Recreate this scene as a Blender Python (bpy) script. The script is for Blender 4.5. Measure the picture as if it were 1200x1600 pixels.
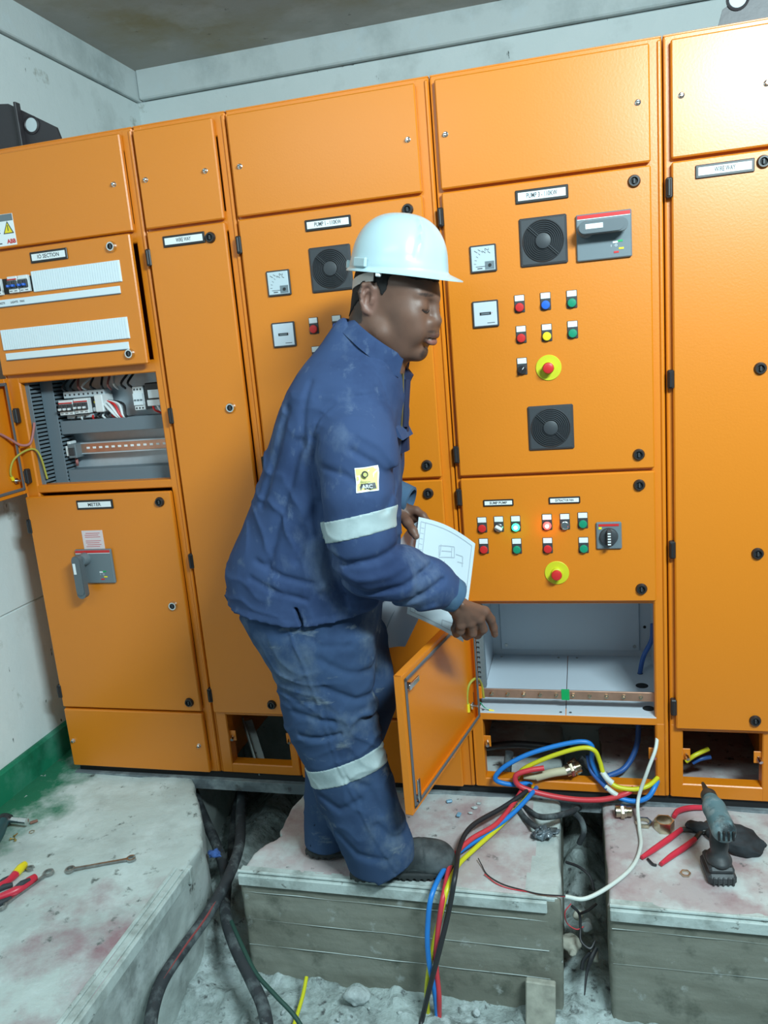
import bpy, math, random, time
import numpy as np
from mathutils import Matrix, Vector

for _o in list(bpy.data.objects):
    bpy.data.objects.remove(_o)
S = bpy.context.scene
COL = S.collection
PI = math.pi
R = math.radians

# ---------------------------------------------------------------- camera
cd = bpy.data.cameras.new('camera')
cd.sensor_fit = 'HORIZONTAL'
cd.sensor_width = 36.0
cd.lens = 1225.9 / 1200 * 36.0
cd.clip_start = 0.02
cam = bpy.data.objects.new('camera', cd)
COL.objects.link(cam)
_M = ((0.96836318, 0.23494165, -0.08411411),
      (-0.03112189, -0.22073666, -0.97483678),
      (-0.24759683, 0.94661383, -0.20644142))
_Rw = Matrix(((_M[0][0], -_M[1][0], -_M[2][0]),
              (_M[0][1], -_M[1][1], -_M[2][1]),
              (_M[0][2], -_M[1][2], -_M[2][2])))
cam.matrix_world = Matrix.Translation((0.3365, -2.1571, 1.3811)) @ _Rw.to_4x4()
S.camera = cam

# ---------------------------------------------------------------- light
w = bpy.data.worlds.new('room_light')
S.world = w
w.use_nodes = True
w.node_tree.nodes['Background'].inputs[0].default_value = (0.58, 0.88, 1.0, 1)
w.node_tree.nodes['Background'].inputs[1].default_value = 0.21


def area(name, loc, target, sx, sy, power, color=(0.74, 0.95, 1.0)):
    l = bpy.data.lights.new(name, 'AREA')
    l.shape = 'RECTANGLE'
    l.size, l.size_y = sx, sy
    l.energy = power
    l.color = color
    o = bpy.data.objects.new(name, l)
    COL.objects.link(o)
    o.location = loc
    d = Vector(target) - Vector(loc)
    o.rotation_euler = d.to_track_quat('-Z', 'Y').to_euler()
    return o


area('fluorescent_lamp', (1.25, -1.9, 2.45), (0.0, -0.1, 0.7), 0.8, 0.22, 98)
area('fluorescent_lamp', (-0.7, -2.3, 2.5), (-0.6, 0.0, 0.8), 1.2, 0.25, 10)

S.view_settings.view_transform = 'Standard'
S.view_settings.look = 'None'
S.view_settings.gamma = 1.0
S.view_settings.exposure = 0.08
S.view_settings.use_curve_mapping = False

rnd = random.Random(7)
TIMED = False
T0_ = time.time()


# ---------------------------------------------------------------- materials
def nodes_of(m):
    m.use_nodes = True
    return m.node_tree.nodes, m.node_tree.links


def mat(name, col, rough=0.5, metal=0.0, bump=0.0, bscale=60, var=0.0, vscale=6, emit=None, estr=0.0,
        alpha=1.0, spec=0.5, coat=0.0, trans=0.0, bdist=0.002):
    m = bpy.data.materials.new(name)
    n, l = nodes_of(m)
    b = n['Principled BSDF']
    b.inputs['Base Color'].default_value = (*col, 1)
    b.inputs['Roughness'].default_value = rough
    b.inputs['Metallic'].default_value = metal
    b.inputs['Specular IOR Level'].default_value = spec
    b.inputs['Coat Weight'].default_value = coat
    b.inputs['Coat Roughness'].default_value = 0.3 if name == 'orange_paint' else 0.05
    b.inputs['Transmission Weight'].default_value = trans
    b.inputs['Alpha'].default_value = alpha
    if emit:
        b.inputs['Emission Color'].default_value = (*emit, 1)
        b.inputs['Emission Strength'].default_value = estr
    if bump or var:
        tc = n.new('ShaderNodeNewGeometry')
        if bump:
            t = n.new('ShaderNodeTexNoise')
            t.inputs['Scale'].default_value = bscale
            t.inputs['Detail'].default_value = 3
            l.new(tc.outputs['Position'], t.inputs['Vector'])
            bp = n.new('ShaderNodeBump')
            bp.inputs['Strength'].default_value = bump
            bp.inputs['Distance'].default_value = bdist
            l.new(t.outputs['Fac'], bp.inputs['Height'])
            l.new(bp.outputs['Normal'], b.inputs['Normal'])
        if var:
            t = n.new('ShaderNodeTexNoise')
            t.inputs['Scale'].default_value = vscale
            t.inputs['Detail'].default_value = 5
            l.new(tc.outputs['Position'], t.inputs['Vector'])
            r = n.new('ShaderNodeValToRGB')
            r.color_ramp.elements[0].position = 0.3
            r.color_ramp.elements[1].position = 0.7
            r.color_ramp.elements[0].color = (*[c * (1 - var) for c in col], 1)
            r.color_ramp.elements[1].color = (*[min(1, c * (1 + var)) for c in col], 1)
            l.new(t.outputs['Fac'], r.inputs['Fac'])
            l.new(r.outputs['Color'], b.inputs['Base Color'])
    return m


def layered(name, base, layers, rough=0.85, bump=0.5, bscale=40, bdist=0.004, metal=0.0, spec=0.3):
    """base colour plus noise-masked patches: (colour, scale, low, high, detail, boxmask)"""
    m = bpy.data.materials.new(name)
    n, l = nodes_of(m)
    b = n['Principled BSDF']
    b.inputs['Roughness'].default_value = rough
    b.inputs['Metallic'].default_value = metal
    b.inputs['Specular IOR Level'].default_value = spec
    tc = n.new('ShaderNodeNewGeometry')
    cur = n.new('ShaderNodeRGB')
    cur.outputs[0].default_value = (*base, 1)
    cur = cur.outputs[0]
    for k, lay in enumerate(layers):
        col, sc, lo, hi = lay[:4]
        det = lay[4] if len(lay) > 4 else 6
        grad = lay[5] if len(lay) > 5 else None
        mp = n.new('ShaderNodeMapping')
        mp.inputs['Location'].default_value = (k * 3.7, k * 1.3, k * 2.1)
        if len(lay) > 6:
            mp.inputs['Scale'].default_value = lay[6]
        l.new(tc.outputs['Position'], mp.inputs['Vector'])
        t = n.new('ShaderNodeTexNoise')
        t.inputs['Scale'].default_value = sc
        t.inputs['Detail'].default_value = det
        t.inputs['Roughness'].default_value = 0.62
        l.new(mp.outputs[0], t.inputs['Vector'])
        val = t.outputs['Fac']
        if grad:                       # (axis, from, to, amount): wear gathers towards one side of the thing
            ax, a0, a1, am = grad
            sep = n.new('ShaderNodeSeparateXYZ')
            l.new(tc.outputs['Position'], sep.inputs[0])
            mr = n.new('ShaderNodeMapRange')
            mr.inputs['From Min'].default_value = a0
            mr.inputs['From Max'].default_value = a1
            mr.inputs['To Min'].default_value = -am
            mr.inputs['To Max'].default_value = am
            l.new(sep.outputs[ax], mr.inputs['Value'])
            ad = n.new('ShaderNodeMath')
            l.new(val, ad.inputs[0])
            l.new(mr.outputs[0], ad.inputs[1])
            val = ad.outputs[0]
        r = n.new('ShaderNodeMapRange')
        r.inputs['From Min'].default_value = lo
        r.inputs['From Max'].default_value = hi
        l.new(val, r.inputs['Value'])
        mx = n.new('ShaderNodeMix')
        mx.data_type = 'RGBA'
        l.new(r.outputs[0], mx.inputs['Factor'])
        l.new(cur, mx.inputs['A'])
        mx.inputs['B'].default_value = (*col, 1)
        cur = mx.outputs['Result']
    l.new(cur, b.inputs['Base Color'])
    if bump:
        t = n.new('ShaderNodeTexNoise')
        t.inputs['Scale'].default_value = bscale
        t.inputs['Detail'].default_value = 8
        t.inputs['Roughness'].default_value = 0.65
        l.new(tc.outputs['Position'], t.inputs['Vector'])
        bp = n.new('ShaderNodeBump')
        bp.inputs['Strength'].default_value = bump
        bp.inputs['Distance'].default_value = bdist
        l.new(t.outputs['Fac'], bp.inputs['Height'])
        l.new(bp.outputs['Normal'], b.inputs['Normal'])
    return m


ORANGE = mat('orange_paint', (0.70, 0.205, 0.006), rough=0.38, bump=0.16, bscale=170, spec=0.6, bdist=0.0015, coat=0.2)
BLACKP = mat('black_plastic', (0.018, 0.018, 0.020), rough=0.4)
DARKP = mat('charcoal_plastic', (0.042, 0.046, 0.052), rough=0.5)
GREYP = mat('grey_plastic', (0.15, 0.185, 0.205), rough=0.45)
DUCT = mat('duct_grey', (0.145, 0.185, 0.215), rough=0.55)
WHITE = mat('white_label', (0.80, 0.84, 0.85), rough=0.5)
WHITEP = mat('white_plastic', (0.72, 0.76, 0.77), rough=0.45)
SILVER = mat('meter_face', (0.50, 0.58, 0.62), rough=0.35)
INK = mat('black_ink', (0.05, 0.055, 0.065), rough=0.7)
PINKINK = mat('red_ink', (0.55, 0.10, 0.12), rough=0.7)
CHROME = mat('chrome', (0.75, 0.76, 0.76), rough=0.18, metal=1)
STEEL = mat('dull_steel', (0.42, 0.42, 0.41), rough=0.38, metal=1, var=0.25, vscale=60)
BRASS = mat('nickel_brass', (0.62, 0.55, 0.42), rough=0.25, metal=1, var=0.2, vscale=50)
GOLD = mat('brass', (0.6, 0.42, 0.15), rough=0.35, metal=1)
COPPER = mat('copper', (0.62, 0.36, 0.26), rough=0.4, metal=0.85, var=0.15, vscale=20)
RED = mat('red_plastic', (0.62, 0.025, 0.025), rough=0.35)
BLUE = mat('blue_plastic', (0.02, 0.13, 0.62), rough=0.35)
GREEN = mat('green_plastic', (0.01, 0.26, 0.14), rough=0.35)
YELLOW = mat('yellow_plastic', (0.85, 0.68, 0.02), rough=0.35)
LIME = mat('yellow_collar', (0.60, 0.60, 0.02), rough=0.4)
CLEAR = mat('clear_lens', (0.55, 0.56, 0.52), rough=0.15)
LEDG = mat('green_lamp', (0.1, 0.9, 0.45), emit=(0.02, 1.0, 0.35), estr=3)
LEDR = mat('red_lamp', (0.9, 0.1, 0.1), emit=(1.0, 0.05, 0.04), estr=3.5)
LEDW = mat('lamp_core', (1, 1, 1), emit=(1.0, 0.9, 0.75), estr=4)
PLATEW = mat('white_sheet_metal', (0.56, 0.62, 0.68), rough=0.42, spec=0.4)
GALV = mat('galvanised_sheet', (0.50, 0.57, 0.62), rough=0.35, metal=0.35, var=0.06, vscale=30)
PURE = mat('off_white_cover', (0.72, 0.80, 0.84), rough=0.55)
TAPEG = mat('green_tape', (0.0, 0.36, 0.10), rough=0.5)
GASKET = mat('gasket_foam', (0.10, 0.10, 0.11), rough=0.8)
PINK = mat('pinkish_label', (0.72, 0.60, 0.60), rough=0.5)
DARKIRON = mat('dark_painted_iron', (0.03, 0.026, 0.03), rough=0.45, bump=0.2)
PLINTHM = layered('grey_primed_steel', (0.14, 0.165, 0.18), [((0.32, 0.37, 0.38), 9, 0.45, 0.62), ((0.06, 0.05, 0.05), 18, 0.6, 0.72)], rough=0.6)
BLACKV = mat('black_void_shade', (0.012, 0.012, 0.013), rough=0.7)  # flat black put in for the darkness inside holes and gaps


# ---------------------------------------------------------------- mesh builder
class MB:
    def __init__(s):
        s.v, s.f, s.mi, s.mats = [], [], [], []

    def _m(s, m):
        if m not in s.mats:
            s.mats.append(m)
        return s.mats.index(m)

    def add(s, vs, fs, m, T=None):
        b = len(s.v)
        if T is not None:
            vs = [T @ Vector(p) for p in vs]
        s.v += [tuple(p) for p in vs]
        k = s._m(m)
        for f in fs:
            s.f.append(tuple(i + b for i in f))
            s.mi.append(k)
        return s

    def box(s, lo, hi, m, bev=0.0, T=None):
        (x0, y0, z0), (x1, y1, z1) = lo, hi
        if bev <= 0:
            vs = [(x, y, z) for x in (x0, x1) for y in (y0, y1) for z in (z0, z1)]
            fs = [(0, 1, 3, 2), (4, 6, 7, 5), (0, 4, 5, 1), (2, 3, 7, 6), (0, 2, 6, 4), (1, 5, 7, 3)]
            return s.add(vs, fs, m, T)
        b = min(bev, abs(x1 - x0) / 2.01, abs(y1 - y0) / 2.01, abs(z1 - z0) / 2.01)
        c = [(x0 + x1) / 2, (y0 + y1) / 2, (z0 + z1) / 2]
        h = [abs(x1 - x0) / 2, abs(y1 - y0) / 2, abs(z1 - z0) / 2]
        vs, ix = [], {}
        for sx in (-1, 1):
            for sy in (-1, 1):
                for sz in (-1, 1):
                    sg = (sx, sy, sz)
                    for a in range(3):
                        p = [c[i] + sg[i] * (h[i] - (0 if i == a else b)) for i in range(3)]
                        ix[(sg, a)] = len(vs)
                        vs.append(tuple(p))
        fs = []
        for a in range(3):
            u, w_ = (a + 1) % 3, (a + 2) % 3
            for sa in (-1, 1):
                q = []
                for (su, sw) in ((-1, -1), (1, -1), (1, 1), (-1, 1)):
                    sg = [0, 0, 0]
                    sg[a], sg[u], sg[w_] = sa, su, sw
                    q.append(ix[(tuple(sg), a)])
                fs.append(tuple(q if sa > 0 else q[::-1]))
        for a in range(3):
            u, w_ = (a + 1) % 3, (a + 2) % 3
            for su in (-1, 1):
                for sw in (-1, 1):
                    s0, s1 = [0] * 3, [0] * 3
                    s0[a], s1[a] = -1, 1
                    s0[u] = s1[u] = su
                    s0[w_] = s1[w_] = sw
                    s0, s1 = tuple(s0), tuple(s1)
                    q = (ix[(s0, u)], ix[(s1, u)], ix[(s1, w_)], ix[(s0, w_)])
                    fs.append(q if su * sw < 0 else q[::-1])
        for sg in [(x, y, z) for x in (-1, 1) for y in (-1, 1) for z in (-1, 1)]:
            q = (ix[(sg, 0)], ix[(sg, 1)], ix[(sg, 2)])
            fs.append(q if sg[0] * sg[1] * sg[2] > 0 else q[::-1])
        return s.add(vs, fs, m, T)

    def lathe(s, p0, ax, prof, m, n=20, T=None, capm=None):
        """prof: list of (distance along ax, radius)"""
        p0 = Vector(p0)
        ax = Vector(ax).normalized()
        u = ax.orthogonal().normalized()
        w_ = ax.cross(u)
        vs, fs = [], []
        for (t, r) in prof:
            for k in range(n):
                a = 2 * PI * k / n
                vs.append(p0 + ax * t + (u * math.cos(a) + w_ * math.sin(a)) * max(r, 1e-5))
        for i in range(len(prof) - 1):
            for k in range(n):
                a, b = i * n + k, i * n + (k + 1) % n
                fs.append((a, b, b + n, a + n))
        fs.append(tuple(range(n))[::-1])
        e = (len(prof) - 1) * n
        fs.append(tuple(range(e, e + n)))
        return s.add(vs, fs, m, T)

    def cyl(s, p0, p1, r, m, n=16, r1=None, T=None):
        d = Vector(p1) - Vector(p0)
        return s.lathe(p0, d, [(0, r), (d.length, r if r1 is None else r1)], m, n, T)

    def ball(s, c, r, m, n=12, sc=(1, 1, 1), T=None):
        vs, fs = [], []
        for i in range(n + 1):
            a = PI * i / n
            for k in range(n * 2):
                b = PI * k / n
                vs.append((c[0] + r * sc[0] * math.sin(a) * math.cos(b), c[1] + r * sc[1] * math.sin(a) * math.sin(b), c[2] + r * sc[2] * math.cos(a)))
        q = n * 2
        for i in range(n):
            for k in range(q):
                fs.append((i * q + k, (i + 1) * q + k, (i + 1) * q + (k + 1) % q, i * q + (k + 1) % q))
        return s.add(vs, fs, m, T)

    def tube(s, pts, r, m, n=10, sub=6, T=None, cap=True, flat=None):
        P = catmull(pts, sub)
        rs = r if isinstance(r, (list, tuple)) else [r] * len(pts)
        rr = list(np.interp(np.linspace(0, len(rs) - 1, len(P)), range(len(rs)), rs))
        vs, fs = [], []
        N = None
        for i, p in enumerate(P):
            t = (P[min(i + 1, len(P) - 1)] - P[max(i - 1, 0)]).normalized()
            if N is None:
                N = t.orthogonal().normalized()
            else:
                N = (N - t * N.dot(t)).normalized()
            Bn = t.cross(N)
            for k in range(n):
                a = 2 * PI * k / n
                vs.append(p + (N * math.cos(a) + Bn * math.sin(a)) * rr[i])
        for i in range(len(P) - 1):
            for k in range(n):
                a, b = i * n + k, i * n + (k + 1) % n
                fs.append((a, b, b + n, a + n))
        if cap:
            fs.append(tuple(range(n))[::-1])
            e = (len(P) - 1) * n
            fs.append(tuple(range(e, e + n)))
        return s.add(vs, fs, m, T)

    def prism(s, pts, y0, y1, m, T=None):
        """polygon in x,z extruded along y"""
        n = len(pts)
        vs = [(p[0], y0, p[1]) for p in pts] + [(p[0], y1, p[1]) for p in pts]
        fs = [tuple(range(n)), tuple(range(2 * n - 1, n - 1, -1))]
        for i in range(n):
            j = (i + 1) % n
            fs.append((i, i + n, j + n, j))
        return s.add(vs, fs, m, T)

    def text(s, txt, c, h, m, T=None, bold=0.0, wid=None):
        """flat print facing -y, centred on c, cap height h"""
        cu = bpy.data.curves.new('lettering', 'FONT')
        cu.body = txt
        cu.size = h * 1.4
        cu.align_x = 'CENTER'
        cu.align_y = 'CENTER'
        cu.resolution_u = 2
        cu.offset = bold
        o = bpy.data.objects.new('lettering', cu)
        me = bpy.data.meshes.new_from_object(o)
        k = 1.0
        if wid and len(me.vertices):
            xs = [v.co.x for v in me.vertices]
            k = wid / max(1e-6, max(xs) - min(xs))
        vs = [(c[0] + v.co.x * k, c[1], c[2] + v.co.y) for v in me.vertices]
        fs = [tuple(p.vertices) for p in me.polygons]
        s.add(vs, fs, m, T)
        bpy.data.meshes.remove(me)
        bpy.data.objects.remove(o)
        bpy.data.curves.remove(cu)
        return s

    def mesh(s, name, angle=35):
        me = bpy.data.meshes.new(name)
        me.from_pydata(s.v, [], s.f)
        for m in s.mats:
            me.materials.append(m)
        me.polygons.foreach_set('material_index', s.mi)
        me.polygons.foreach_set('use_smooth', [True] * len(s.f))
        me.validate()
        me.set_sharp_from_angle(angle=R(angle))
        me.update()
        return me

    def build(s, name, parent=None, angle=35, loc=None):
        return put(s.mesh(name, angle), name, parent, loc)


def put(me, name, parent=None, loc=None):
    o = bpy.data.objects.new(name, me)
    COL.objects.link(o)
    if loc is not None:
        o.location = loc
    if parent is not None:
        o.parent = parent
        o.matrix_parent_inverse = world_of(parent).inverted()
    return o


def world_of(o):
    m = Matrix.LocRotScale(o.location, o.rotation_euler, o.scale)
    return (world_of(o.parent) @ o.matrix_parent_inverse @ m) if o.parent else m


def thing(name, label, cat, loc=(0, 0, 0), group=None):
    o = bpy.data.objects.new(name, None)
    COL.objects.link(o)
    o.empty_display_size = 0.05
    o.location = loc
    return tag(o, label, cat, group)


def tag(o, label, cat, group=None):
    o['label'] = label
    o['category'] = cat
    if group:
        o['group'] = group
    return o


def struct(o):
    o['kind'] = 'structure'
    return o


def catmull(pts, sub):
    P = [Vector(p) for p in pts]
    if len(P) < 3:
        return P
    Q = [P[0] * 2 - P[1]] + P + [P[-1] * 2 - P[-2]]
    out = []
    for i in range(1, len(Q) - 2):
        p0, p1, p2, p3 = Q[i - 1:i + 3]
        for k in range(sub):
            t = k / sub
            out.append(0.5 * ((2 * p1) + (p2 - p0) * t + (2 * p0 - 5 * p1 + 4 * p2 - p3) * t * t + (3 * p1 - p0 - 3 * p2 + p3) * t ** 3))
    out.append(P[-1])
    return out


def turn(o, hinge, deg):
    """swing a part about a vertical axis through hinge"""
    h = Vector((hinge[0], hinge[1], 0))
    Rm = Matrix.Rotation(R(deg), 4, 'Z')
    M_ = Matrix.Translation(h) @ Rm @ Matrix.Translation(-h) @ o.matrix_basis
    o.matrix_basis = M_


# ---------------------------------------------------------------- numpy noise and surface nets
def _hash(ix, iy, iz, seed):
    with np.errstate(over='ignore'):
        h = (ix.astype(np.uint32) * np.uint32(374761393) + iy.astype(np.uint32) * np.uint32(668265263) +
             iz.astype(np.uint32) * np.uint32(2147483647) + np.uint32(seed * 974711 + 12345))
        h = (h ^ (h >> np.uint32(13))) * np.uint32(1274126177)
        h = h ^ (h >> np.uint32(16))
    return h.astype(np.float32) * np.float32(1 / 4294967295.0)


def vnoise(P, scale, seed=0):
    Q = P * scale + 1000.0
    I = np.floor(Q).astype(np.int64)
    F = Q - I
    F = F * F * (3 - 2 * F)
    out = 0
    for dx in (0, 1):
        wx = F[:, 0] if dx else 1 - F[:, 0]
        for dy in (0, 1):
            wy = F[:, 1] if dy else 1 - F[:, 1]
            for dz in (0, 1):
                wz = F[:, 2] if dz else 1 - F[:, 2]
                out = out + wx * wy * wz * _hash(I[:, 0] + dx, I[:, 1] + dy, I[:, 2] + dz, seed)
    return out * 2 - 1


def fbm(P, scale, octs=3, seed=0):
    a, o = 1.0, 0
    for k in range(octs):
        o = o + a * vnoise(P, scale * 2 ** k, seed + k)
        a *= 0.5
    return o


def _block(f, lo, h, B, G, n, NN, r, ijk, corner):
    base = np.array(ijk) * B
    c = lo + (np.array(ijk) + 0.5) * B * h
    D = f((lo + (G + base) * h).astype(np.float32), c, r * 1.18).reshape(n, n, n)
    if D.min() > 0 or D.max() < 0:
        return None
    D = D.astype(np.float64)
    ins8 = np.stack([(D[a:n - 1 + a, b:n - 1 + b, e:n - 1 + e] < 0) for a in (0, 1) for b in (0, 1) for e in (0, 1)], -1)
    act = ins8.any(-1) & ~ins8.all(-1)
    idx = np.argwhere(act)
    if not len(idx):
        return None
    vals = np.stack([D[idx[:, 0] + a, idx[:, 1] + b, idx[:, 2] + e] for a in (0, 1) for b in (0, 1) for e in (0, 1)], 1)
    acc = np.zeros((len(idx), 3))
    cnt = np.zeros(len(idx))
    for p in range(8):
        for q in range(p + 1, 8):
            if np.abs(corner[p] - corner[q]).sum() != 1:
                continue
            dp, dq = vals[:, p], vals[:, q]
            m_ = (dp < 0) != (dq < 0)
            t = np.where(m_, dp / np.where(m_, dp - dq, 1), 0)
            acc += np.where(m_[:, None], corner[p] + (corner[q] - corner[p]) * t[:, None], 0)
            cnt += m_
    key = lambda g: ((g[:, 0] + 2) * NN[1] * 2 + g[:, 1] + 2) * NN[2] * 2 + g[:, 2] + 2
    gi = idx - 1 + base
    quads = []
    s_ = D < 0
    for ax in range(3):
        sl0 = [slice(1, n - 1)] * 3
        sl1 = [slice(1, n - 1)] * 3
        sl1[ax] = slice(2, n)
        A, Bq = s_[tuple(sl0)], s_[tuple(sl1)]
        e = np.argwhere(A != Bq)
        if not len(e):
            continue
        fl = A[tuple(e.T)]
        e = e + base
        u, w_ = (ax + 1) % 3, (ax + 2) % 3
        q4 = []
        for (du, dw) in ((0, 0), (-1, 0), (-1, -1), (0, -1)):
            cc = e.copy()
            cc[:, u] += du
            cc[:, w_] += dw
            q4.append(key(cc))
        q4 = np.stack(q4, 1)
        q4[~fl] = q4[~fl][:, ::-1]
        quads.append(q4)
    return key(gi), lo + (gi + acc / cnt[:, None]) * h, quads


def surface(f, lo, hi, h, B=12):
    """surface nets over sparse blocks; f(P, centre, radius) -> distance"""
    lo = np.array(lo, float)
    nb = np.ceil((np.array(hi, float) - lo) / (h * B)).astype(int)
    r = h * B * math.sqrt(3) / 2
    NN = (nb * B + 4)
    g = np.arange(-1, B + 1)
    G = np.stack([q.ravel() for q in np.meshgrid(g, g, g, indexing='ij')], 1)
    n = B + 2
    corner = np.array([(a, b, e) for a in (0, 1) for b in (0, 1) for e in (0, 1)], float)
    I = np.stack([q.ravel() for q in np.meshgrid(*[np.arange(k) for k in nb], indexing='ij')], 1)
    d0 = f(lo + (I + 0.5) * B * h)
    I = I[np.abs(d0) < r * 1.2 + 0.025]
    keys, pos, quads = [], [], []
    for ijk in I:
        res = _block(f, lo, h, B, G, n, NN, r, ijk, corner)
        if res:
            keys.append(res[0]); pos.append(res[1]); quads += res[2]
    keys = np.concatenate(keys)
    pos = np.concatenate(pos)
    uk, ui = np.unique(keys, return_index=True)
    V = pos[ui]
    Q = np.concatenate(quads)
    ii = np.clip(np.searchsorted(uk, Q), 0, len(uk) - 1)
    ok = (uk[ii] == Q).all(1)
    if TIMED: print('SURF', round(time.time() - T0_, 1), len(V))
    return V, ii[ok]


def near_only(fine, base, P, c=None, rad=None, lim=0.028):
    """add costly relief only where the point lies close to the surface"""
    d = base(P, c, rad)
    k = np.abs(d) < lim
    if k.any():
        d[k] = fine(P[k], d[k], c, rad)
    return d


def np_mesh(name, V, Q, mats, mi=None, cols=None):
    me = bpy.data.meshes.new(name)
    me.vertices.add(len(V))
    me.vertices.foreach_set('co', V.astype(np.float32).ravel())
    me.loops.add(len(Q) * 4)
    me.loops.foreach_set('vertex_index', Q.astype(np.int32).ravel())
    me.polygons.add(len(Q))
    me.polygons.foreach_set('loop_start', (np.arange(len(Q)) * 4).astype(np.int32))
    me.polygons.foreach_set('loop_total', np.full(len(Q), 4, np.int32))
    me.polygons.foreach_set('use_smooth', np.ones(len(Q), bool))
    for m in mats:
        me.materials.append(m)
    if mi is not None:
        me.polygons.foreach_set('material_index', mi.astype(np.int32))
    if cols is not None:
        ca = me.color_attributes.new('tone', 'FLOAT_COLOR', 'POINT')
        ca.data.foreach_set('color', np.concatenate([cols, np.ones((len(cols), 1))], 1).astype(np.float32).ravel())
    me.update(calc_edges=True)
    me.validate()
    return me


def smin(a, b, k):
    if k <= 0:
        return np.minimum(a, b)
    h = np.maximum(k - np.abs(a - b), 0) / k
    return np.minimum(a, b) - h * h * k * 0.25


def smax(a, b, k):
    return -smin(-a, -b, k)


class Field:
    """smooth union (and carving) of simple shapes, culled per block"""

    def __init__(s):
        s.it = []

    def rc(s, a, b, r1, r2, k=0.02, sc=(1, 1, 1), op=1):
        a, b, sc = np.array(a, np.float32), np.array(b, np.float32), np.array(sc, np.float32)
        L_ = np.linalg.norm(b - a)
        s.it.append(('rc', (a + b) / 2, L_ / 2 + max(r1, r2) / sc.min(), k, op, (a, b, r1, r2, sc)))
        return s

    def chain(s, pts, rs, k=0.02, sc=(1, 1, 1), op=1):
        for i in range(len(pts) - 1):
            s.rc(pts[i], pts[i + 1], rs[i], rs[i + 1], k, sc, op)
        return s

    def el(s, c, r, k=0.02, M=None, op=1):
        c, r = np.array(c, np.float32), np.array(r, np.float32)
        M = (np.eye(3) if M is None else np.array(M)).astype(np.float32)
        s.it.append(('el', c, r.max(), k, op, (c, r, M)))
        return s

    def fn(s, g, k=0.02, op=1):
        s.it.append(('fn', None, None, k, op, g))
        return s

    def __call__(s, P, c=None, rad=None):
        d = np.full(len(P), 1.0, P.dtype)
        far = 1.0
        for kind, cc, cr, k, op, dat in s.it:
            if cc is not None and c is not None:
                gap = np.linalg.norm(cc - c) - cr - rad
                if gap > max(0.010, k * 1.3):
                    if op > 0:
                        far = min(far, gap)
                    continue
            if kind == 'rc':
                a, b, r1, r2, sc = dat
                X = P - a if sc.max() == sc.min() == 1 else (P - a) * sc
                ba = (b - a) * sc
                t = np.clip(X @ ba / max(1e-12, ba @ ba), 0, 1)
                X = X - t[:, None] * ba
                e = np.sqrt(np.einsum('ij,ij->i', X, X)) - (r1 + (r2 - r1) * t)
                e = e / sc.max()
            elif kind == 'el':
                c0, r, M = dat
                X = (P - c0) @ M
                X = X / r
                k0 = np.sqrt(np.einsum('ij,ij->i', X, X))
                X = X / r
                k1 = np.sqrt(np.einsum('ij,ij->i', X, X)) + 1e-9
                e = k0 * (k0 - 1) / k1
            else:
                e = dat(P)
            d = smin(d, e, k) if op > 0 else smax(d, -e, k)
        return np.minimum(d, far)

# ---------------------------------------------------------------- setting
WALLM = layered('old_white_plaster', (0.70, 0.77, 0.77), [((0.46, 0.51, 0.50), 2.2, 0.55, 0.75), ((0.74, 0.80, 0.80), 3.0, 0.5, 0.7),
                ((0.30, 0.32, 0.27), 5, 0.66, 0.74), ((0.05, 0.07, 0.07), 34, 0.70, 0.735, 3, None, (1, 1, 0.35))], bump=0.35, bscale=26, bdist=0.005)
BEAMM = layered('rough_plaster_band', (0.62, 0.68, 0.68), [((0.44, 0.50, 0.50), 3, 0.45, 0.65), ((0.62, 0.70, 0.72), 7, 0.55, 0.7)], bump=0.5, bscale=18, bdist=0.006)
CEILM = layered('stained_concrete_ceiling', (0.42, 0.40, 0.37), [((0.34, 0.28, 0.16), 1.7, 0.5, 0.75), ((0.52, 0.50, 0.47), 3, 0.52, 0.7),
                ((0.08, 0.08, 0.07), 14, 0.66, 0.72)], bump=0.35, bscale=14, bdist=0.006)
CONC = layered('dusty_concrete', (0.44, 0.50, 0.48), [((0.23, 0.26, 0.25), 3.5, 0.48, 0.68), ((0.50, 0.56, 0.55), 6, 0.5, 0.66),
               ((0.12, 0.13, 0.12), 22, 0.64, 0.72)], bump=0.6, bscale=45, bdist=0.004)
SLABM = layered('worn_painted_screed', (0.50, 0.57, 0.55), [((0.38, 0.43, 0.42), 3.5, 0.5, 0.7), ((0.62, 0.70, 0.69), 5, 0.48, 0.66),
                ((0.32, 0.20, 0.22), 3.4, 0.54, 0.72, 8, (1, -0.1, -1.0, 0.16)), ((0.02, 0.17, 0.09), 4.0, 0.50, 0.68, 8, (0, -1.18, -1.56, 0.27)),
                ((0.12, 0.14, 0.13), 24, 0.62, 0.72)], bump=0.6, bscale=45, bdist=0.004)
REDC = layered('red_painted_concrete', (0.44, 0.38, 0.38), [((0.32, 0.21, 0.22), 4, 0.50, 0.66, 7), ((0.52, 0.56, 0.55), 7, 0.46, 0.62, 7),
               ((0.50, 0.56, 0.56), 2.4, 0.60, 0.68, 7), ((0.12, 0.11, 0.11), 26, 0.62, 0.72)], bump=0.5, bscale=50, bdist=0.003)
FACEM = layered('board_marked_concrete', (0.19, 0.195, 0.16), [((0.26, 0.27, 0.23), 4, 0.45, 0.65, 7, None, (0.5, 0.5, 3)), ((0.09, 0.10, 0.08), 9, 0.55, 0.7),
                ((0.36, 0.39, 0.37), 16, 0.62, 0.72)], bump=0.5, bscale=60, bdist=0.003)
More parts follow.
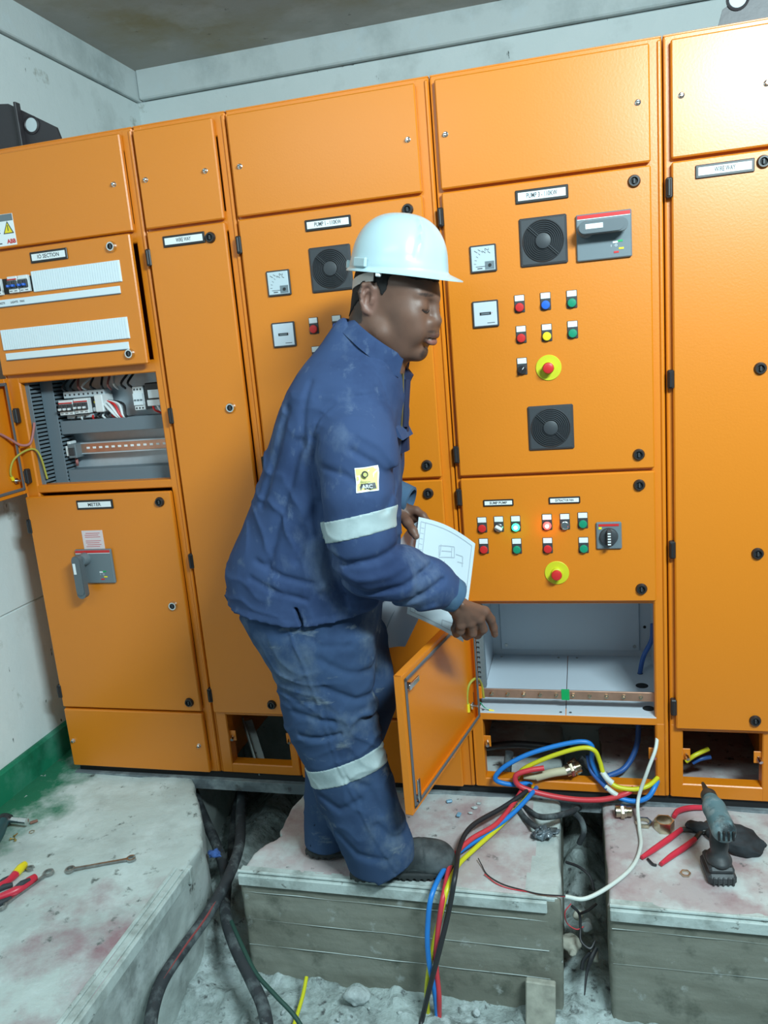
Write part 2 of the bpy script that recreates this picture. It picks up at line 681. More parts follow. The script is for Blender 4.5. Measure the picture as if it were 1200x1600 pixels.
RUBM = layered('rubble_floor', (0.44, 0.52, 0.51), [((0.22, 0.26, 0.25), 7, 0.45, 0.62), ((0.52, 0.60, 0.60), 15, 0.5, 0.62), ((0.10, 0.11, 0.11), 30, 0.58, 0.68)],
               bump=1.0, bscale=70, bdist=0.008)
GREENW = layered('green_skirting_paint', (0.012, 0.20, 0.105), [((0.07, 0.26, 0.18), 7, 0.48, 0.68), ((0.008, 0.11, 0.055), 4, 0.55, 0.7)], rough=0.55, bump=0.2)
ANGLEM = layered('dusty_steel_angle', (0.48, 0.55, 0.53), [((0.30, 0.34, 0.32), 12, 0.45, 0.62), ((0.08, 0.08, 0.07), 30, 0.62, 0.7)], rough=0.7, bump=0.3, bscale=80)

m = MB()
m.box((-1.80, -3.2, -0.5), (-1.58, 1.56, 0.598), WALLM, 0.004)
m.box((-1.80, -3.2, 0.600), (-1.576, 1.56, 2.552), WALLM, 0.004)
struct(m.build('wall_left'))
m = MB(); m.box((-1.8, -3.2, 2.556), (-1.560, 1.40, 2.72), BEAMM, 0.004); struct(m.build('trim_1'))
m = MB(); m.box((-1.80, 1.38, -0.5), (3.2, 1.56, 2.556), WALLM, 0.004); struct(m.build('wall_back'))
m = MB(); m.box((-1.558, 1.352, 2.560), (3.2, 1.42, 2.72), BEAMM, 0.006); struct(m.build('trim_2'))
m = MB(); m.box((-1.8, -3.2, 2.68), (3.2, 1.56, 2.8), CEILM); struct(m.build('ceiling'))
m = MB(); m.box((-1.6, -2.6, -0.02), (-1.562, 0.95, 0.108), GREENW, 0.008); struct(m.build('baseboard_left'))


def poly_sd(P, poly):
    """signed distance to a polygon in x,y"""
    d = np.full(len(P), 1e9)
    s_ = np.ones(len(P))
    n = len(poly)
    x, y = P[:, 0], P[:, 1]
    for i in range(n):
        a, b = poly[i], poly[(i + 1) % n]
        ex, ey = b[0] - a[0], b[1] - a[1]
        wx, wy = x - a[0], y - a[1]
        t = np.clip((wx * ex + wy * ey) / (ex * ex + ey * ey), 0, 1)
        d = np.minimum(d, (wx - ex * t) ** 2 + (wy - ey * t) ** 2)
        c1, c2, c3 = y >= a[1], y < b[1], ex * wy > ey * wx
        fl = (c1 & c2 & c3) | (~c1 & ~c2 & ~c3)
        s_ = np.where(fl, -s_, s_)
    return s_ * np.sqrt(d)


def slab(name, poly, zt, zb, h, amp, mats, matf, seed, hi_y, cut=None, bound=None):
    def f(P, c=None, rad=None):
        return near_only(fine, lambda P_, c_, r_: np.maximum(poly_sd(P_, poly), np.maximum(P_[:, 2] - zt, zb - P_[:, 2])), P, c, rad, 0.12 if cut else 0.04)

    def fine(P, d, c=None, rad=None):
        d2 = poly_sd(P, poly)
        dz = np.maximum(P[:, 2] - zt, zb - P[:, 2])
        nz = fbm(P, 9, 3, seed) * amp[0] + fbm(P, 45, 2, seed + 5) * amp[1]
        d = smax(d2 + nz, dz + fbm(P, 5, 2, seed + 9) * amp[2] + fbm(P, 38, 2, seed + 3) * amp[3], 0.012)
        if cut:
            d = cut(P, d)
        return d
    V, Q = surface(f, *bound, h)
    ce = V[Q].mean(1)
    n_ = np.cross(V[Q[:, 1]] - V[Q[:, 0]], V[Q[:, 2]] - V[Q[:, 0]])
    n_ /= np.linalg.norm(n_, axis=1)[:, None] + 1e-12
    o = put(np_mesh(name, V, Q, mats, matf(ce, n_)), name)
    return struct(o)


def top_or_face(ce, n_):
    return np.where((n_[:, 2] > 0.45) & (ce[:, 2] > -0.06), 0, 1)


# raised floor to the left, two plinth blocks, and the trench between them
slab('floor', [(-1.75, -2.2), (-0.775, -2.2), (-0.775, -0.42), (-0.79, -0.30), (-0.84, -0.20), (-0.93, -0.06), (-1.0, 0.03), (-1.02, 0.5), (-1.75, 0.5)],
     0.0, -0.40, 0.012, (0.006, 0.002, 0.004, 0.0012), [SLABM, CONC], top_or_face, 3, 0,
     cut=lambda P, d: np.maximum(d, 0) + np.minimum(d, 0),
     bound=((-1.78, -1.25, -0.42), (-0.74, 0.52, 0.05)))


def broken(P, d):
    # the back left corner has been hacked away, and a scoop towards the right-hand end
    e = np.linalg.norm((P - np.array((-0.66, -0.24, -0.01))) * (1, 1, 1.1), axis=1) - 0.085 + fbm(P, 16, 3, 41) * 0.03
    d = smax(d, -e, 0.01)
    e = np.linalg.norm((P - np.array((0.19, -0.10, 0.03))) * (1, 1, 1.2), axis=1) - 0.075 + fbm(P, 18, 3, 44) * 0.025
    return smax(d, -e, 0.01)


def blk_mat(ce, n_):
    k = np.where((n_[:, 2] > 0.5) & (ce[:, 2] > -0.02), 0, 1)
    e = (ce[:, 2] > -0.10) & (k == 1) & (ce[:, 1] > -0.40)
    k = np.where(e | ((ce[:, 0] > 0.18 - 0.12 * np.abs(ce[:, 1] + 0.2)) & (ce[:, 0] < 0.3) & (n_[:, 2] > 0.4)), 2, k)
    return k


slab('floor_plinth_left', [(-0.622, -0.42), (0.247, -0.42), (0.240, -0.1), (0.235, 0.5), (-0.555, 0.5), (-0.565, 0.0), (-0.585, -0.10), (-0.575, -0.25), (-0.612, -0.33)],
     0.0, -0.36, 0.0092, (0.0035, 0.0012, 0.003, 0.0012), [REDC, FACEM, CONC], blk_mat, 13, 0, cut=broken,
     bound=((-0.70, -0.46, -0.38), (0.29, 0.52, 0.04)))
slab('floor_plinth_right', [(0.362, -0.425), (1.35, -0.425), (1.35, 0.5), (0.362, 0.5)],
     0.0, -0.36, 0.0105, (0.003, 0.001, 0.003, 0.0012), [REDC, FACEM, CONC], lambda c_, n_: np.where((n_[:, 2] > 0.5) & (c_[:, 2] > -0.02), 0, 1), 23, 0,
     bound=((0.33, -0.46, -0.38), (1.38, 0.52, 0.04)))


m = MB(); m.box((-1.8, 0.50, -0.45), (3.2, 1.40, -0.002), CONC); struct(m.build('floor_back'))


# trench and pit floor: a height field of settled rubble
def pit():
    nx, ny = 330, 250
    xs = np.linspace(-1.1, 1.4, nx)
    ys = np.linspace(-1.25, 0.75, ny)
    X, Y = np.meshgrid(xs, ys, indexing='ij')
    P = np.stack([X.ravel(), Y.ravel(), np.zeros(nx * ny)], 1)
    z = -0.335 + fbm(P, 6, 2, 61) * 0.012 + np.maximum(fbm(P, 26, 3, 64), 0) * 0.016 + vnoise(P, 85, 66) * 0.0025
    u = np.clip((P[:, 1] + 0.36) / 0.42, 0, 1)
    inr = np.exp(-((P[:, 0] - 0.29) / 0.085) ** 2)
    z = z + inr * u * (0.10 + 0.03 * fbm(P, 14, 2, 70))
    inl = np.exp(-((P[:, 0] + 0.80) / 0.10) ** 2) * np.clip((P[:, 1] + 0.60) / 0.5, 0, 1)
    z = z + inl * 0.12
    V = np.stack([P[:, 0], P[:, 1], z], 1)
    I = np.arange(nx * ny).reshape(nx, ny)
    Q = np.stack([I[:-1, :-1].ravel(), I[1:, :-1].ravel(), I[1:, 1:].ravel(), I[:-1, 1:].ravel()], 1)
    struct(put(np_mesh('floor_trench', V, Q, [RUBM]), 'floor_trench'))


pit()

# steel angle edging let into the plinth edges
m = MB()
m.box((-0.620, -0.430, -0.036), (0.215, -0.4185, -0.004), ANGLEM, 0.0025)
m.box((-0.620, -0.4185, -0.010), (0.235, -0.392, 0.0005), ANGLEM, 0.0025)
m.tube([(-0.62, -0.420, 0.002), (-0.2, -0.420, 0.002), (0.215, -0.420, 0.002)], 0.0045, ANGLEM, 8, 1)
struct(m.build('trim_3'))
m = MB()
m.box((0.366, -0.435, -0.036), (1.35, -0.4235, -0.004), ANGLEM, 0.0025)
m.box((0.366, -0.4235, -0.010), (1.35, -0.397, 0.0005), ANGLEM, 0.0025)
m.tube([(0.366, -0.425, 0.002), (0.8, -0.425, 0.002), (1.35, -0.425, 0.002)], 0.0045, ANGLEM, 8, 1)
struct(m.build('trim_4'))
m = MB()
m.box((-0.779, -1.3, -0.034), (-0.766, -0.415, 0.0), ANGLEM, 0.003)
m.box((-0.812, -1.3, -0.004), (-0.800, -0.43, 0.006), ANGLEM, 0.003)
m.box((-0.800, -1.3, -0.010), (-0.779, -0.43, 0.0025), ANGLEM, 0.002)
m.box((-0.779, -0.430, -0.050), (-0.764, -0.410, 0.001), ANGLEM, 0.003)
struct(m.build('trim_5'))
# board marks left by the formwork on the plinth face
for k, z in enumerate((-0.058, -0.145, -0.228)):
    m = MB()
    pts = [(-0.615 + 0.083 * i, -0.4225, z - 0.004 * i / 10 + rnd.uniform(-0.0015, 0.0015)) for i in range(11)]
    m.tube(pts, [0.0008 + rnd.uniform(-0.0008, 0.0008) for _ in pts], CONC, 6, 3)
    struct(m.build('trim_%d' % (6 + k)))
for k, z in enumerate((-0.062, -0.16)):
    m = MB()
    pts = [(0.37 + 0.09 * i, -0.4275, z + rnd.uniform(-0.0015, 0.0015)) for i in range(11)]
    m.tube(pts, [0.0008 + rnd.uniform(-0.0008, 0.0008) for _ in pts], CONC, 6, 3)
    struct(m.build('trim_%d' % (9 + k)))

# ---------------------------------------------------------------- control cabinets
ZT, ZB, DEP = 2.045, 0.03, 0.60
YD = 0.018                      # door thickness; door fronts lie at y = 0


def latch_mesh(ring=BLACKP, back=False):
    m = MB()
    m.lathe((0, 0.002, 0), (0, -1, 0), [(0, 0.0155), (0.004, 0.0155), (0.008, 0.0135), (0.011, 0.0125), (0.011, 0.009), (0.004, 0.0085)], ring, 22)
    m.lathe((0, 0, 0), (0, -1, 0), [(0, 0.0084), (0.003, 0.0084)], BLACKV, 18)
    m.box((-0.0022, -0.0095, -0.006), (0.0022, -0.002, 0.006), DARKP, 0.0006)
    return m.mesh('latch')


def screw_mesh():
    m = MB()
    m.lathe((0, 0.001, 0), (0, -1, 0), [(0, 0.0072), (0.002, 0.0072), (0.003, 0.0055), (0.009, 0.0052), (0.0105, 0.0035)], CHROME, 14)
    m.box((-0.0042, -0.0112, -0.0008), (0.0042, -0.0100, 0.0008), DARKP)
    return m.mesh('screw')


def hinge_mesh():
    m = MB()
    m.box((-0.008, -0.004, -0.024), (0.008, 0.0175, 0.024), BLACKP, 0.003)
    m.cyl((-0.001, -0.004, -0.019), (-0.001, -0.004, 0.019), 0.0045, BLACKP, 12)
    return m.mesh('hinge')


def button_mesh(cap, kind='flush'):
    m = MB()
    m.box((-0.0135, -0.003, -0.0165), (0.0135, 0.0005, 0.0285), DARKP, 0.0012)
    m.cyl((0, 0.0005, -0.0035), (0, -0.0035, -0.0035), 0.0135, DARKP, 22)
    m.box((-0.0120, -0.0042, 0.0125), (0.0120, -0.0028, 0.0272), WHITE, 0.0008)
    m.lathe((0, -0.003, -0.0035), (0, -1, 0), [(0, 0.0128), (0.003, 0.0128), (0.0045, 0.0118)], DARKP if kind != 'lamp' else GREYP, 22)
    if kind == 'flush':
        m.lathe((0, -0.006, -0.0035), (0, -1, 0), [(0, 0.0112), (0.004, 0.0112), (0.0055, 0.0098), (0.006, 0.006)], cap, 22)
    elif kind == 'lit':
        m.lathe((0, -0.006, -0.0035), (0, -1, 0), [(0, 0.0112), (0.0035, 0.0112), (0.006, 0.009), (0.0072, 0.005)], cap, 22)
        m.lathe((0, -0.0115, -0.0035), (0, -1, 0), [(0, 0.006), (0.0022, 0.005)], LEDW, 18)
    elif kind == 'selector':
        m.lathe((0, -0.006, -0.0035), (0, -1, 0), [(0, 0.0115), (0.003, 0.011), (0.004, 0.0105)], cap, 22)
        T = Matrix.Translation((0, 0, -0.0035)) @ Matrix.Rotation(R(38), 4, 'Y')
        m.box((-0.0032, -0.018, -0.0098), (0.0032, -0.009, 0.0098), cap, 0.0012, T)
        m.box((-0.0008, -0.0184, 0.002), (0.0008, -0.0178, 0.009), WHITE if cap is BLACKP else DARKP, 0, T)
    elif kind == 'clear':
        m.lathe((0, -0.006, -0.0035), (0, -1, 0), [(0, 0.0118), (0.005, 0.0118), (0.006, 0.0095), (0.0045, 0.0085), (0.0045, 0.004)], CHROME, 22)
        m.lathe((0, -0.006, -0.0035), (0, -1, 0), [(0, 0.0085), (0.0042, 0.0085)], cap, 22)
    elif kind == 'selector_white':
        m.lathe((0, -0.006, -0.0035), (0, -1, 0), [(0, 0.0120), (0.004, 0.0118), (0.005, 0.0105)], CHROME, 22)
        T = Matrix.Translation((0, 0, -0.0035)) @ Matrix.Rotation(R(-60), 4, 'Y')
        m.box((-0.0034, -0.018, -0.0105), (0.0034, -0.010, 0.0105), cap, 0.0014, T)
    return m.mesh('push_button')


def estop_mesh():
    m = MB()
    m.lathe((0, 0, 0), (0, -1, 0), [(0, 0.0335), (0.0022, 0.0335), (0.003, 0.0325), (0.003, 0.018)], LIME, 36)
    m.lathe((0, -0.002, 0), (0, -1, 0), [(0, 0.0155), (0.010, 0.0145), (0.012, 0.0105)], LIME, 24)
    m.lathe((0, -0.013, 0), (0, -1, 0), [(0, 0.009), (0.004, 0.0095), (0.007, 0.0138), (0.014, 0.0148), (0.018, 0.0128), (0.0195, 0.008)], RED, 26)
    return m.mesh('emergency_stop')


def fan_mesh(sz=0.12):
    m = MB()
    h = sz / 2
    m.box((-h, -0.006, -h), (h, 0.0005, h), DARKP, 0.004)
    m.box((-h + 0.004, -0.0075, -h + 0.004), (h - 0.004, -0.004, h - 0.004), DARKP, 0.002)
    rr = h * 0.86
    m.lathe((0, -0.0065, 0), (0, -1, 0), [(0, rr), (0.0015, rr)], BLACKV, 40)
    for k in range(7):
        r = rr * (1.0 - k * 0.092)
        vs, fs, n = [], [], 44
        for i in range(n):
            a = 2 * PI * i / n
            for (dr, dy) in ((0.0012, -0.0082), (-0.0012, -0.0112), (-0.0024, -0.0082)):
                vs.append(((r + dr) * math.cos(a), dy, (r + dr) * math.sin(a)))
        for i in range(n):
            j = (i + 1) % n
            for q in range(3):
                fs.append((i * 3 + q, j * 3 + q, j * 3 + (q + 1) % 3, i * 3 + (q + 1) % 3))
        m.add(vs, fs, DARKP)
    m.lathe((0, -0.007, 0), (0, -1, 0), [(0, rr * 0.37), (0.005, rr * 0.37), (0.006, rr * 0.33)], DARKP, 28)
    for s in (-1, 1):
        T = Matrix.Rotation(R(-45), 4, 'Y')
        for o_ in (-0.0022, 0.0022):
            m.box((o_ - 0.0008, -0.0122, s * rr * 0.36 if s > 0 else -rr), (o_ + 0.0008, -0.008, rr if s > 0 else -rr * 0.36), DARKP, 0, T)
    return m.mesh('fan_filter')


def meter_mesh(kind):
    m = MB()
    m.box((-0.0345, -0.007, -0.0345), (0.0345, 0.0005, 0.0345), DARKP, 0.002)
    m.box((-0.0305, -0.0085, -0.0305), (0.0305, -0.006, 0.0305), SILVER if kind == 'needle' else PLATEW, 0.001)
    if kind == 'needle':
        for i in range(7):
            a = R(8 + i * 13)
            c, s = math.cos(a), math.sin(a)
            T = Matrix.Translation((0.018 - 0.040 * c, -0.0087, -0.018 + 0.040 * s)) @ Matrix.Rotation(a, 4, 'Y')
            m.box((-0.003, -0.0002, -0.0005), (0.003, 0, 0.0005), INK, 0, T)
        for (x, z, ln) in ((-0.018, 0.018, 0.005), (-0.009, 0.021, 0.004), (0.003, 0.016, 0.005), (0.010, 0.022, 0.005), (0.016, 0.014, 0.004)):
            T = Matrix.Translation((x, -0.0087, z)) @ Matrix.Rotation(R(35), 4, 'Y')
            m.box((-ln, -0.0002, -0.0007), (ln, 0, 0.0007), INK, 0, T)
        m.box((-0.020, -0.0090, -0.0205), (0.006, -0.0085, -0.0192), INK)
        m.box((-0.016, -0.0088, -0.026), (-0.003, -0.0085, -0.0235), INK)
        m.box((0.004, -0.0088, -0.0285), (0.0285, -0.0084, -0.008), GREYP)
        m.cyl((0.017, -0.0085, -0.018), (0.017, -0.0105, -0.018), 0.0042, BLACKP, 16)
    else:
        m.box((-0.015, -0.0089, -0.003), (0.015, -0.0084, 0.0045), BLACKP)
        m.box((-0.011, -0.0092, -0.001), (0.011, -0.0088, 0.0022), GREYP)
        m.box((0.004, -0.0088, -0.0245), (0.024, -0.0085, -0.0228), INK)
        m.box((0.017, -0.0089, 0.0005), (0.0185, -0.0085, 0.002), RED)
    return m.mesh('panel_meter')


def plate_mesh(txt, w_=0.131, h_=0.033, name='nameplate'):
    m = MB()
    m.box((-w_ / 2, -0.0045, -h_ / 2), (w_ / 2, 0.0005, h_ / 2), BLACKP, 0.0015)
    b = h_ * 0.20
    m.box((-w_ / 2 + b, -0.0052, -h_ / 2 + b), (w_ / 2 - b, -0.0042, h_ / 2 - b), WHITE, 0.0004)
    m.text(txt, (0, -0.00535, 0), h_ * 0.36, INK, wid=w_ * 0.58 if len(txt) > 8 else w_ * 0.36, bold=0.0003)
    return m.mesh(name)


LATCH, SCREW, HINGE, ESTOP, FAN = latch_mesh(), screw_mesh(), hinge_mesh(), estop_mesh(), fan_mesh()
LATCHC = latch_mesh(CHROME)
METER_N, METER_C = meter_mesh('needle'), meter_mesh('counter')
B_RED, B_BLUE, B_GREEN, B_YEL = button_mesh(RED), button_mesh(BLUE), button_mesh(GREEN), button_mesh(YELLOW)
B_SEL, B_SELW = button_mesh(BLACKP, 'selector'), button_mesh(WHITEP, 'selector_white')
B_LG, B_LR, B_CL = button_mesh(LEDG, 'lit'), button_mesh(LEDR, 'lit'), button_mesh(CLEAR, 'clear')


def sub(me, name, parent, x, z, y=0.0, label=None):
    o = put(me, name, parent, (x, y, z))
    if label:
        o['label'] = label
    return o


def frame(parent, x0, x1, rails, posts=(0.028, 0.034), inner=GALV, low_posts=None):
    m = MB()
    y0, y1 = YD + 0.001, YD + 0.045
    for (a, b) in ((x0 + 0.0008, x0 + posts[0]), (x1 - posts[1], x1 - 0.0008)):
        m.box((a, y0, ZB), (b, y1, ZT), ORANGE, 0.004)
    m.box((x1 - 0.012, y0 - 0.005, ZB + 0.005), (x1 - 0.0015, y0 + 0.004, ZT - 0.008), ORANGE, 0.003)
    m.box((x0 + 0.0015, y0 - 0.004, ZB + 0.005), (x0 + 0.006, y0 + 0.004, ZT - 0.008), ORANGE, 0.002)
    for (z0, z1) in rails:
        m.box((x0 + 0.004, y0 + 0.0004, z0), (x1 - 0.004, y1, z1), ORANGE, 0.003)
    if low_posts:
        zz = 0.262
        m.box((x0 + 0.003, y0 - 0.0006, ZB + 0.001), (low_posts[0], y1, zz), ORANGE, 0.003)
        m.box((low_posts[1], y0 - 0.0006, ZB + 0.001), (x1 - 0.003, y1, zz), ORANGE, 0.003)
    m.build('frame', parent)
    m = MB()
    m.box((x0 + 0.001, y1, ZB), (x0 + 0.004, DEP, ZT - 0.003), ORANGE)
    m.box((x1 - 0.004, y1, ZB), (x1 - 0.001, DEP, ZT - 0.003), ORANGE)
    m.build('side_panels', parent)
    m = MB(); m.box((x0 + 0.001, YD + 0.002, ZT - 0.002), (x1 - 0.001, DEP, ZT + 0.002), ORANGE, 0.001); m.build('roof', parent)
    m = MB(); m.box((x0 + 0.001, DEP - 0.003, ZB), (x1 - 0.001, DEP, ZT), ORANGE); m.build('back_panel', parent)


def door(parent, x0, x1, z0, z1, name='door', inside=False, lift=0.0):
    m = MB()
    if not inside:
        m.box((x0, -lift, z0), (x1, YD, z1), ORANGE, 0.0035)
    else:
        m.box((x0, 0.0, z0), (x1, 0.003, z1), ORANGE, 0.0012)
        t = 0.003
        for (a, b) in (((x0, z0), (x0 + t, z1)), ((x1 - t, z0), (x1, z1)), ((x0, z0), (x1, z0 + t)), ((x0, z1 - t), (x1, z1))):
            m.box((a[0], 0.0005, a[1]), (b[0], 0.020, b[1]), ORANGE, 0.001)
        r = 0.020
        for (a, b) in (((x0, z0), (x0 + r, z1)), ((x1 - r, z0), (x1, z1)), ((x0 + r, z0), (x1 - r, z0 + r)), ((x0 + r, z1 - r), (x1 - r, z1))):
            m.box((a[0] + 0.0005, 0.0175, a[1] + 0.0005), (b[0] - 0.0005, 0.0205, b[1] - 0.0005), ORANGE, 0.001)
    d = m.build(name, parent)
    if inside:
        m = MB()
        q = 0.012
        for (a, b) in (((x0 + q, z0 + q), (x0 + q + 0.010, z1 - q)), ((x1 - q - 0.010, z0 + q), (x1 - q, z1 - q)),
                       ((x0 + q, z0 + q), (x1 - q, z0 + q + 0.010)), ((x0 + q, z1 - q - 0.010), (x1 - q, z1 - q))):
            m.box((a[0], 0.0200, a[1]), (b[0], 0.0245, b[1]), GASKET, 0.002)
        m.build('gasket', d)
    return d


def lugs(parent, pts):
    for (x, z, s) in pts:
        m = MB()
        m.box((x - 0.012, YD + 0.012, z - 0.018), (x + 0.012, YD + 0.0155, z + 0.018), ORANGE, 0.001)
        m.cyl((x, YD + 0.012, z), (x + 0.004, YD - 0.006, z - 0.006), 0.0055, CHROME, 10)
        m.build('fixing_lug', parent)


RAILS = [(1.995, ZT), (1.735, 1.79), (0.975, 1.035)]

# -- section 0: light and small power section, far left
S0 = thing("control_cabinet", "leftmost orange cabinet section by the white wall, with white breaker strips and open compartment", "cabinet", (-1.153, 0.3, ZB))
frame(S0, -1.435, -0.873, [(1.985, ZT), (1.735, 1.79), (1.362, 1.40), (1.006, 1.032), (0.215, 0.275), (ZB, 0.07)], posts=(0.048, 0.036))
tp = door(S0, -1.430, -0.905, 1.766, 2.030, 'top_panel')
sub(SCREW, 'screw', tp, -0.942, 1.898); sub(SCREW, 'screw', tp, -1.395, 1.898)
m = MB()
m.box((-1.400, -0.0012, 1.772), (-1.294, 0.0003, 1.862), WHITE, 0.0004)
m.box((-1.399, -0.0018, 1.842), (-1.295, -0.001, 1.861), GREYP)
m.prism([(-1.330, 1.808), (-1.302, 1.808), (-1.316, 1.836)], -0.0019, -0.001, YELLOW)
m.prism([(-1.3345, 1.8055), (-1.2975, 1.8055), (-1.316, 1.8415)], -0.0016, -0.001, INK)
m.box((-1.3172, -0.0023, 1.813), (-1.3148, -0.0018, 1.830), INK)
for k in range(4):
    m.box((-1.392, -0.0018, 1.832 - k * 0.008), (-1.345, -0.001, 1.835 - k * 0.008), INK)
m.text('ABB', (-1.311, -0.0018, 1.783), 0.012, RED, bold=0.0007)
m.box((-1.392, -0.0018, 1.778), (-1.345, -0.001, 1.781), INK)
m.build('warning_sticker', tp)['label'] = 'white warning sticker with yellow triangle'

dio = door(S0, -1.430, -0.905, 1.389, 1.758, 'door')
sub(plate_mesh('IO SECTION', 0.131, 0.032), 'nameplate', dio, -1.184, 1.727)
sub(LATCHC, 'latch', dio, -0.966, 1.728, -0.002)
sub(LATCHC, 'latch', dio, -0.958, 1.422, -0.002)


def blank_strip(x0, x1, z0, z1, parent):
    m = MB()
    m.box((x0, -0.004, z0), (x1, 0.0005, z1), PURE, 0.0008)
    n = int((x1 - x0) / 0.0085)
    for i in range(n):
        a = x0 + 0.001 + (x1 - x0 - 0.002) * i / n
        m.box((a, -0.0058, z0 + 0.001), (a + (x1 - x0) / n - 0.0010, -0.0035, z1 - 0.001), PURE, 0.0006)
    m.build('breaker_blank_strip', parent)['label'] = 'ribbed white blanking strip'


blank_strip(-1.256, -0.948, 1.6285, 1.689, dio)
blank_strip(-1.404, -0.950, 1.466, 1.5285, dio)
for (a, b, z0, z1) in ((-1.415, -0.959, 1.597, 1.6175), (-1.401, -0.958, 1.4365, 1.457)):
    m = MB()
    m.box((a, -0.003, z0), (b, 0.0005, z1), PURE, 0.0006)
    m.box((a, -0.0045, z0 - 0.002), (b, 0.0005, z0 + 0.0005), GREYP, 0.0004)
    if z0 > 1.5:
        m.text('SOCKETS', (-1.386, -0.0034, 1.607), 0.006, INK, bold=0.0002)
        m.text('LIGHTS   FAN', (-1.322, -0.0034, 1.607), 0.006, INK, bold=0.0002)
    m.build('label_rail', dio)
m = MB()
m.box((-1.425, -0.0005, 1.632), (-1.256, 0.0002, 1.678), BLACKV)
m.build('breaker_slot', dio)


def mcb_mesh(poles, col, tog=WHITEP):
    m = MB()
    w_ = 0.0172 * poles
    m.box((0, -0.010, -0.024), (w_, 0.012, 0.024), WHITEP, 0.001)
    m.box((0.001, -0.0125, 0.013), (w_ - 0.001, -0.009, 0.0165), col)
    for p in range(poles):
        a = p * 0.0172
        m.box((a + 0.001, -0.016, -0.012), (a + 0.0162, -0.009, 0.011), DARKP, 0.001)
        m.box((a + 0.005, -0.026, -0.008), (a + 0.0122, -0.014, -0.001), tog, 0.001)
        m.box((a + 0.003, -0.0103, -0.020), (a + 0.013, -0.0098, -0.018), INK)
    return m.mesh('circuit_breaker')


sub(mcb_mesh(3, RED), 'circuit_breaker', dio, -1.418, 1.655, -0.001)
sub(mcb_mesh(2, RED, BLUE), 'circuit_breaker', dio, -1.338, 1.657, -0.003)
sub(mcb_mesh(2, WHITEP, BLUE), 'circuit_breaker', dio, -1.300, 1.657, -0.001)
turn(dio, (-1.430, YD), -2.2)

dm0 = door(S0, -1.430, -0.905, 0.258, 0.998, 'door')
sub(plate_mesh('METER', 0.131, 0.030), 'nameplate', dm0, -1.174, 0.966)
for (x, z) in ((-0.944, 0.966), (-0.950, 0.626), (-0.943, 0.291)):
    sub(LATCHC if z > 0.6 and z < 0.7 else LATCH, 'latch', dm0, x, z)
for z in (0.90, 0.316):
    sub(HINGE, 'hinge', dm0, -1.432, z)
m = MB()
m.box((-1.240, -0.0012, 0.819), (-1.164, 0.0003, 0.881), PINK, 0.0003)
for k in range(8):
    if k != 3:
        m.box((-1.230 + 0.004 * (k % 3 == 0), -0.0016, 0.871 - k * 0.0063), (-1.174 - 0.006 * (k % 2), -0.001, 0.8728 - k * 0.0063), PINKINK)
m.build('instruction_sticker', dm0)['label'] = 'small pinkish instruction sticker with red print'


GREYH = mat('handle_grey', (0.105, 0.128, 0.142), rough=0.4)


def switch_handle(parent, x0, x1, z0, z1, px, pz, down, name='isolator_switch'):
    m = MB()
    m.box((x0, -0.010, z0), (x1, 0.0005, z1), GREYP, 0.0025)
    m.box((x0 + 0.003, -0.0108, z1 - 0.0115), (x1 - 0.003, -0.009, z1 - 0.003), RED, 0.0004)
    m.box((x0 + 0.003, -0.0108, z1 - 0.0135), (x1 - 0.003, -0.0092, z1 - 0.0120), WHITE)
    m.lathe((px, -0.009, pz), (0, -1, 0), [(0, 0.021), (0.012, 0.0205), (0.020, 0.018), (0.026, 0.017)], GREYP, 26)
    L_ = 0.108 if down else 0.084
    cs = []
    n = 12
    wd = 0.0155
    d = Vector((0, 0, -1)) if down else Vector((1, 0, 0))
    sd = Vector((1, 0, 0)) if down else Vector((0, 0, 1))
    c = Vector((px - (0.006 if down else 0), 0, pz))
    prof = [c - d * 0.012 + sd * wd, c - d * 0.012 - sd * wd]
    pts = []
    for i in range(n + 1):
        a = PI * i / n - PI / 2
        pts.append(c + d * (L_ + math.cos(a) * wd) + sd * math.sin(a) * wd)
    for i in range(n + 1):
        a = PI * i / n - PI / 2
        pts.append(c - d * (0.004 + math.cos(a) * wd) - sd * math.sin(a) * wd)
    poly = [(p.x, p.z) for p in pts]
    m.prism(poly, -0.052, -0.031, GREYH)
    inner = [(c.x + (q[0] - c.x) * 0.9, c.z + (q[1] - c.z) * 0.9) for q in poly]
    m.prism(inner, -0.055, -0.052, GREYH)
    if down:
        m.box((c.x - 0.011, -0.0565, c.z - 0.040), (c.x - 0.002, -0.054, c.z - 0.004), WHITE, 0.0004)
    else:
        m.box((c.x - 0.002, -0.0565, c.z - 0.004), (c.x + 0.040, -0.054, c.z + 0.008), WHITE, 0.0004)
    for k, (dx, dz, mm) in enumerate(((0.0, 0.010, WHITE), (0.012, 0.012, TAPEG), (0.014, -0.006, YELLOW), (0.002, -0.014, RED))):
        xx = (x0 + x1) / 2 + (0.028 if not down else 0.022) + dx
        zz = z0 + 0.028 + dz
        m.box((xx - 0.007, -0.0110, zz - 0.0022), (xx + 0.005, -0.0098, zz + 0.0022), mm)
    m.text('I   O', ((x0 + x1) / 2 + 0.024, -0.0104, z0 + 0.030), 0.006, WHITE)
    return m.build(name, parent, 30)


switch_handle(dm0, -1.272, -1.140, 0.706, 0.820, -1.236, 0.790, True)['label'] = 'grey rotary isolator with its handle hanging down'

bp0 = door(S0, -1.430, -0.905, 0.036, 0.250, 'bottom_cover')
sub(SCREW, 'screw', bp0, -1.412, 0.132); sub(SCREW, 'screw', bp0, -0.931, 0.135)

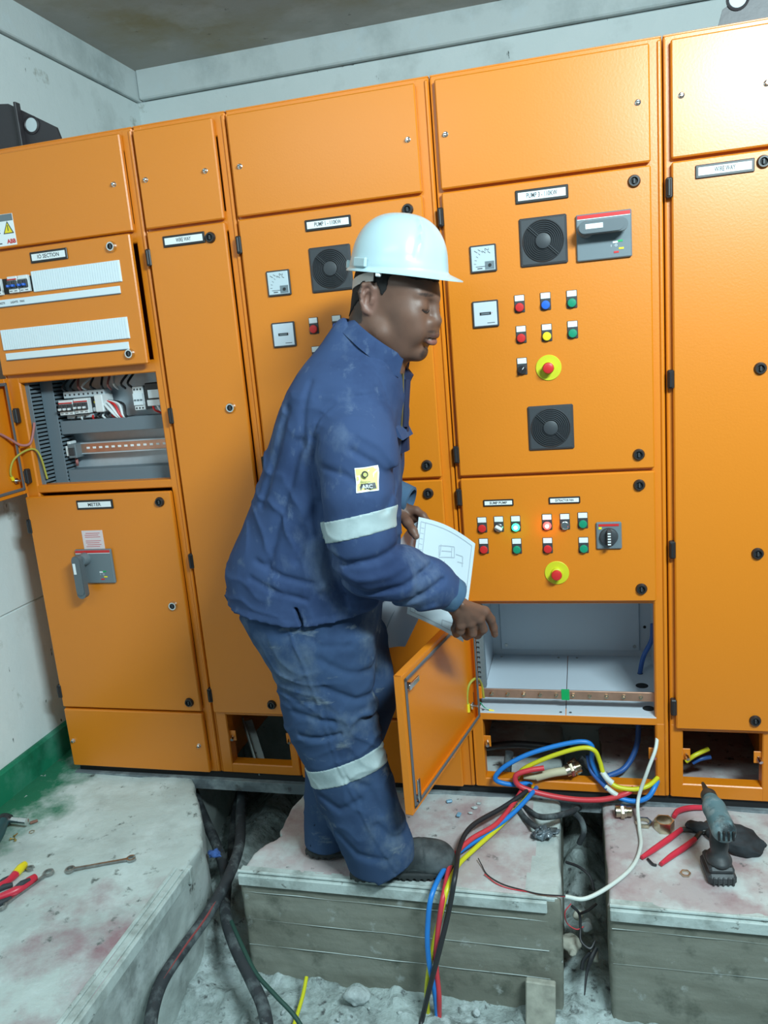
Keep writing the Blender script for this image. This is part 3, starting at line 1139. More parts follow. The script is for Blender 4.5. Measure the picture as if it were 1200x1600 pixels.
# open compartment door, swung right out
do = door(S0, -1.430, -0.905, 1.012, 1.380, 'door', inside=True)
for z in (1.262, 1.066):
    sub(HINGE, 'hinge', S0, -1.412, z, 0.002)
m = MB()
m.cyl((-1.400, 0.004, 1.058), (-1.400, 0.022, 1.058), 0.004, STEEL, 10)
m.lathe((-1.400, 0.008, 1.058), (0, 1, 0), [(0, 0.010), (0.002, 0.010)], CHROME, 16)
m.build('earth_stud', do)
turn(do, (-1.432, 0.002), -89)
m = MB()
m.tube([(-1.425, -0.042, 1.060), (-1.425, -0.050, 1.088), (-1.418, -0.035, 1.125), (-1.398, -0.004, 1.148), (-1.378, 0.022, 1.150), (-1.366, 0.03, 1.12), (-1.36, 0.035, 1.05)], 0.0032, mat('olive_earth_wire', (0.40, 0.36, 0.05), 0.5), 8)
m.tube([(-1.4255, -0.043, 1.062), (-1.4255, -0.048, 1.074)], 0.0055, YELLOW, 8)
m.build('earth_wire', S0)['label'] = 'yellow earth wire looping to the open door'
WMAU = mat('mauve_wire', (0.42, 0.16, 0.15), rough=0.5)
m = MB()
m.tube([(-1.428, -0.12, 1.195), (-1.426, -0.075, 1.215), (-1.415, -0.04, 1.195), (-1.400, -0.012, 1.170), (-1.382, 0.012, 1.172), (-1.374, 0.03, 1.215), (-1.372, 0.035, 1.235)], 0.004, WMAU, 8)
m.tube([(-1.429, -0.125, 1.195), (-1.4265, -0.08, 1.214)], 0.0065, WHITEP, 8)
m.build('door_wiring', S0)['label'] = 'brownish wire loop with a white sleeve'

# wiring compartment
m = MB()
m.box((-1.428, 0.165, 1.0), (-0.880, 0.168, 1.40), GALV)
m.box((-1.430, 0.064, 1.0), (-1.428, 0.168, 1.40), GREYP)
m.box((-0.882, 0.064, 1.0), (-0.880, 0.168, 1.40), GREYP)
m.box((-1.428, 0.020, 1.018), (-0.880, 0.168, 1.021), PLATEW)
m.box((-1.428, 0.062, 1.395), (-0.880, 0.168, 1.40), DARKP)
mp = m.build('mounting_plate', S0)


def duct(parent, x0, x1, z0, z1, y0, y1, comb, name='cable_duct'):
    """cover faces -y; comb of fingers on the +x side"""
    m = MB()
    m.box((x0, y0, z0), (x1, y0 + 0.003, z1), DUCT, 0.001)
    if x1 - x0 < z1 - z0 and comb:
        n = int((z1 - z0) / 0.0125)
        for i in range(n):
            z = z0 + (z1 - z0) * i / n
            m.box((x1 - 0.003, y0 + 0.002, z), (x1 - 0.001, y1, z + 0.0075), DUCT)
            m.box((x0 + 0.001, y0 + 0.002, z), (x0 + 0.003, y1, z + 0.0075), DUCT)
        m.box((x1 - 0.012, y0 + 0.012, z0), (x1 - 0.010, y1, z1), BLACKV)
    else:
        m.box((x0, y0 + 0.002, z0), (x1, y1, z0 + 0.002), DUCT)
        m.box((x0, y0 + 0.002, z1 - 0.002), (x1, y1, z1), DUCT)
    return m.build(name, parent)


duct(mp, -1.425, -1.372, 1.024, 1.392, 0.040, 0.120, True)
duct(mp, -1.372, -1.325, 1.024, 1.392, 0.092, 0.160, True)
duct(mp, -1.325, -0.884, 1.185, 1.228, 0.100, 0.160, False)
duct(mp, -1.325, -0.884, 1.024, 1.066, 0.100, 0.160, False)
duct(mp, -1.325, -0.884, 1.362, 1.393, 0.100, 0.160, False)
m = MB()
m.box((-1.322, 0.130, 1.117), (-0.886, 0.134, 1.149), COPPER, 0.001)
m.box((-1.322, 0.128, 1.147), (-0.886, 0.145, 1.151), GALV)
m.box((-1.322, 0.128, 1.113), (-0.886, 0.145, 1.117), GALV)
for i in range(16):
    x = -1.262 + i * 0.0235
    m.box((x, 0.1286, 1.1295), (x + 0.012, 0.1302, 1.1365), WHITE, 0.0006)
m.build('din_rail', mp)['label'] = 'slotted copper-coloured mounting rail'
m = MB()
m.box((-1.312, 0.098, 1.105), (-1.282, 0.150, 1.152), GREYP, 0.002)
m.box((-1.322, 0.100, 1.112), (-1.311, 0.150, 1.146), WHITEP, 0.002)
m.box((-1.308, 0.094, 1.115), (-1.286, 0.100, 1.140), DARKP, 0.001)
m.box((-1.316, 0.104, 1.150), (-1.304, 0.140, 1.160), WHITEP, 0.002)
m.tube([(-1.308, 0.13, 1.105), (-1.300, 0.12, 1.09), (-1.308, 0.13, 1.078)], 0.005, WMAU, 8)
m.build('terminal_block', mp)
for (x, z, p, c_) in ((-1.308, 1.272, 3, RED), (-1.252, 1.274, 3, RED)):
    me = mcb_mesh(p, c_)
    o = sub(me, 'circuit_breaker', mp, x, z, 0.095)
m = MB()
m.box((-1.302, 0.108, 1.300), (-1.150, 0.150, 1.322), SILVER, 0.002)
m.box((-1.302, 0.108, 1.234), (-1.200, 0.150, 1.246), SILVER, 0.002)
for i in range(9):
    m.cyl((-1.294 + i * 0.017, 0.1075, 1.311), (-1.294 + i * 0.017, 0.110, 1.311), 0.0035, DARKP, 8)
m.build('breaker_terminals', mp)
m = MB()
rw = random.Random(3)
for i in range(10):
    x = -1.29 + i * 0.026
    m.tube([(x, 0.125, 1.318), (x + rw.uniform(-.01, .01), 0.10, 1.335), (x + rw.uniform(-.015, .015), 0.13, 1.362)], 0.0038, [DARKP, BLACKP, WMAU, WHITEP][i % 4], 6, 4)
for i in range(9):
    x = -1.27 + i * 0.020
    m.tube([(x, 0.125, 1.246), (x + rw.uniform(-.01, .01), 0.105, 1.236), (x + rw.uniform(-.015, .015), 0.12, 1.222)], 0.0035, [BLACKP, WHITEP, DARKP, RED][i % 4], 6, 4)
for i in range(5):
    m.tube([(-1.168 + i * 0.004, 0.118, 1.285), (-1.140 + i * 0.012, 0.09 + 0.006 * i, 1.270), (-1.112 + i * 0.008, 0.10, 1.232), (-1.10 + i * 0.008, 0.13, 1.225)], 0.0045, [WHITEP, WHITEP, RED, WHITEP, BLACKP][i], 6, 5)
m.build('control_wiring', mp)
m = MB()
m.box((-1.176, 0.085, 1.250), (-1.146, 0.150, 1.306), WHITEP, 0.003)
m.box((-1.198, 0.104, 1.252), (-1.178, 0.150, 1.266), WHITEP, 0.002)
m.box((-1.190, 0.103, 1.279), (-1.184, 0.107, 1.286), YELLOW)
m.build('relay', mp)['label'] = 'white relay'
m = MB()
m.box((-1.050, 0.110, 1.246), (-1.012, 0.160, 1.322), WHITEP, 0.002)
m.box((-1.048, 0.104, 1.262), (-1.014, 0.112, 1.300), PURE, 0.001)
for i in range(3):
    m.box((-1.044 + i * 0.011, 0.102, 1.276), (-1.037 + i * 0.011, 0.105, 1.281), GREYP)
for i in range(3):
    m.cyl((-1.042 + i * 0.011, 0.1085, 1.312), (-1.042 + i * 0.011, 0.1105, 1.312), 0.003, DARKP, 8)
    m.cyl((-1.042 + i * 0.011, 0.1085, 1.253), (-1.042 + i * 0.011, 0.1105, 1.253), 0.003, DARKP, 8)
m.build('timer_relay', mp)
m = MB()
m.box((-0.996, 0.095, 1.262), (-0.892, 0.160, 1.330), BLACKP, 0.003)
m.box((-0.986, 0.092, 1.282), (-0.944, 0.096, 1.308), PURE, 0.0006)
m.box((-0.990, 0.088, 1.258), (-0.940, 0.120, 1.277), WHITEP, 0.001)
m.tube([(-0.975, 0.095, 1.258), (-0.968, 0.09, 1.245), (-0.955, 0.11, 1.232)], 0.0035, RED, 6, 4)
m.tube([(-0.960, 0.095, 1.258), (-0.950, 0.09, 1.245), (-0.945, 0.11, 1.232)], 0.0035, WHITEP, 6, 4)
m.build('contactor', mp)['label'] = 'black contactor with a white label'

# -- section 1: narrow wireway
S1 = thing('control_cabinet', 'narrow orange cabinet section, second from the left, with a square hole at its foot', 'cabinet', (-0.728, 0.3, ZB))
frame(S1, -0.871, -0.586, [(1.985, ZT), (1.735, 1.79), (0.240, 0.275), (ZB, 0.064)], posts=(0.03, 0.032), low_posts=(-0.828, -0.612))
tp = door(S1, -0.862, -0.618, 1.766, 2.030, 'top_panel')
sub(SCREW, 'screw', tp, -0.840, 1.897); sub(SCREW, 'screw', tp, -0.655, 1.897)
d1 = door(S1, -0.862, -0.618, 0.256, 1.758)
sub(plate_mesh('WIRE WAY', 0.131, 0.031), 'nameplate', d1, -0.746, 1.7245)
for (x, z) in ((-0.664, 1.721), (-0.666, 1.241), (-0.652, 0.292)):
    sub(LATCHC if 1.2 < z < 1.3 else LATCH, 'latch', d1, x, z)
for z in (1.688, 1.229, 0.772, 0.317):
    sub(HINGE, 'hinge', d1, -0.8655, z)
lugs(S1, [(-0.820, 0.160, 1), (-0.618, 0.158, -1)])

# -- section 2: pump starter behind the man
S2 = thing('control_cabinet', 'orange pump starter cabinet section directly behind the standing man', 'cabinet', (-0.30, 0.3, ZB))
frame(S2, -0.585, -0.0165, RAILS + [(0.225, 0.275), (ZB, 0.07)], posts=(0.03, 0.04))
tp = door(S2, -0.576, -0.051, 1.766, 2.030, 'top_panel')
sub(SCREW, 'screw', tp, -0.551, 1.895); sub(SCREW, 'screw', tp, -0.078, 1.898)
d2 = door(S2, -0.576, -0.051, 1.006, 1.758)
sub(plate_mesh('PUMP 1 - 110KW', 0.131, 0.030), 'nameplate', d2, -0.3145, 1.7185)
sub(FAN, 'fan_filter', d2, -0.3175, 1.600)
sub(METER_N, 'panel_meter', d2, -0.4735, 1.5775); sub(METER_C, 'panel_meter', d2, -0.4745, 1.436)
for (x, z, me) in ((-0.384, 1.447, B_RED), (-0.316, 1.447, B_BLUE), (-0.249, 1.447, B_GREEN), (-0.384, 1.368, B_RED), (-0.316, 1.368, B_YEL), (-0.249, 1.368, B_GREEN), (-0.384, 1.288, B_SEL)):
    sub(me, 'push_button', d2, x, z)
sub(ESTOP, 'emergency_stop', d2, -0.315, 1.288)
sub(LATCH, 'latch', d2, -0.092, 1.727); sub(LATCH, 'latch', d2, -0.091, 1.042)
for z in (1.692, 1.067):
    sub(HINGE, 'hinge', d2, -0.5815, z)
d2b = door(S2, -0.576, -0.051, 0.258, 0.998)
sub(LATCH, 'latch', d2b, -0.093, 0.961); sub(LATCH, 'latch', d2b, -0.093, 0.30)
sub(ESTOP, 'emergency_stop', d2b, -0.287, 0.538)
m = MB()
m.box((-0.345, -0.004, 0.300), (-0.242, 0.0005, 0.438), BLACKP, 0.002)
m.box((-0.338, -0.006, 0.307), (-0.249, -0.002, 0.431), BLACKV, 0.002)
m.build('drive_window', d2b)['label'] = 'black square cut-out'
bp2 = door(S2, -0.576, -0.051, 0.036, 0.250, 'bottom_cover')
sub(SCREW, 'screw', bp2, -0.55, 0.14); sub(SCREW, 'screw', bp2, -0.078, 0.142)

# -- section 3: pump starter with open lower door
S3 = thing('control_cabinet', 'orange pump starter cabinet section with lit lamps and its lower door swung open', 'cabinet', (0.267, 0.3, ZB))
frame(S3, -0.015, 0.550, RAILS + [(0.622, 0.66), (0.2535, 0.279), (ZB, 0.060)], posts=(0.022, 0.036), low_posts=(0.018, 0.516))
tp = door(S3, 0.0, 0.520, 1.766, 2.030, 'top_panel')
sub(SCREW, 'screw', tp, 0.021, 1.897); sub(SCREW, 'screw', tp, 0.492, 1.903)
d3 = door(S3, 0.0, 0.520, 1.006, 1.758)
sub(plate_mesh('PUMP 3 - 110KW', 0.132, 0.033), 'nameplate', d3, 0.256, 1.722)
sub(FAN, 'fan_filter', d3, 0.2555, 1.609); sub(FAN, 'fan_filter', d3, 0.2555, 1.129)
switch_handle(d3, 0.338, 0.472, 1.548, 1.661, 0.362, 1.623, False)['label'] = 'grey rotary isolator with its handle turned sideways'
sub(METER_N, 'panel_meter', d3, 0.100, 1.582); sub(METER_C, 'panel_meter', d3, 0.098, 1.441)
for (x, z, me, lb) in ((0.188, 1.453, B_RED, 'red push button'), (0.255, 1.453, B_BLUE, 'blue push button'), (0.3215, 1.452, B_GREEN, 'green push button'),
                       (0.1885, 1.374, B_RED, 'red push button'), (0.255, 1.373, B_YEL, 'yellow push button'), (0.321, 1.375, B_GREEN, 'green push button'),
                       (0.187, 1.291, B_SEL, 'black selector switch')):
    sub(me, 'push_button', d3, x, z, 0, lb)
sub(ESTOP, 'emergency_stop', d3, 0.256, 1.288)
sub(LATCH, 'latch', d3, 0.480, 1.725); sub(LATCH, 'latch', d3, 0.480, 1.044)
for z in (1.698, 1.067):
    sub(HINGE, 'hinge', d3, -0.006, z)
d3b = door(S3, 0.0, 0.520, 0.635, 0.998)
sub(plate_mesh('SUMP PUMP', 0.084, 0.019), 'nameplate', d3b, 0.104, 0.927)
sub(plate_mesh('EXTRACTOR FAN', 0.084, 0.019), 'nameplate', d3b, 0.284, 0.928)
for (x, z, me, lb) in ((0.055, 0.859, B_RED, 'red push button'), (0.102, 0.860, B_SELW, 'white selector switch'), (0.149, 0.860, B_LG, 'glowing green lamp'),
                       (0.235, 0.862, B_LR, 'glowing red lamp'), (0.283, 0.862, B_CL, 'clear lamp'), (0.331, 0.864, B_GREEN, 'green push button'),
                       (0.056, 0.797, B_RED, 'red push button'), (0.149, 0.795, B_GREEN, 'green push button'), (0.234, 0.795, B_RED, 'red push button'), (0.331, 0.794, B_GREEN, 'green push button')):
    sub(me, 'push_button', d3b, x, z, 0, lb)
sub(ESTOP, 'emergency_stop', d3b, 0.256, 0.721)
sub(LATCH, 'latch', d3b, 0.480, 0.962); sub(LATCH, 'latch', d3b, 0.481, 0.672)
sub(HINGE, 'hinge', d3b, -0.006, 0.945); sub(HINGE, 'hinge', d3b, -0.006, 0.69)
m = MB()
m.box((0.365, -0.008, 0.788), (0.432, 0.0005, 0.864), GREYP, 0.003)
m.lathe((0.398, -0.007, 0.824), (0, -1, 0), [(0, 0.025), (0.010, 0.023), (0.012, 0.018)], DARKP, 26)
m.box((0.392, -0.036, 0.802), (0.405, -0.015, 0.847), DARKP, 0.003)
for k in range(5):
    m.box((0.3945, -0.0365, 0.807 + k * 0.0075), (0.4025, -0.0355, 0.8105 + k * 0.0075), WHITE)
m.box((0.372, -0.009, 0.853), (0.425, -0.0075, 0.859), RED)
m.box((0.372, -0.0092, 0.845), (0.380, -0.0075, 0.851), YELLOW)
m.build('rotary_switch', d3b)['label'] = 'small grey rotary switch with a striped knob'
for z in (0.55, 0.33):
    sub(HINGE, 'hinge', S3, -0.006, z, 0.004)

d3c = door(S3, 0.0, 0.520, 0.268, 0.630, 'door', inside=True)
for (x, z, a) in ((0.487, 0.592, 90), (0.489, 0.303, 0)):
    m = MB()
    m.lathe((x, 0.003, z), (0, 1, 0), [(0, 0.011), (0.012, 0.011), (0.014, 0.009), (0.026, 0.0085)], CHROME, 16)
    T = Matrix.Translation((x, 0, z)) @ Matrix.Rotation(R(-a), 4, 'Y')
    m.box((-0.007, 0.026, -0.010), (0.007, 0.030, 0.048), CHROME, 0.001, T)
    m.build('cam_latch', d3c)
m = MB()
m.cyl((0.045, 0.003, 0.330), (0.045, 0.030, 0.330), 0.0035, STEEL, 10)
m.lathe((0.045, 0.012, 0.330), (0, 1, 0), [(0, 0.011), (0.002, 0.011)], CHROME, 16)
for (x, z) in ((0.36, 0.607), (0.22, 0.612)):
    m.cyl((x, 0.003, z), (x, 0.016, z), 0.0025, STEEL, 8)
m.build('earth_stud', d3c)
d3c['label'] = 'open door showing its gasket and chrome cam latches'
turn(d3c, (0.0, 0.004), -101.5)
m = MB()
m.tube([(-0.011, -0.050, 0.323), (-0.013, -0.050, 0.359), (-0.006, -0.040, 0.395), (0.011, -0.010, 0.402), (0.018, 0.040, 0.363), (0.022, 0.050, 0.312)], 0.0038, mat('olive_wire', (0.36, 0.34, 0.04), 0.5), 8)
m.tube([(-0.012, -0.050, 0.314), (-0.012, -0.050, 0.339)], 0.006, YELLOW, 8)
m.build('earth_wire', S3)['label'] = 'olive earth wire looping to the open door'

# compartment of section 3
m = MB()
m.box((0.006, 0.463, 0.277), (0.546, 0.466, 0.70), PLATEW)
m.box((0.038, 0.455, 0.302), (0.502, 0.4625, 0.70), PLATEW, 0.0015)
m.box((0.004, 0.10, 0.277), (0.007, 0.463, 0.70), PLATEW)
m.box((0.538, 0.064, 0.277), (0.541, 0.463, 0.70), PLATEW)
m.box((0.006, 0.064, 0.690), (0.541, 0.463, 0.70), PLATEW)
for (x, z) in ((0.055, 0.318), (0.486, 0.318)):
    m.cyl((x, 0.453, z), (x, 0.458, z), 0.006, STEEL, 12)
for (x, z) in ((0.022, 0.385), (0.520, 0.385)):
    m.cyl((x, 0.4615, z), (x, 0.4635, z), 0.005, BLACKV, 12)
m.build('back_plate', S3)
for (a, b) in ((0.008, 0.2635), (0.2655, 0.540)):
    m = MB()
    m.box((a, 0.020, 0.2760), (b, 0.463, 0.2795), PLATEW, 0.0006)
    for (x, y) in ((a + 0.012, 0.032), (b - 0.014, 0.032), (a + 0.03, 0.44), (b - 0.03, 0.44)):
        m.cyl((x, y, 0.279), (x, y, 0.2815), 0.004, STEEL, 10)
    if a > 0.2:
        m.cyl((0.493, 0.230, 0.2796), (0.493, 0.230, 0.2799), 0.019, BLACKV, 20)
        m.cyl((0.494, 0.322, 0.2796), (0.494, 0.322, 0.2799), 0.009, BLACKV, 16)
        m.cyl((0.500, 0.075, 0.2796), (0.500, 0.075, 0.2799), 0.017, BLACKV, 16)
    m.build('gland_plate', S3)
m = MB()
m.box((0.008, 0.048, 0.314), (0.536, 0.054, 0.342), COPPER, 0.001)
m.build('earth_bar', S3)['label'] = 'copper earth bar with a green tape band'
eb = S3.children[-1]
for i in range(10):
    m = MB()
    x = 0.047 + i * 0.0478
    T = Matrix.Translation((x, 0.048, 0.328)) @ Matrix.Rotation(R(-30 + 15 * (i % 3)), 4, 'Y')
    m.lathe((0, 0, 0), (0, -1, 0), [(0, 0.0065), (0.004, 0.0065), (0.005, 0.004), (0.011, 0.0035)], BRASS, 6, T)
    m.build('bolt', eb)
m = MB(); m.box((0.253, 0.0465, 0.3125), (0.276, 0.0555, 0.3435), TAPEG, 0.0005); m.build('green_tape', eb)['label'] = 'bright green tape'
m = MB()
m.box((0.000, 0.040, 0.312), (0.018, 0.060, 0.352), ORANGE, 0.002)
m.box((0.528, 0.040, 0.308), (0.546, 0.060, 0.352), ORANGE, 0.002)
m.build('bar_bracket', S3)
m = MB()
for i in range(19):
    z = 0.345 + i * 0.016
    m.box((0.008, 0.060, z), (0.0165, 0.063, z + 0.009), GREYP)
m.box((0.0165, 0.060, 0.34), (0.030, 0.063, 0.66), GREYP)
m.box((0.008, 0.066, 0.34), (0.030, 0.085, 0.66), DUCT)
m.build('cable_duct', S3)
m = MB()
WBLUE = mat('blue_cable', (0.03, 0.10, 0.34), rough=0.45)
m.tube([(0.533, 0.300, 0.457), (0.529, 0.300, 0.404), (0.505, 0.310, 0.345), (0.494, 0.322, 0.285), (0.493, 0.322, 0.262)], 0.0075, WBLUE, 10)
m.build('control_cable', S3)['label'] = 'blue cable dropping through the gland plate'
lugs(S3, [(0.026, 0.178, 1), (0.507, 0.160, -1)])
m = MB()
m.tube([(0.012, 0.030, 0.307), (0.025, 0.030, 0.290), (0.046, 0.030, 0.280)], 0.0018, GREEN, 6)
m.tube([(0.038, 0.030, 0.282), (0.053, 0.030, 0.279)], 0.003, YELLOW, 6)
m.build('bonding_lead', S3)

# -- section 4: wireway at the right edge
S4 = thing('control_cabinet', 'orange wireway cabinet section at the right edge of the row', 'cabinet', (0.70, 0.3, ZB))
frame(S4, 0.5515, 0.840, [(1.985, ZT), (1.735, 1.79), (0.240, 0.275), (ZB, 0.074)], posts=(0.03, 0.03), low_posts=(0.588, 0.797))
tp = door(S4, 0.568, 0.815, 1.766, 2.030, 'top_panel')
sub(SCREW, 'screw', tp, 0.591, 1.904); sub(SCREW, 'screw', tp, 0.778, 1.902)
d4 = door(S4, 0.568, 0.815, 0.256, 1.758)
sub(plate_mesh('WIRE WAY', 0.132, 0.031), 'nameplate', d4, 0.6875, 1.727)
for z in (1.731, 1.247, 0.767, 0.290):
    sub(LATCH, 'latch', d4, 0.773, z)
for z in (1.700, 1.235, 0.780, 0.321):
    sub(HINGE, 'hinge', d4, 0.562, z)
lugs(S4, [(0.597, 0.162, 1), (0.789, 0.162, -1)])
S5 = thing('control_cabinet', 'sliver of the next orange cabinet beyond the right-hand wireway', 'cabinet', (1.0, 0.3, ZB))
frame(S5, 0.8415, 1.41, RAILS + [(0.225, 0.275), (ZB, 0.07)], posts=(0.03, 0.04))
door(S5, 0.858, 1.380, 1.766, 2.030, 'top_panel'); door(S5, 0.858, 1.380, 0.258, 1.758); door(S5, 0.858, 1.380, 0.036, 0.250, 'bottom_cover')

# steel base channel under the row
m = MB()
m.box((-1.428, 0.030, -0.004), (1.40, 0.040, 0.030), BLACKV)  # black strip painting the shadow gap below the cabinets
m.box((-1.440, 0.012, -0.034), (1.40, 0.020, 0.002), PLINTHM, 0.002)
m.box((-1.440, 0.012, -0.001), (1.40, 0.070, 0.004), PLINTHM, 0.001)
m.box((-1.440, 0.60, -0.034), (1.40, 0.61, 0.030), BLACKV)
tag(m.build('base_channel'), 'long dusty grey steel channel that the orange cabinets stand on', 'channel')

# lifting angles on the roof
def lifting(x0, x1, mir, lab):
    t = thing('lifting_angle', lab, 'bracket', ((x0 + x1) / 2, 0.08, ZT + 0.002))
    m = MB()
    def X_(u): return x1 - u if not mir else x0 + u
    pts = [(X_(0), ZT + 0.002), (X_(0.012), ZT + 0.045), (X_(0.16), ZT + 0.13), (X_(0.40), ZT + 0.16), (X_(0.40), ZT + 0.002)]
    m.prism(pts, 0.052, 0.060, DARKIRON)
    m.build('plate', t)
    m = MB()
    m.prism([(X_(0.0), ZT + 0.002), (X_(0.0), ZT + 0.009), (X_(0.40), ZT + 0.009), (X_(0.40), ZT + 0.002)], 0.052, 0.12, DARKIRON)
    m.box((min(X_(0.120), X_(0.128)), 0.030, ZT + 0.003), (max(X_(0.120), X_(0.128)), 0.052, ZT + 0.125), DARKIRON, 0.001)
    m.build('gusset', t)
    m = MB()
    c = (X_(0.092 if not mir else 0.045), 0.0505, ZT + 0.062)
    m.lathe(c, (0, -1, 0), [(0, 0.020), (0.001, 0.020)], mat('eyelet_gap_light', (0.5, 0.56, 0.58), 0.8), 24)  # pale disc paints the light showing through the hole
    vs = []
    m.lathe((c[0], 0.053, c[2]), (0, -1, 0), [(0, 0.026), (0.004, 0.026), (0.006, 0.022), (0.004, 0.0195), (0.0, 0.0195)], DARKIRON, 24)
    m.build('eyelet', t)['label'] = 'round lifting hole with painted-in light'
    return t


lifting(-1.50, -1.122, False, 'dark iron lifting angle on top of the leftmost cabinet')
lifting(0.678, 1.05, True, 'dark iron lifting angle on top of the cabinet at the upper right corner')


def indicator(name, x, z, col, e):
    l = bpy.data.lights.new(name, 'POINT')
    l.energy, l.color, l.shadow_soft_size = e, col, 0.006
    o = bpy.data.objects.new(name, l)
    COL.objects.link(o)
    o.location = (x, -0.022, z)


indicator('green_indicator_glow', 0.149, 0.856, (0.05, 1.0, 0.35), 0.020)
indicator('red_indicator_glow', 0.235, 0.858, (1.0, 0.06, 0.04), 0.030)

# ---------------------------------------------------------------- the man
def cloth(name, base, light, dark, rough=0.85):
    m = layered(name, base, [(dark, 4.5, 0.52, 0.72, 5), (light, 7, 0.54, 0.74, 8, None, (1, 1, 0.55)), (light, 26, 0.60, 0.80, 6, None, (1, 1, 0.6))],
                rough=rough, bump=0.25, bscale=420, bdist=0.0006, spec=0.15)
    return m


JACKM = cloth('navy_work_cloth', (0.037, 0.064, 0.145), (0.11, 0.15, 0.23), (0.020, 0.036, 0.092))
TROUM = layered('dusty_navy_cloth', (0.036, 0.066, 0.135), [((0.022, 0.040, 0.09), 5, 0.50, 0.70, 5), ((0.12, 0.16, 0.21), 6, 0.52, 0.74, 8, None, (1, 1, 0.8)),
                ((0.20, 0.24, 0.27), 15, 0.61, 0.78, 7, None, (0.6, 1, 1.6))], rough=0.9, bump=0.25, bscale=420, bdist=0.0006, spec=0.12)
CUFFM = cloth('faded_cuff_cloth', (0.060, 0.115, 0.19), (0.12, 0.18, 0.24), (0.035, 0.07, 0.13))
REFLM = layered('grey_reflective_tape', (0.36, 0.44, 0.45), [((0.26, 0.33, 0.34), 12, 0.5, 0.7)], rough=0.5, bump=0.3, bscale=90, bdist=0.0015)
BOOTM = layered('dusty_black_leather', (0.035, 0.042, 0.045), [((0.12, 0.14, 0.145), 9, 0.42, 0.68, 6), ((0.02, 0.022, 0.025), 14, 0.55, 0.7)], rough=0.55, bump=0.4, bscale=55, bdist=0.002)
BOOTB = mat('black_boot_leather', (0.014, 0.018, 0.022), rough=0.38, bump=0.2)
SOLEM = mat('dark_rubber_sole', (0.03, 0.035, 0.036), rough=0.75, bump=0.5, bscale=70)
HATM = mat('white_hard_hat_shell', (0.43, 0.57, 0.61), rough=0.30, spec=0.5, coat=0.1)
HARN = mat('pale_harness_strap', (0.52, 0.46, 0.42), rough=0.6)
HAIRM = mat('cropped_black_hair', (0.010, 0.009, 0.009), rough=0.9, bump=0.8, bscale=700, bdist=0.001)
NAVYD = mat('dark_navy_lining', (0.012, 0.016, 0.05), rough=0.85)


def skin_mat():
    m = bpy.data.materials.new('dark_brown_skin')
    n, l = nodes_of(m)
    b = n['Principled BSDF']
    b.inputs['Roughness'].default_value = 0.50
    b.inputs['Specular IOR Level'].default_value = 0.45
    b.inputs['Subsurface Weight'].default_value = 0.0
    a = n.new('ShaderNodeVertexColor')
    a.layer_name = 'tone'
    l.new(a.outputs['Color'], b.inputs['Base Color'])
    tc = n.new('ShaderNodeNewGeometry')
    t = n.new('ShaderNodeTexNoise')
    t.inputs['Scale'].default_value = 320
    l.new(tc.outputs['Position'], t.inputs['Vector'])
    bp = n.new('ShaderNodeBump')
    bp.inputs['Strength'].default_value = 0.18
    bp.inputs['Distance'].default_value = 0.0008
    l.new(t.outputs['Fac'], bp.inputs['Height'])
    l.new(bp.outputs['Normal'], b.inputs['Normal'])
    return m


SKIN = skin_mat()
MAN = thing('person', 'man in white hard hat and dusty navy overalls, leaning forward, pointing into the cabinet', 'person', (-0.25, -0.35, 0.0))

# head frame: a forward, b to his left, c up
HO = np.array((-0.072, -0.335, 1.472))
_p, _y = R(13), R(-13)
_F = np.array((math.cos(_p) * math.cos(_y), math.cos(_p) * math.sin(_y), -math.sin(_p)))
_L = np.array((-math.sin(_y), math.cos(_y), 0.0))
_U = np.cross(_F, _L)
HM = np.stack([_F, _L, _U], 1)           # columns: local axes in the world


def hw(a, b, c):
    return HO + HM @ np.array((a, b, c))


def hl(P):
    return (P - HO) @ HM


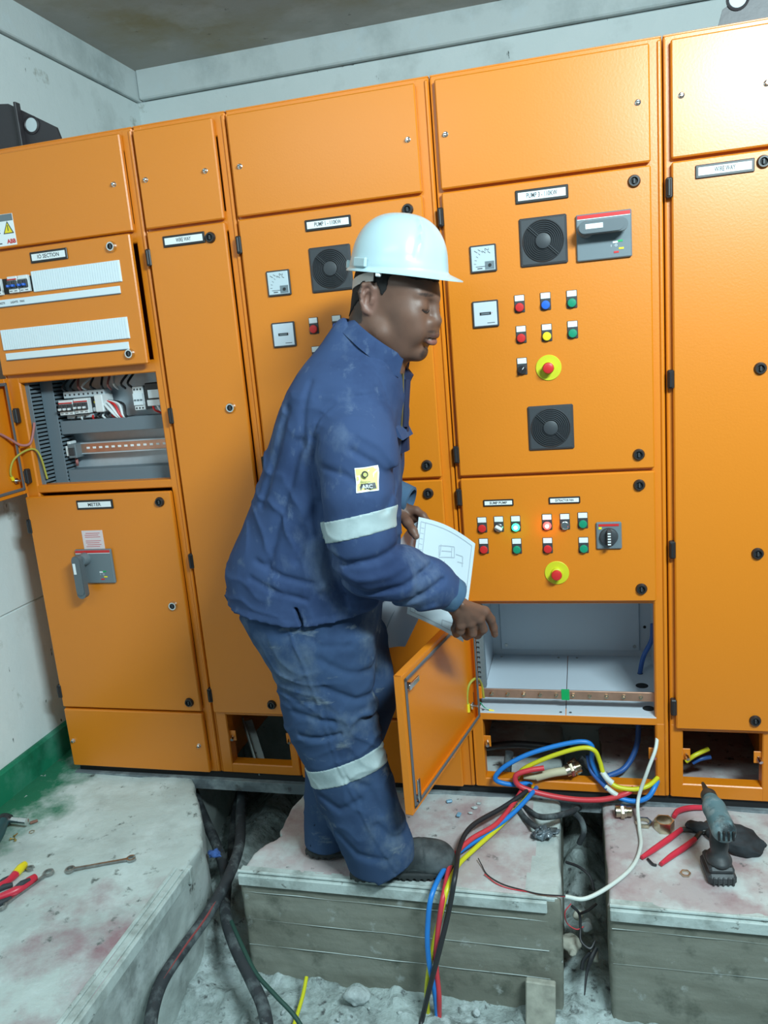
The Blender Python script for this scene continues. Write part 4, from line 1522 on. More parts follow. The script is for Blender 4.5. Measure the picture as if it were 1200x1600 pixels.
def head_field():
    H = Field()
    el = lambda c, r, k=0.02, op=1: H.el(hw(*c), r, k, HM, op)
    el((-0.006, 0, 0.045), (0.097, 0.073, 0.080))
    el((0.040, 0, 0.035), (0.060, 0.064, 0.052), 0.02)
    el((0.034, 0, -0.028), (0.060, 0.061, 0.073), 0.03)
    el((-0.035, 0, 0.000), (0.058, 0.060, 0.052), 0.03)
    for s in (-1, 1):
        H.chain([hw(-0.030, s * 0.052, -0.030), hw(0.000, s * 0.050, -0.066), hw(0.045, s * 0.027, -0.092), hw(0.068, 0, -0.094)], [0.014, 0.016, 0.016, 0.015], 0.03)
        el((0.060, s * 0.041, -0.014), (0.028, 0.024, 0.024), 0.03)
        H.rc(hw(0.097, s * 0.008, 0.026), hw(0.076, s * 0.044, 0.032), 0.008, 0.007, 0.014)
        el((0.104, s * 0.031, 0.010), (0.016, 0.014, 0.009), 0.018, -1)
        el((0.0765, s * 0.034, 0.006), (0.0185, 0.019, 0.0150), 0.010)
        H.chain([hw(0.0930, s * 0.022, 0.0000), hw(0.0950, s * 0.034, -0.0038), hw(0.0890, s * 0.046, -0.0005)], [0.0014, 0.0014, 0.0014], 0.003, op=-1)
        H.el(hw(0.0975, s * 0.0175, -0.027), (0.015, 0.012, 0.011), 0.006, HM)
        H.el(hw(0.103, s * 0.0090, -0.0375), (0.006, 0.0042, 0.004), 0.003, HM, -1)
        H.el(hw(0.066, s * 0.034, -0.050), (0.032, 0.022, 0.028), 0.03, HM)
    H.chain([hw(0.096, 0, 0.018), hw(0.098, 0, 0.002), hw(0.1065, 0, -0.022)], [0.009, 0.0095, 0.0145], 0.010)
    el((0.0965, 0, -0.048), (0.018, 0.026, 0.016), 0.015)
    H.chain([hw(0.094, -0.026, -0.0575), hw(0.1075, -0.010, -0.0535), hw(0.1085, 0, -0.0550), hw(0.1075, 0.010, -0.0535), hw(0.094, 0.026, -0.0575)],
            [0.003, 0.0068, 0.0068, 0.0068, 0.003], 0.006)
    H.chain([hw(0.093, -0.023, -0.0625), hw(0.1035, -0.009, -0.0700), hw(0.1045, 0, -0.0705), hw(0.1035, 0.009, -0.0700), hw(0.093, 0.023, -0.0625)],
            [0.003, 0.0078, 0.0084, 0.0078, 0.003], 0.006)
    H.chain([hw(0.095, -0.025, -0.0605), hw(0.112, -0.008, -0.0622), hw(0.114, 0, -0.0624), hw(0.112, 0.008, -0.0622), hw(0.095, 0.025, -0.0605)], [0.0012] * 5, 0.003, op=-1)
    el((0.0965, 0, -0.0830), (0.012, 0.022, 0.006), 0.010, -1)
    el((0.075, 0, -0.097), (0.017, 0.020, 0.016), 0.015)
    for s in (-1, 1):
        e = lambda a, c, o: hw(-0.030 + a, s * (0.071 + o), 0.004 + c)
        ring = [e(0.008, 0.010, -0.002), e(0.010, 0.026, 0.002), e(0.000, 0.036, 0.006), e(-0.014, 0.032, 0.010), e(-0.019, 0.015, 0.012), e(-0.014, -0.006, 0.009), e(-0.006, -0.022, 0.004), e(0.003, -0.027, 0.000)]
        H.chain(ring, [0.0040, 0.0045, 0.0047, 0.0047, 0.0045, 0.0042, 0.0055, 0.005], 0.005)
        H.el(e(-0.006, 0.006, 0.000), (0.017, 0.006, 0.030), 0.010, HM)
        H.el(e(-0.002, 0.006, 0.009), (0.0085, 0.0085, 0.014), 0.005, HM, -1)
        H.chain([e(-0.012, -0.006, 0.006), e(-0.011, 0.010, 0.008), e(-0.004, 0.022, 0.006)], [0.003, 0.0028, 0.0025], 0.003)
        H.rc(e(0.008, 0.004, 0.002), e(0.007, -0.004, 0.002), 0.0042, 0.004, 0.004)
    # neck
    H.rc(hw(-0.045, 0, -0.020), (-0.150, -0.335, 1.375), 0.056, 0.060, 0.02)
    H.rc(hw(-0.010, 0, -0.060), (-0.110, -0.335, 1.330), 0.040, 0.050, 0.03)
    H.rc(hw(-0.035, -0.048, -0.035), (-0.095, -0.355, 1.315), 0.010, 0.012, 0.02)
    return H


def hand_near(H):
    W = (0.016, -0.405, 0.780)
    H.rc((-0.038, -0.430, 0.825), W, 0.030, 0.026, 0.02)
    idx, mid, rng, pky = (0.094, -0.352, 0.733), (0.082, -0.366, 0.719), (0.062, -0.380, 0.713), (0.041, -0.393, 0.712)
    for q, r1, r2 in ((idx, 0.022, 0.0125), (mid, 0.022, 0.0125), (rng, 0.021, 0.012), (pky, 0.020, 0.011)):
        H.rc((0.038, -0.395, 0.760), q, r1, r2, 0.010)
    H.chain([idx, (0.105, -0.330, 0.704), (0.109, -0.316, 0.677), (0.110, -0.306, 0.656)], [0.0125, 0.0112, 0.0098, 0.0085], 0.004)
    H.chain([mid, (0.086, -0.345, 0.685), (0.070, -0.330, 0.664), (0.057, -0.338, 0.673)], [0.0125, 0.0118, 0.0105, 0.0090], 0.004)
    H.chain([rng, (0.063, -0.366, 0.683), (0.046, -0.350, 0.668), (0.036, -0.356, 0.682)], [0.0122, 0.0115, 0.0100, 0.0088], 0.004)
    H.chain([pky, (0.037, -0.388, 0.696), (0.025, -0.372, 0.683), (0.020, -0.374, 0.697)], [0.0112, 0.0108, 0.0095, 0.0085], 0.004)
    H.chain([(0.033, -0.375, 0.758), (0.054, -0.345, 0.713), (0.069, -0.325, 0.682), (0.077, -0.312, 0.663)], [0.017, 0.0125, 0.0105, 0.0088], 0.008)
    H.rc((0.031, -0.365, 0.727), (0.065, -0.350, 0.705), 0.016, 0.014, 0.012)
    H.rc((0.028, -0.372, 0.709), (0.061, -0.350, 0.685), 0.010, 0.010, 0.008)
    # tendon ridges and knuckles
    for q in (idx, mid, rng, pky):
        H.rc((0.051, -0.418, 0.773), (q[0] - 0.004, q[1] - 0.007, q[2] + 0.004), 0.004, 0.0055, 0.008)
        H.el((q[0], q[1] - 0.005, q[2] + 0.001), (0.0085, 0.0085, 0.0085), 0.006)


def hand_far(H):
    W = (-0.148, -0.205, 0.975)
    H.rc((-0.22, -0.165, 0.992), W, 0.034, 0.027, 0.02)
    kn = [(-0.084, -0.222, 0.960), (-0.088, -0.210, 0.940), (-0.095, -0.202, 0.923), (-0.103, -0.198, 0.908)]
    for q in kn:
        H.rc((-0.129, -0.212, 0.962), q, 0.020, 0.0115, 0.010)
    ends = [((-0.065, -0.232, 0.948), (-0.053, -0.240, 0.934), (-0.050, -0.243, 0.921)), ((-0.067, -0.222, 0.925), (-0.053, -0.232, 0.910), (-0.051, -0.238, 0.898)),
            ((-0.075, -0.214, 0.906), (-0.062, -0.224, 0.892), (-0.060, -0.232, 0.880)), ((-0.087, -0.208, 0.892), (-0.077, -0.216, 0.878), (-0.074, -0.224, 0.868))]
    for q, e in zip(kn, ends):
        H.chain([q, *e], [0.0108, 0.0098, 0.0088, 0.0078], 0.004)
    H.chain([(-0.122, -0.225, 0.950), (-0.101, -0.255, 0.936), (-0.085, -0.275, 0.920), (-0.076, -0.285, 0.908)], [0.016, 0.0125, 0.0108, 0.0092], 0.008)


BODY = head_field()
# trunk, arms and legs under the clothes, all one surface
BODY.el((-0.20, -0.335, 1.24), (0.10, 0.15, 0.12), 0.03)
BODY.rc((-0.21, -0.335, 1.2), (-0.34, -0.335, 0.85), 0.10, 0.10, 0.05)
for s, sh in ((-1, (-0.16, -0.47, 1.22)), (1, (-0.17, -0.20, 1.22))):
    BODY.rc((-0.17, -0.335, 1.25), sh, 0.05, 0.045, 0.03)
BODY.chain([(-0.16, -0.47, 1.22), (-0.150, -0.515, 0.95), (-0.038, -0.430, 0.825)], [0.045, 0.036, 0.030], 0.02)
BODY.chain([(-0.17, -0.20, 1.22), (-0.24, -0.165, 0.99)], [0.045, 0.034], 0.02)
BODY.chain([(-0.34, -0.40, 0.80), (-0.30, -0.405, 0.45), (-0.235, -0.39, 0.10), (-0.21, -0.39, 0.06)], [0.085, 0.055, 0.040, 0.035], 0.03)
BODY.chain([(-0.34, -0.27, 0.80), (-0.32, -0.26, 0.45), (-0.385, -0.31, 0.10), (-0.375, -0.31, 0.06)], [0.085, 0.055, 0.040, 0.035], 0.03)
hand_near(BODY)
hand_far(BODY)
V, Q = surface(BODY, (-0.48, -0.60, 0.02), (0.16, -0.06, 1.62), 0.0029)


def skin_tone(V):
    base = np.array((0.135, 0.068, 0.046))
    c = np.tile(base, (len(V), 1))
    n_ = fbm(V, 28, 3, 90)[:, None]
    c = c * (1 + 0.16 * n_)
    L_ = hl(V)
    a, b, z = L_[:, 0], np.abs(L_[:, 1]), L_[:, 2]
    hd = V[:, 2] > 1.30

    def mix(col, w_):
        nonlocal c
        w_ = np.clip(w_, 0, 1)[:, None]
        c = c * (1 - w_) + np.array(col) * w_

    def blob(ca, cb, cz, ra, rb, rz):
        q = np.sqrt(((a - ca) / ra) ** 2 + ((b - cb) / rb) ** 2 + ((z - cz) / rz) ** 2)
        return np.clip((1.15 - q) / 0.3, 0, 1) * hd
    mix((0.22, 0.085, 0.070), blob(0.104, 0, -0.0695, 0.020, 0.022, 0.0068))
    mix((0.10, 0.045, 0.038), blob(0.106, 0, -0.0545, 0.018, 0.024, 0.0052))
    mix((0.012, 0.009, 0.009), blob(0.100, 0, -0.0622, 0.022, 0.024, 0.0020) * 0.9)
    st = 0.5 + 0.5 * vnoise(V, 420, 5)
    mix((0.02, 0.016, 0.015), blob(0.086, 0, -0.098, 0.030, 0.020, 0.014) * (0.55 + 0.4 * st))
    mix((0.03, 0.02, 0.018), blob(0.100, 0.014, -0.0455, 0.022, 0.018, 0.0042) * (0.35 + 0.5 * st))
    mix((0.03, 0.02, 0.018), blob(0.088, 0.030, -0.062, 0.014, 0.006, 0.012) * (0.30 + 0.4 * st))
    mix((0.016, 0.011, 0.010), blob(0.084, 0.034, 0.0325, 0.030, 0.021, 0.0045) * (0.45 + 0.5 * st))
    eye = np.abs(z - (0.0005 - 0.0038 * np.cos((b - 0.0335) / 0.0135 * 1.35)))
    mix((0.008, 0.006, 0.006), np.clip(1.5 - eye / 0.0014, 0, 1) * (np.abs(b - 0.0335) < 0.0145) * (a > 0.075) * hd)
    mix((0.20, 0.10, 0.075), blob(-0.033, 0.078, 0.004, 0.030, 0.018, 0.036) * 0.75)
    mix((0.02, 0.017, 0.016), ((a < -0.045) & (z > -0.05) & (V[:, 2] > 1.40)) * hd * 0.8)
    # paler fingertips and creases
    for t in ((0.105, -0.306, 0.656), (-0.076, -0.285, 0.908)):
        d = np.linalg.norm(V - np.array(t), axis=1)
        mix((0.22, 0.13, 0.10), np.clip((0.012 - d) / 0.006, 0, 1) * 0.7)
    return c


put(np_mesh('body', V, Q, [SKIN], None, skin_tone(V)), 'body', MAN)

for s in (-1, 1):
    m = MB()
    m.tube([hw(0.0965, s * 0.0215, 0.0005), hw(0.0985, s * 0.029, -0.0035), hw(0.0965, s * 0.038, -0.0045), hw(0.0900, s * 0.0475, -0.0015)], [0.0007, 0.0011, 0.0012, 0.0006], HAIRM, 6, 6)
    m.build('eyelashes', MAN)

# cropped hair
HF = head_field()


def hair_f(P, c=None, rad=None):
    d = HF(P, c, rad) - 0.0022
    L_ = hl(P)
    a, b, z = L_[:, 0], np.abs(L_[:, 1]), L_[:, 2]
    line = np.where(a > 0.02, 0.066 - 0.15 * np.clip(a - 0.04, -0.1, 0.03), 0.066 - 0.9 * np.clip(0.02 - a, 0, 0.022))
    line = np.where((a > -0.018) & (a < 0.012), 0.018 + np.clip(np.abs(a - 0.000), 0, 1) * 1.6, line)
    line = np.where(a <= -0.018, 0.036 - 1.1 * np.clip(-0.030 - a, 0, 0.09), line)
    d = np.maximum(d, line + fbm(P, 150, 1, 8) * 0.002 - z)
    ear = np.linalg.norm((L_ - np.array((-0.032, 0, 0.010))) * (1, 0, 1) / (0.024, 1, 0.038), axis=1) - 1
    return np.maximum(d, -ear * 0.02)


V, Q = surface(hair_f, (-0.20, -0.46, 1.36), (0.09, -0.22, 1.60), 0.003)
put(np_mesh('hair', V, Q, [HAIRM]), 'hair', MAN)


# ---- hard hat, modelled in its own tilted frame
def hard_hat():
    tilt, yaw = R(10.5), R(-12)
    F_ = Vector((math.cos(tilt) * math.cos(yaw), math.cos(tilt) * math.sin(yaw), -math.sin(tilt)))
    L_ = Vector((-math.sin(yaw), math.cos(yaw), 0))
    U_ = F_.cross(L_)
    o = Vector((-0.058, -0.335, 1.540))
    T = Matrix(((F_.x, L_.x, U_.x, o.x), (F_.y, L_.y, U_.y, o.y), (F_.z, L_.z, U_.z, o.z), (0, 0, 0, 1)))
    m = MB()
    n = 96

    def outline(th, k):
        c_, s_ = math.cos(th), math.sin(th)
        return c_ * (0.114 + k), s_ * (0.096 + k)

    def ring(th, t, off):
        """t 0 = brim edge, 1 = crown"""
        c_, s_ = math.cos(th), math.sin(th)
        if t < 0.18:
            q = 1 - t / 0.18
            ext = 0.009 + 0.030 * max(0, c_) ** 1.8
            x, y = outline(th, ext * q)
            z = 0.004 - 0.010 * q * (0.5 + 0.5 * max(0, c_) ** 2) + 0.004 * (1 - q)
            return x, y, z + off
        q = (t - 0.18) / 0.82
        ang = q * PI / 2
        rad = max(0.0, math.cos(ang)) ** 0.80
        x, y = outline(th, off)
        z = 0.008 + (0.121 + off) * max(0.0, math.sin(ang)) ** 0.92
        ridge = 0
        a = abs(math.degrees(th))
        if a > 180:
            a = 360 - a
        # two swept side ribs and a shallow crown ridge
        c0 = 52 - 22 * q
        if 0.10 < q < 0.72:
            ridge += 0.0060 * math.exp(-((a - c0) / 2.6) ** 2) * math.sin((q - 0.1) / 0.62 * PI)
            ridge -= 0.0022 * math.exp(-((a - c0 - 7) / 4) ** 2)
        if q < 0.10:
            ridge += 0.0022 * (1 - q / 0.10)
        return x * rad * (1 + ridge * 8), y * rad * (1 + ridge * 8), z + ridge
    lev = [0, 0.03, 0.07, 0.11, 0.15, 0.18, 0.195, 0.21, 0.24] + [0.26 + 0.74 * i / 30 for i in range(31)]
    vs, fs = [], []
    for off in (0.0, -0.0034):
        for t in lev:
            for k in range(n):
                vs.append(ring(2 * PI * k / n, t, off if t > 0 else off * 0.8))
    M_ = len(lev)
    for sh in (0, 1):
        for i in range(M_ - 1):
            for k in range(n):
                a, b = (sh * M_ + i) * n + k, (sh * M_ + i) * n + (k + 1) % n
                f = (a, b, b + n, a + n)
                fs.append(f if sh == 0 else f[::-1])
    for k in range(n):
        a, b = k, (k + 1) % n
        fs.append((b, a, a + M_ * n, b + M_ * n))
    m.add(vs, fs, HATM, T)
    h = m.build('hard_hat', MAN, 50)
    h['label'] = 'glossy white hard hat'
    # side lugs, slot bosses and the rear ratchet
    m = MB()
    for s in (-1, 1):
        m = MB()
        Tm = T @ Matrix.Translation((-0.052, s * 0.090, 0.012)) @ Matrix.Rotation(s * R(27), 4, 'Z')
        m.box((-0.022, -0.004, -0.006), (0.020, 0.004, 0.014), HATM, 0.002, Tm)
        m.build('slot_boss', h)
    m = MB()
    Tm = T @ Matrix.Translation((-0.002, -0.099, -0.006))
    m.box((-0.006, -0.005, -0.006), (0.006, 0.005, 0.006), WHITEP, 0.002, Tm)
    m.build('chin_strap_lug', h)
    m = MB()
    Tm = T @ Matrix.Translation((-0.120, 0, 0.006))
    m.box((-0.008, -0.018, -0.006), (0.006, 0.018, 0.014), HATM, 0.003, Tm)
    m.build('rear_boss', h)
    m = MB()
    pts = []
    for k in range(-9, 10):
        th = PI + k * 0.155
        pts.append(T @ Vector((math.cos(th) * 0.1025 - 0.002, math.sin(th) * 0.084, -0.010 - 0.030 * math.cos(k * 0.155) ** 2)))
    vs, fs = [], []
    for i, p in enumerate(pts):
        for dz in (-0.011, 0.009):
            for dr in (0, 0.0022):
                q = T.inverted() @ p
                r = Vector((q.x, q.y, 0)).normalized()
                vs.append(T @ (q + r * dr + Vector((0, 0, dz))))
    for i in range(len(pts) - 1):
        for (a, b) in ((0, 1), (1, 3), (3, 2), (2, 0)):
            fs.append((i * 4 + a, i * 4 + b, i * 4 + 4 + b, i * 4 + 4 + a))
    m.add(vs, fs, HARN)
    m.build('harness_strap', h)['label'] = 'pale nape strap'


hard_hat()


# ---- clothes as distance fields
def loft(P, keys, n=2.4):
    """keys: (z, x_back, x_front, y_centre, y_half)"""
    K = np.array(sorted(keys))
    z = P[:, 2]
    zz = np.clip(z, K[0, 0], K[-1, 0])
    xb, xf, yc, yh = [np.interp(zz, K[:, 0], K[:, i]) for i in (1, 2, 3, 4)]
    cx, a = (xb + xf) / 2, (xf - xb) / 2
    u = np.abs(P[:, 0] - cx) / a
    v = np.abs(P[:, 1] - yc) / yh
    r = (u ** n + v ** n) ** (1 / n)
    d = (r - 1) * np.minimum(a, yh) * (0.75 + 0.25 * np.maximum(a, yh) / np.minimum(a, yh))
    e = np.maximum(z - K[-1, 0], K[0, 0] - z)
    return smax(d, e, 0.015)


TORSO = [(1.452, -0.205, -0.150, -0.335, 0.035), (1.425, -0.228, -0.125, -0.335, 0.055), (1.395, -0.256, -0.102, -0.335, 0.076), (1.365, -0.284, -0.084, -0.335, 0.102),
         (1.335, -0.310, -0.070, -0.335, 0.135), (1.300, -0.337, -0.064, -0.335, 0.162), (1.26, -0.360, -0.064, -0.335, 0.174), (1.22, -0.380, -0.070, -0.335, 0.178), (1.11, -0.424, -0.092, -0.335, 0.172), (1.03, -0.466, -0.098, -0.335, 0.166),
         (0.96, -0.506, -0.105, -0.335, 0.166), (0.90, -0.542, -0.112, -0.335, 0.170), (0.85, -0.560, -0.120, -0.335, 0.176), (0.76, -0.560, -0.148, -0.335, 0.180), (0.66, -0.545, -0.165, -0.335, 0.180)]


def polyline_d(P, pts, i=0, j=2):
    d = np.full(len(P), 1e9)
    for a, b in zip(pts[:-1], pts[1:]):
        ex, ez = b[0] - a[0], b[1] - a[1]
        wx, wz = P[:, i] - a[0], P[:, j] - a[1]
        t = np.clip((wx * ex + wz * ez) / (ex * ex + ez * ez), 0, 1)
        d = np.minimum(d, np.hypot(wx - ex * t, wz - ez * t))
    return d


def strokes(P, lst):
    """hand-placed creases on the near side: (points in x,z, depth, half-width); depth < 0 makes a ridge"""
    d = np.zeros(len(P))
    for pts, dep, wd in lst:
        s_ = polyline_d(P, [(q[0], q[-1]) for q in pts])
        d = d + dep * np.exp(-(s_ / wd) ** 2)
    return d


def fold(P, dirn, wl, amp, seed, warp=0.35):
    """soft creases running across direction dirn"""
    q = P @ np.array(dirn, float)
    ph = q / wl + warp * 3 * vnoise(P, 6, seed) + warp * vnoise(P, 17, seed + 1)
    m_ = np.clip(0.25 + vnoise(P, 5, seed + 2), 0, 1)
    r = 1 - np.abs(np.sin(ph * PI))
    return -amp * r ** 2 * m_


ARM = [(-0.165, -0.435, 1.215), (-0.152, -0.485, 1.16), (-0.145, -0.513, 1.06), (-0.150, -0.520, 0.975), (-0.138, -0.508, 0.905), (-0.080, -0.480, 0.868), (-0.020, -0.442, 0.833), (0.016, -0.418, 0.806)]
ARMR = [0.090, 0.088, 0.079, 0.077, 0.074, 0.066, 0.056, 0.044]
JF = Field()
JF.fn(lambda P: loft(P, TORSO), 0.0)
JF.chain(ARM, ARMR, 0.022)
JF.chain([(-0.17, -0.235, 1.215), (-0.20, -0.185, 1.08), (-0.25, -0.165, 1.00)], [0.088, 0.078, 0.068], 0.03)
JF.chain([(-0.25, -0.165, 1.00), (-0.165, -0.185, 0.995)], [0.062, 0.050], 0.02)
HEMX = [(-0.60, 0.79), (-0.555, 0.780), (-0.45, 0.765), (-0.34, 0.748), (-0.30, 0.750), (-0.16, 0.766), (0, 0.77)]
SEAM = [(-0.244, 1.080), (-0.250, 1.150), (-0.245, 1.200), (-0.222, 1.240), (-0.175, 1.276), (-0.104, 1.280), (-0.068, 1.244), (-0.056, 1.190), (-0.055, 1.13)]


JSTROKE = [
    ([(-0.227, -0.550, 0.944), (-0.168, -0.570, 0.925), (-0.099, -0.570, 0.933), (-0.052, -0.560, 0.952)], 0.010, 0.009),
    ([(-0.220, -0.550, 0.910), (-0.149, -0.570, 0.889), (-0.079, -0.560, 0.892), (-0.039, -0.540, 0.912)], -0.006, 0.010),
    ([(-0.201, -0.550, 0.880), (-0.129, -0.550, 0.849), (-0.057, -0.540, 0.860), (-0.008, -0.500, 0.885)], 0.009, 0.008),
    ([(-0.145, -0.530, 0.812), (-0.073, -0.520, 0.809), (-0.016, -0.500, 0.832), (0.017, -0.470, 0.852)], 0.010, 0.008),
    ([(-0.118, -0.500, 0.779), (-0.051, -0.500, 0.771), (-0.003, -0.470, 0.791)], -0.006, 0.008),
    ([(-0.039, -0.540, 0.912), (-0.024, -0.520, 0.869), (-0.036, -0.510, 0.836)], 0.006, 0.007),
    ([(-0.137, -0.580, 1.171), (-0.098, -0.580, 1.141), (-0.066, -0.580, 1.092)], 0.006, 0.008),
    ([(-0.117, -0.580, 1.203), (-0.078, -0.580, 1.174), (-0.054, -0.570, 1.124)], -0.004, 0.008),
    ([(-0.069, -0.580, 1.113), (-0.067, -0.570, 1.069), (-0.079, -0.570, 1.035)], 0.007, 0.007),
    ([(-0.215, -0.560, 1.137), (-0.150, -0.590, 1.118), (-0.105, -0.590, 1.082)], 0.004, 0.007),
    ([(-0.275, -0.500, 1.187), (-0.314, -0.500, 1.087), (-0.361, -0.500, 0.982), (-0.387, -0.500, 0.905)], 0.010, 0.012),
    ([(-0.251, -0.520, 1.044), (-0.291, -0.520, 0.986), (-0.312, -0.520, 0.910)], 0.009, 0.012),
    ([(-0.305, -0.480, 1.259), (-0.345, -0.480, 1.159), (-0.398, -0.480, 1.040)], 0.009, 0.010),
    ([(-0.239, -0.520, 0.969), (-0.239, -0.520, 0.894), (-0.213, -0.510, 0.798)], 0.012, 0.012),
    ([(-0.419, -0.500, 0.906), (-0.351, -0.520, 0.872), (-0.282, -0.520, 0.856)], 0.007, 0.008),
    ([(-0.437, -0.500, 0.867), (-0.371, -0.520, 0.836), (-0.302, -0.520, 0.817)], 0.006, 0.008),
    ([(-0.265, -0.510, 0.829), (-0.204, -0.510, 0.813), (-0.130, -0.500, 0.813)], 0.006, 0.009),
    ([(-0.246, -0.500, 1.313), (-0.261, -0.520, 1.246), (-0.269, -0.530, 1.177)], 0.005, 0.008),
    ([(-0.135, -0.460, 1.359), (-0.091, -0.480, 1.315), (-0.070, -0.480, 1.258)], 0.005, 0.007),
]


def jacket_base(P, c=None, rad=None):
    return near_only(jacket_fine, JF, P, c, rad)


def jacket_fine(P, d, c=None, rad=None):
    arm = JA(P)
    wa = np.clip((0.05 - arm) / 0.05, 0, 1)
    tor = 1 - wa
    f1 = fold(P, (0.45, 0.2, 1.0), 0.085, 0.006, 101, 0.5) * tor * (P[:, 2] < 0.98) + fold(P, (1.0, 0.2, 0.30), 0.085, 0.010, 111, 0.45) * tor * (P[:, 2] < 1.30)
    f2 = fold(P, (0.75, 0.3, 0.6), 0.050, 0.006, 121, 0.5) * wa * (P[:, 2] < 0.93) + fold(P, (0.35, 0.3, 1.0), 0.060, 0.004, 131, 0.5) * wa * (P[:, 2] >= 0.93)
    d = d + f1 + f2 + fbm(P, 14, 2, 141) * 0.0025
    if c is not None and c[1] > -0.38:
        return d
    near = P[:, 1] < -0.44
    s_ = polyline_d(P, SEAM)
    d = d + near * 0.0022 * np.exp(-(s_ / 0.0035) ** 2) - near * 0.0012 * np.exp(-((s_ - 0.008) / 0.004) ** 2)
    d = d + near * strokes(P, JSTROKE)
    # the armhole fold behind the shoulder
    s2 = polyline_d(P, [(-0.235, 1.19), (-0.262, 1.13), (-0.266, 1.06), (-0.262, 0.97)])
    d = d + near * 0.010 * np.exp(-(s2 / 0.010) ** 2)
    return d


JA = Field()
JA.chain(ARM, ARMR, 0.02)


def jacket_f(P, c=None, rad=None):
    d = jacket_base(P, c, rad)
    k = d < 0.03
    if not k.any():
        return d
    P, full, d = P[k], d, d[k]
    ja = JA(P)
    hem = np.interp(P[:, 0], [q[0] for q in HEMX], [q[1] for q in HEMX])
    d = np.maximum(d, np.where((ja < 0.02) & (P[:, 2] > 0.772), -1.0, hem - P[:, 2]) * 0.9)
    # side vent
    if c is None or c[2] < 0.9:
        slit = np.maximum(np.abs(P[:, 0] + 0.316 + 0.25 * (P[:, 2] - 0.75)) - 0.004, P[:, 2] - 0.800)
        slit = np.maximum(slit, P[:, 1] + 0.44)
        d = np.maximum(d, -slit)
        d = d + (P[:, 1] < -0.36) * 0.0014 * np.exp(-((P[:, 2] - hem - 0.020) / 0.0028) ** 2) * (ja > 0.02)
    # open neck
    if c is None or c[2] > 1.2:
        nk = np.linalg.norm((P - np.array((-0.120, -0.335, 1.44))) @ NECKM / (0.064, 0.060, 0.12), axis=1) - 1
        d = smax(d, -nk * 0.05, 0.008)
    full[k] = d
    return full


_t = R(34)
NECKM = np.array([[math.cos(_t), 0, math.sin(_t)], [0, 1, 0], [-math.sin(_t), 0, math.cos(_t)]])
V, Q = surface(jacket_f, (-0.60, -0.63, 0.64), (0.07, -0.06, 1.50), 0.0045)
jk = put(np_mesh('jacket', V, Q, [JACKM]), 'jacket', MAN)
jk['label'] = 'faded navy work jacket with dust marks'


# grey reflective band on the upper sleeve, cuff, and chest pocket flap
def band_f(P, c=None, rad=None):
    d = jacket_base(P, c, rad) - 0.0022
    arm = JA(P) - 0.02
    s_ = P[:, 2] - (1.0 + 0.19 * (P[:, 0] + 0.14)) + 0.12 * (P[:, 1] + 0.58)
    return np.maximum(np.maximum(d, np.abs(s_ - 0.007) - 0.024), arm)


V, Q = surface(band_f, (-0.27, -0.63, 0.92), (-0.03, -0.42, 1.08), 0.0032)
put(np_mesh('reflective_band', V, Q, [REFLM]), 'reflective_band', jk)['label'] = 'grey reflective band around the sleeve'
CF = Field()
CF.chain([(-0.004, -0.432, 0.822), (0.024, -0.415, 0.800), (0.040, -0.404, 0.785)], [0.046, 0.0415, 0.0375], 0.004)
cuf_ax = np.array((0.044, 0.028, -0.037)); cuf_ax = cuf_ax / np.linalg.norm(cuf_ax)


def cuff_f(P, c=None, rad=None):
    d = CF(P, c, rad) + fbm(P, 30, 2, 7) * 0.0015
    t = (P - np.array((0.020, -0.418, 0.803))) @ cuf_ax
    d = np.maximum(d, np.abs(t) - 0.026)
    hol = np.linalg.norm(P - np.array((0.020, -0.418, 0.803)) - t[:, None] * cuf_ax, axis=1) - 0.0335
    return np.maximum(d, -np.maximum(hol, 0.014 - t))


V, Q = surface(cuff_f, (-0.06, -0.49, 0.72), (0.09, -0.35, 0.88), 0.0028)
put(np_mesh('cuff', V, Q, [CUFFM]), 'cuff', jk)['label'] = 'paler faded cuff'
m = MB()
m.lathe((-0.150, -0.190, 0.995), (1, -0.15, -0.35), [(0, 0.046), (0.025, 0.044), (0.05, 0.041), (0.052, 0.034), (0.03, 0.032)], CUFFM, 24)
m.build('cuff', jk)


# stand collar with a turned-down leaf: a tilted closed ring
def collar():
    m = MB()
    n = 56
    sec = []
    for k in range(n + 1):
        th = R(30) + (2 * PI - R(60)) * k / n            # open at the throat
        c_, s_ = math.cos(th), math.sin(th)
        lift_ = 0.5 - 0.5 * c_                           # 1 at the nape
        cen = Vector((-0.122, -0.335, 1.378))
        ax = Vector((math.sin(R(36)), 0, math.cos(R(36))))
        ex = Vector((math.cos(R(36)), 0, -math.sin(R(36))))
        rx, ry = 0.076, 0.070
        base = cen + ex * (c_ * rx) + Vector((0, s_ * ry, 0))
        out = (ex * (c_ / rx) + Vector((0, s_ / ry, 0))).normalized()
        up = ax * (0.022 + 0.010 * lift_) + out * 0.002
        drop = -ax * (0.040 - 0.006 * lift_ + 0.008 * max(0, c_)) + out * (0.013 + 0.006 * math.sin(th * 3) ** 2)
        p0 = base - ax * 0.018
        p1 = base + up
        p2 = p1 + out * 0.0045
        p3 = p1 + drop + out * 0.004
        p4 = p1 + drop + out * 0.0015
        p5 = base + up * 0.6 + out * 0.003
        sec.append([p0, p1, p2, p3, p4, p5])
    vs = [p for s in sec for p in s]
    fs = []
    for i in range(n):
        for k in range(6):
            a, b = i * 6 + k, i * 6 + (k + 1) % 6
            fs.append((a, b, b + 6, a + 6))
    fs.append(tuple(range(6))[::-1])
    fs.append(tuple(range(n * 6, n * 6 + 6)))
    m.add(vs, fs, JACKM)
    return m.build('collar', jk, 60)


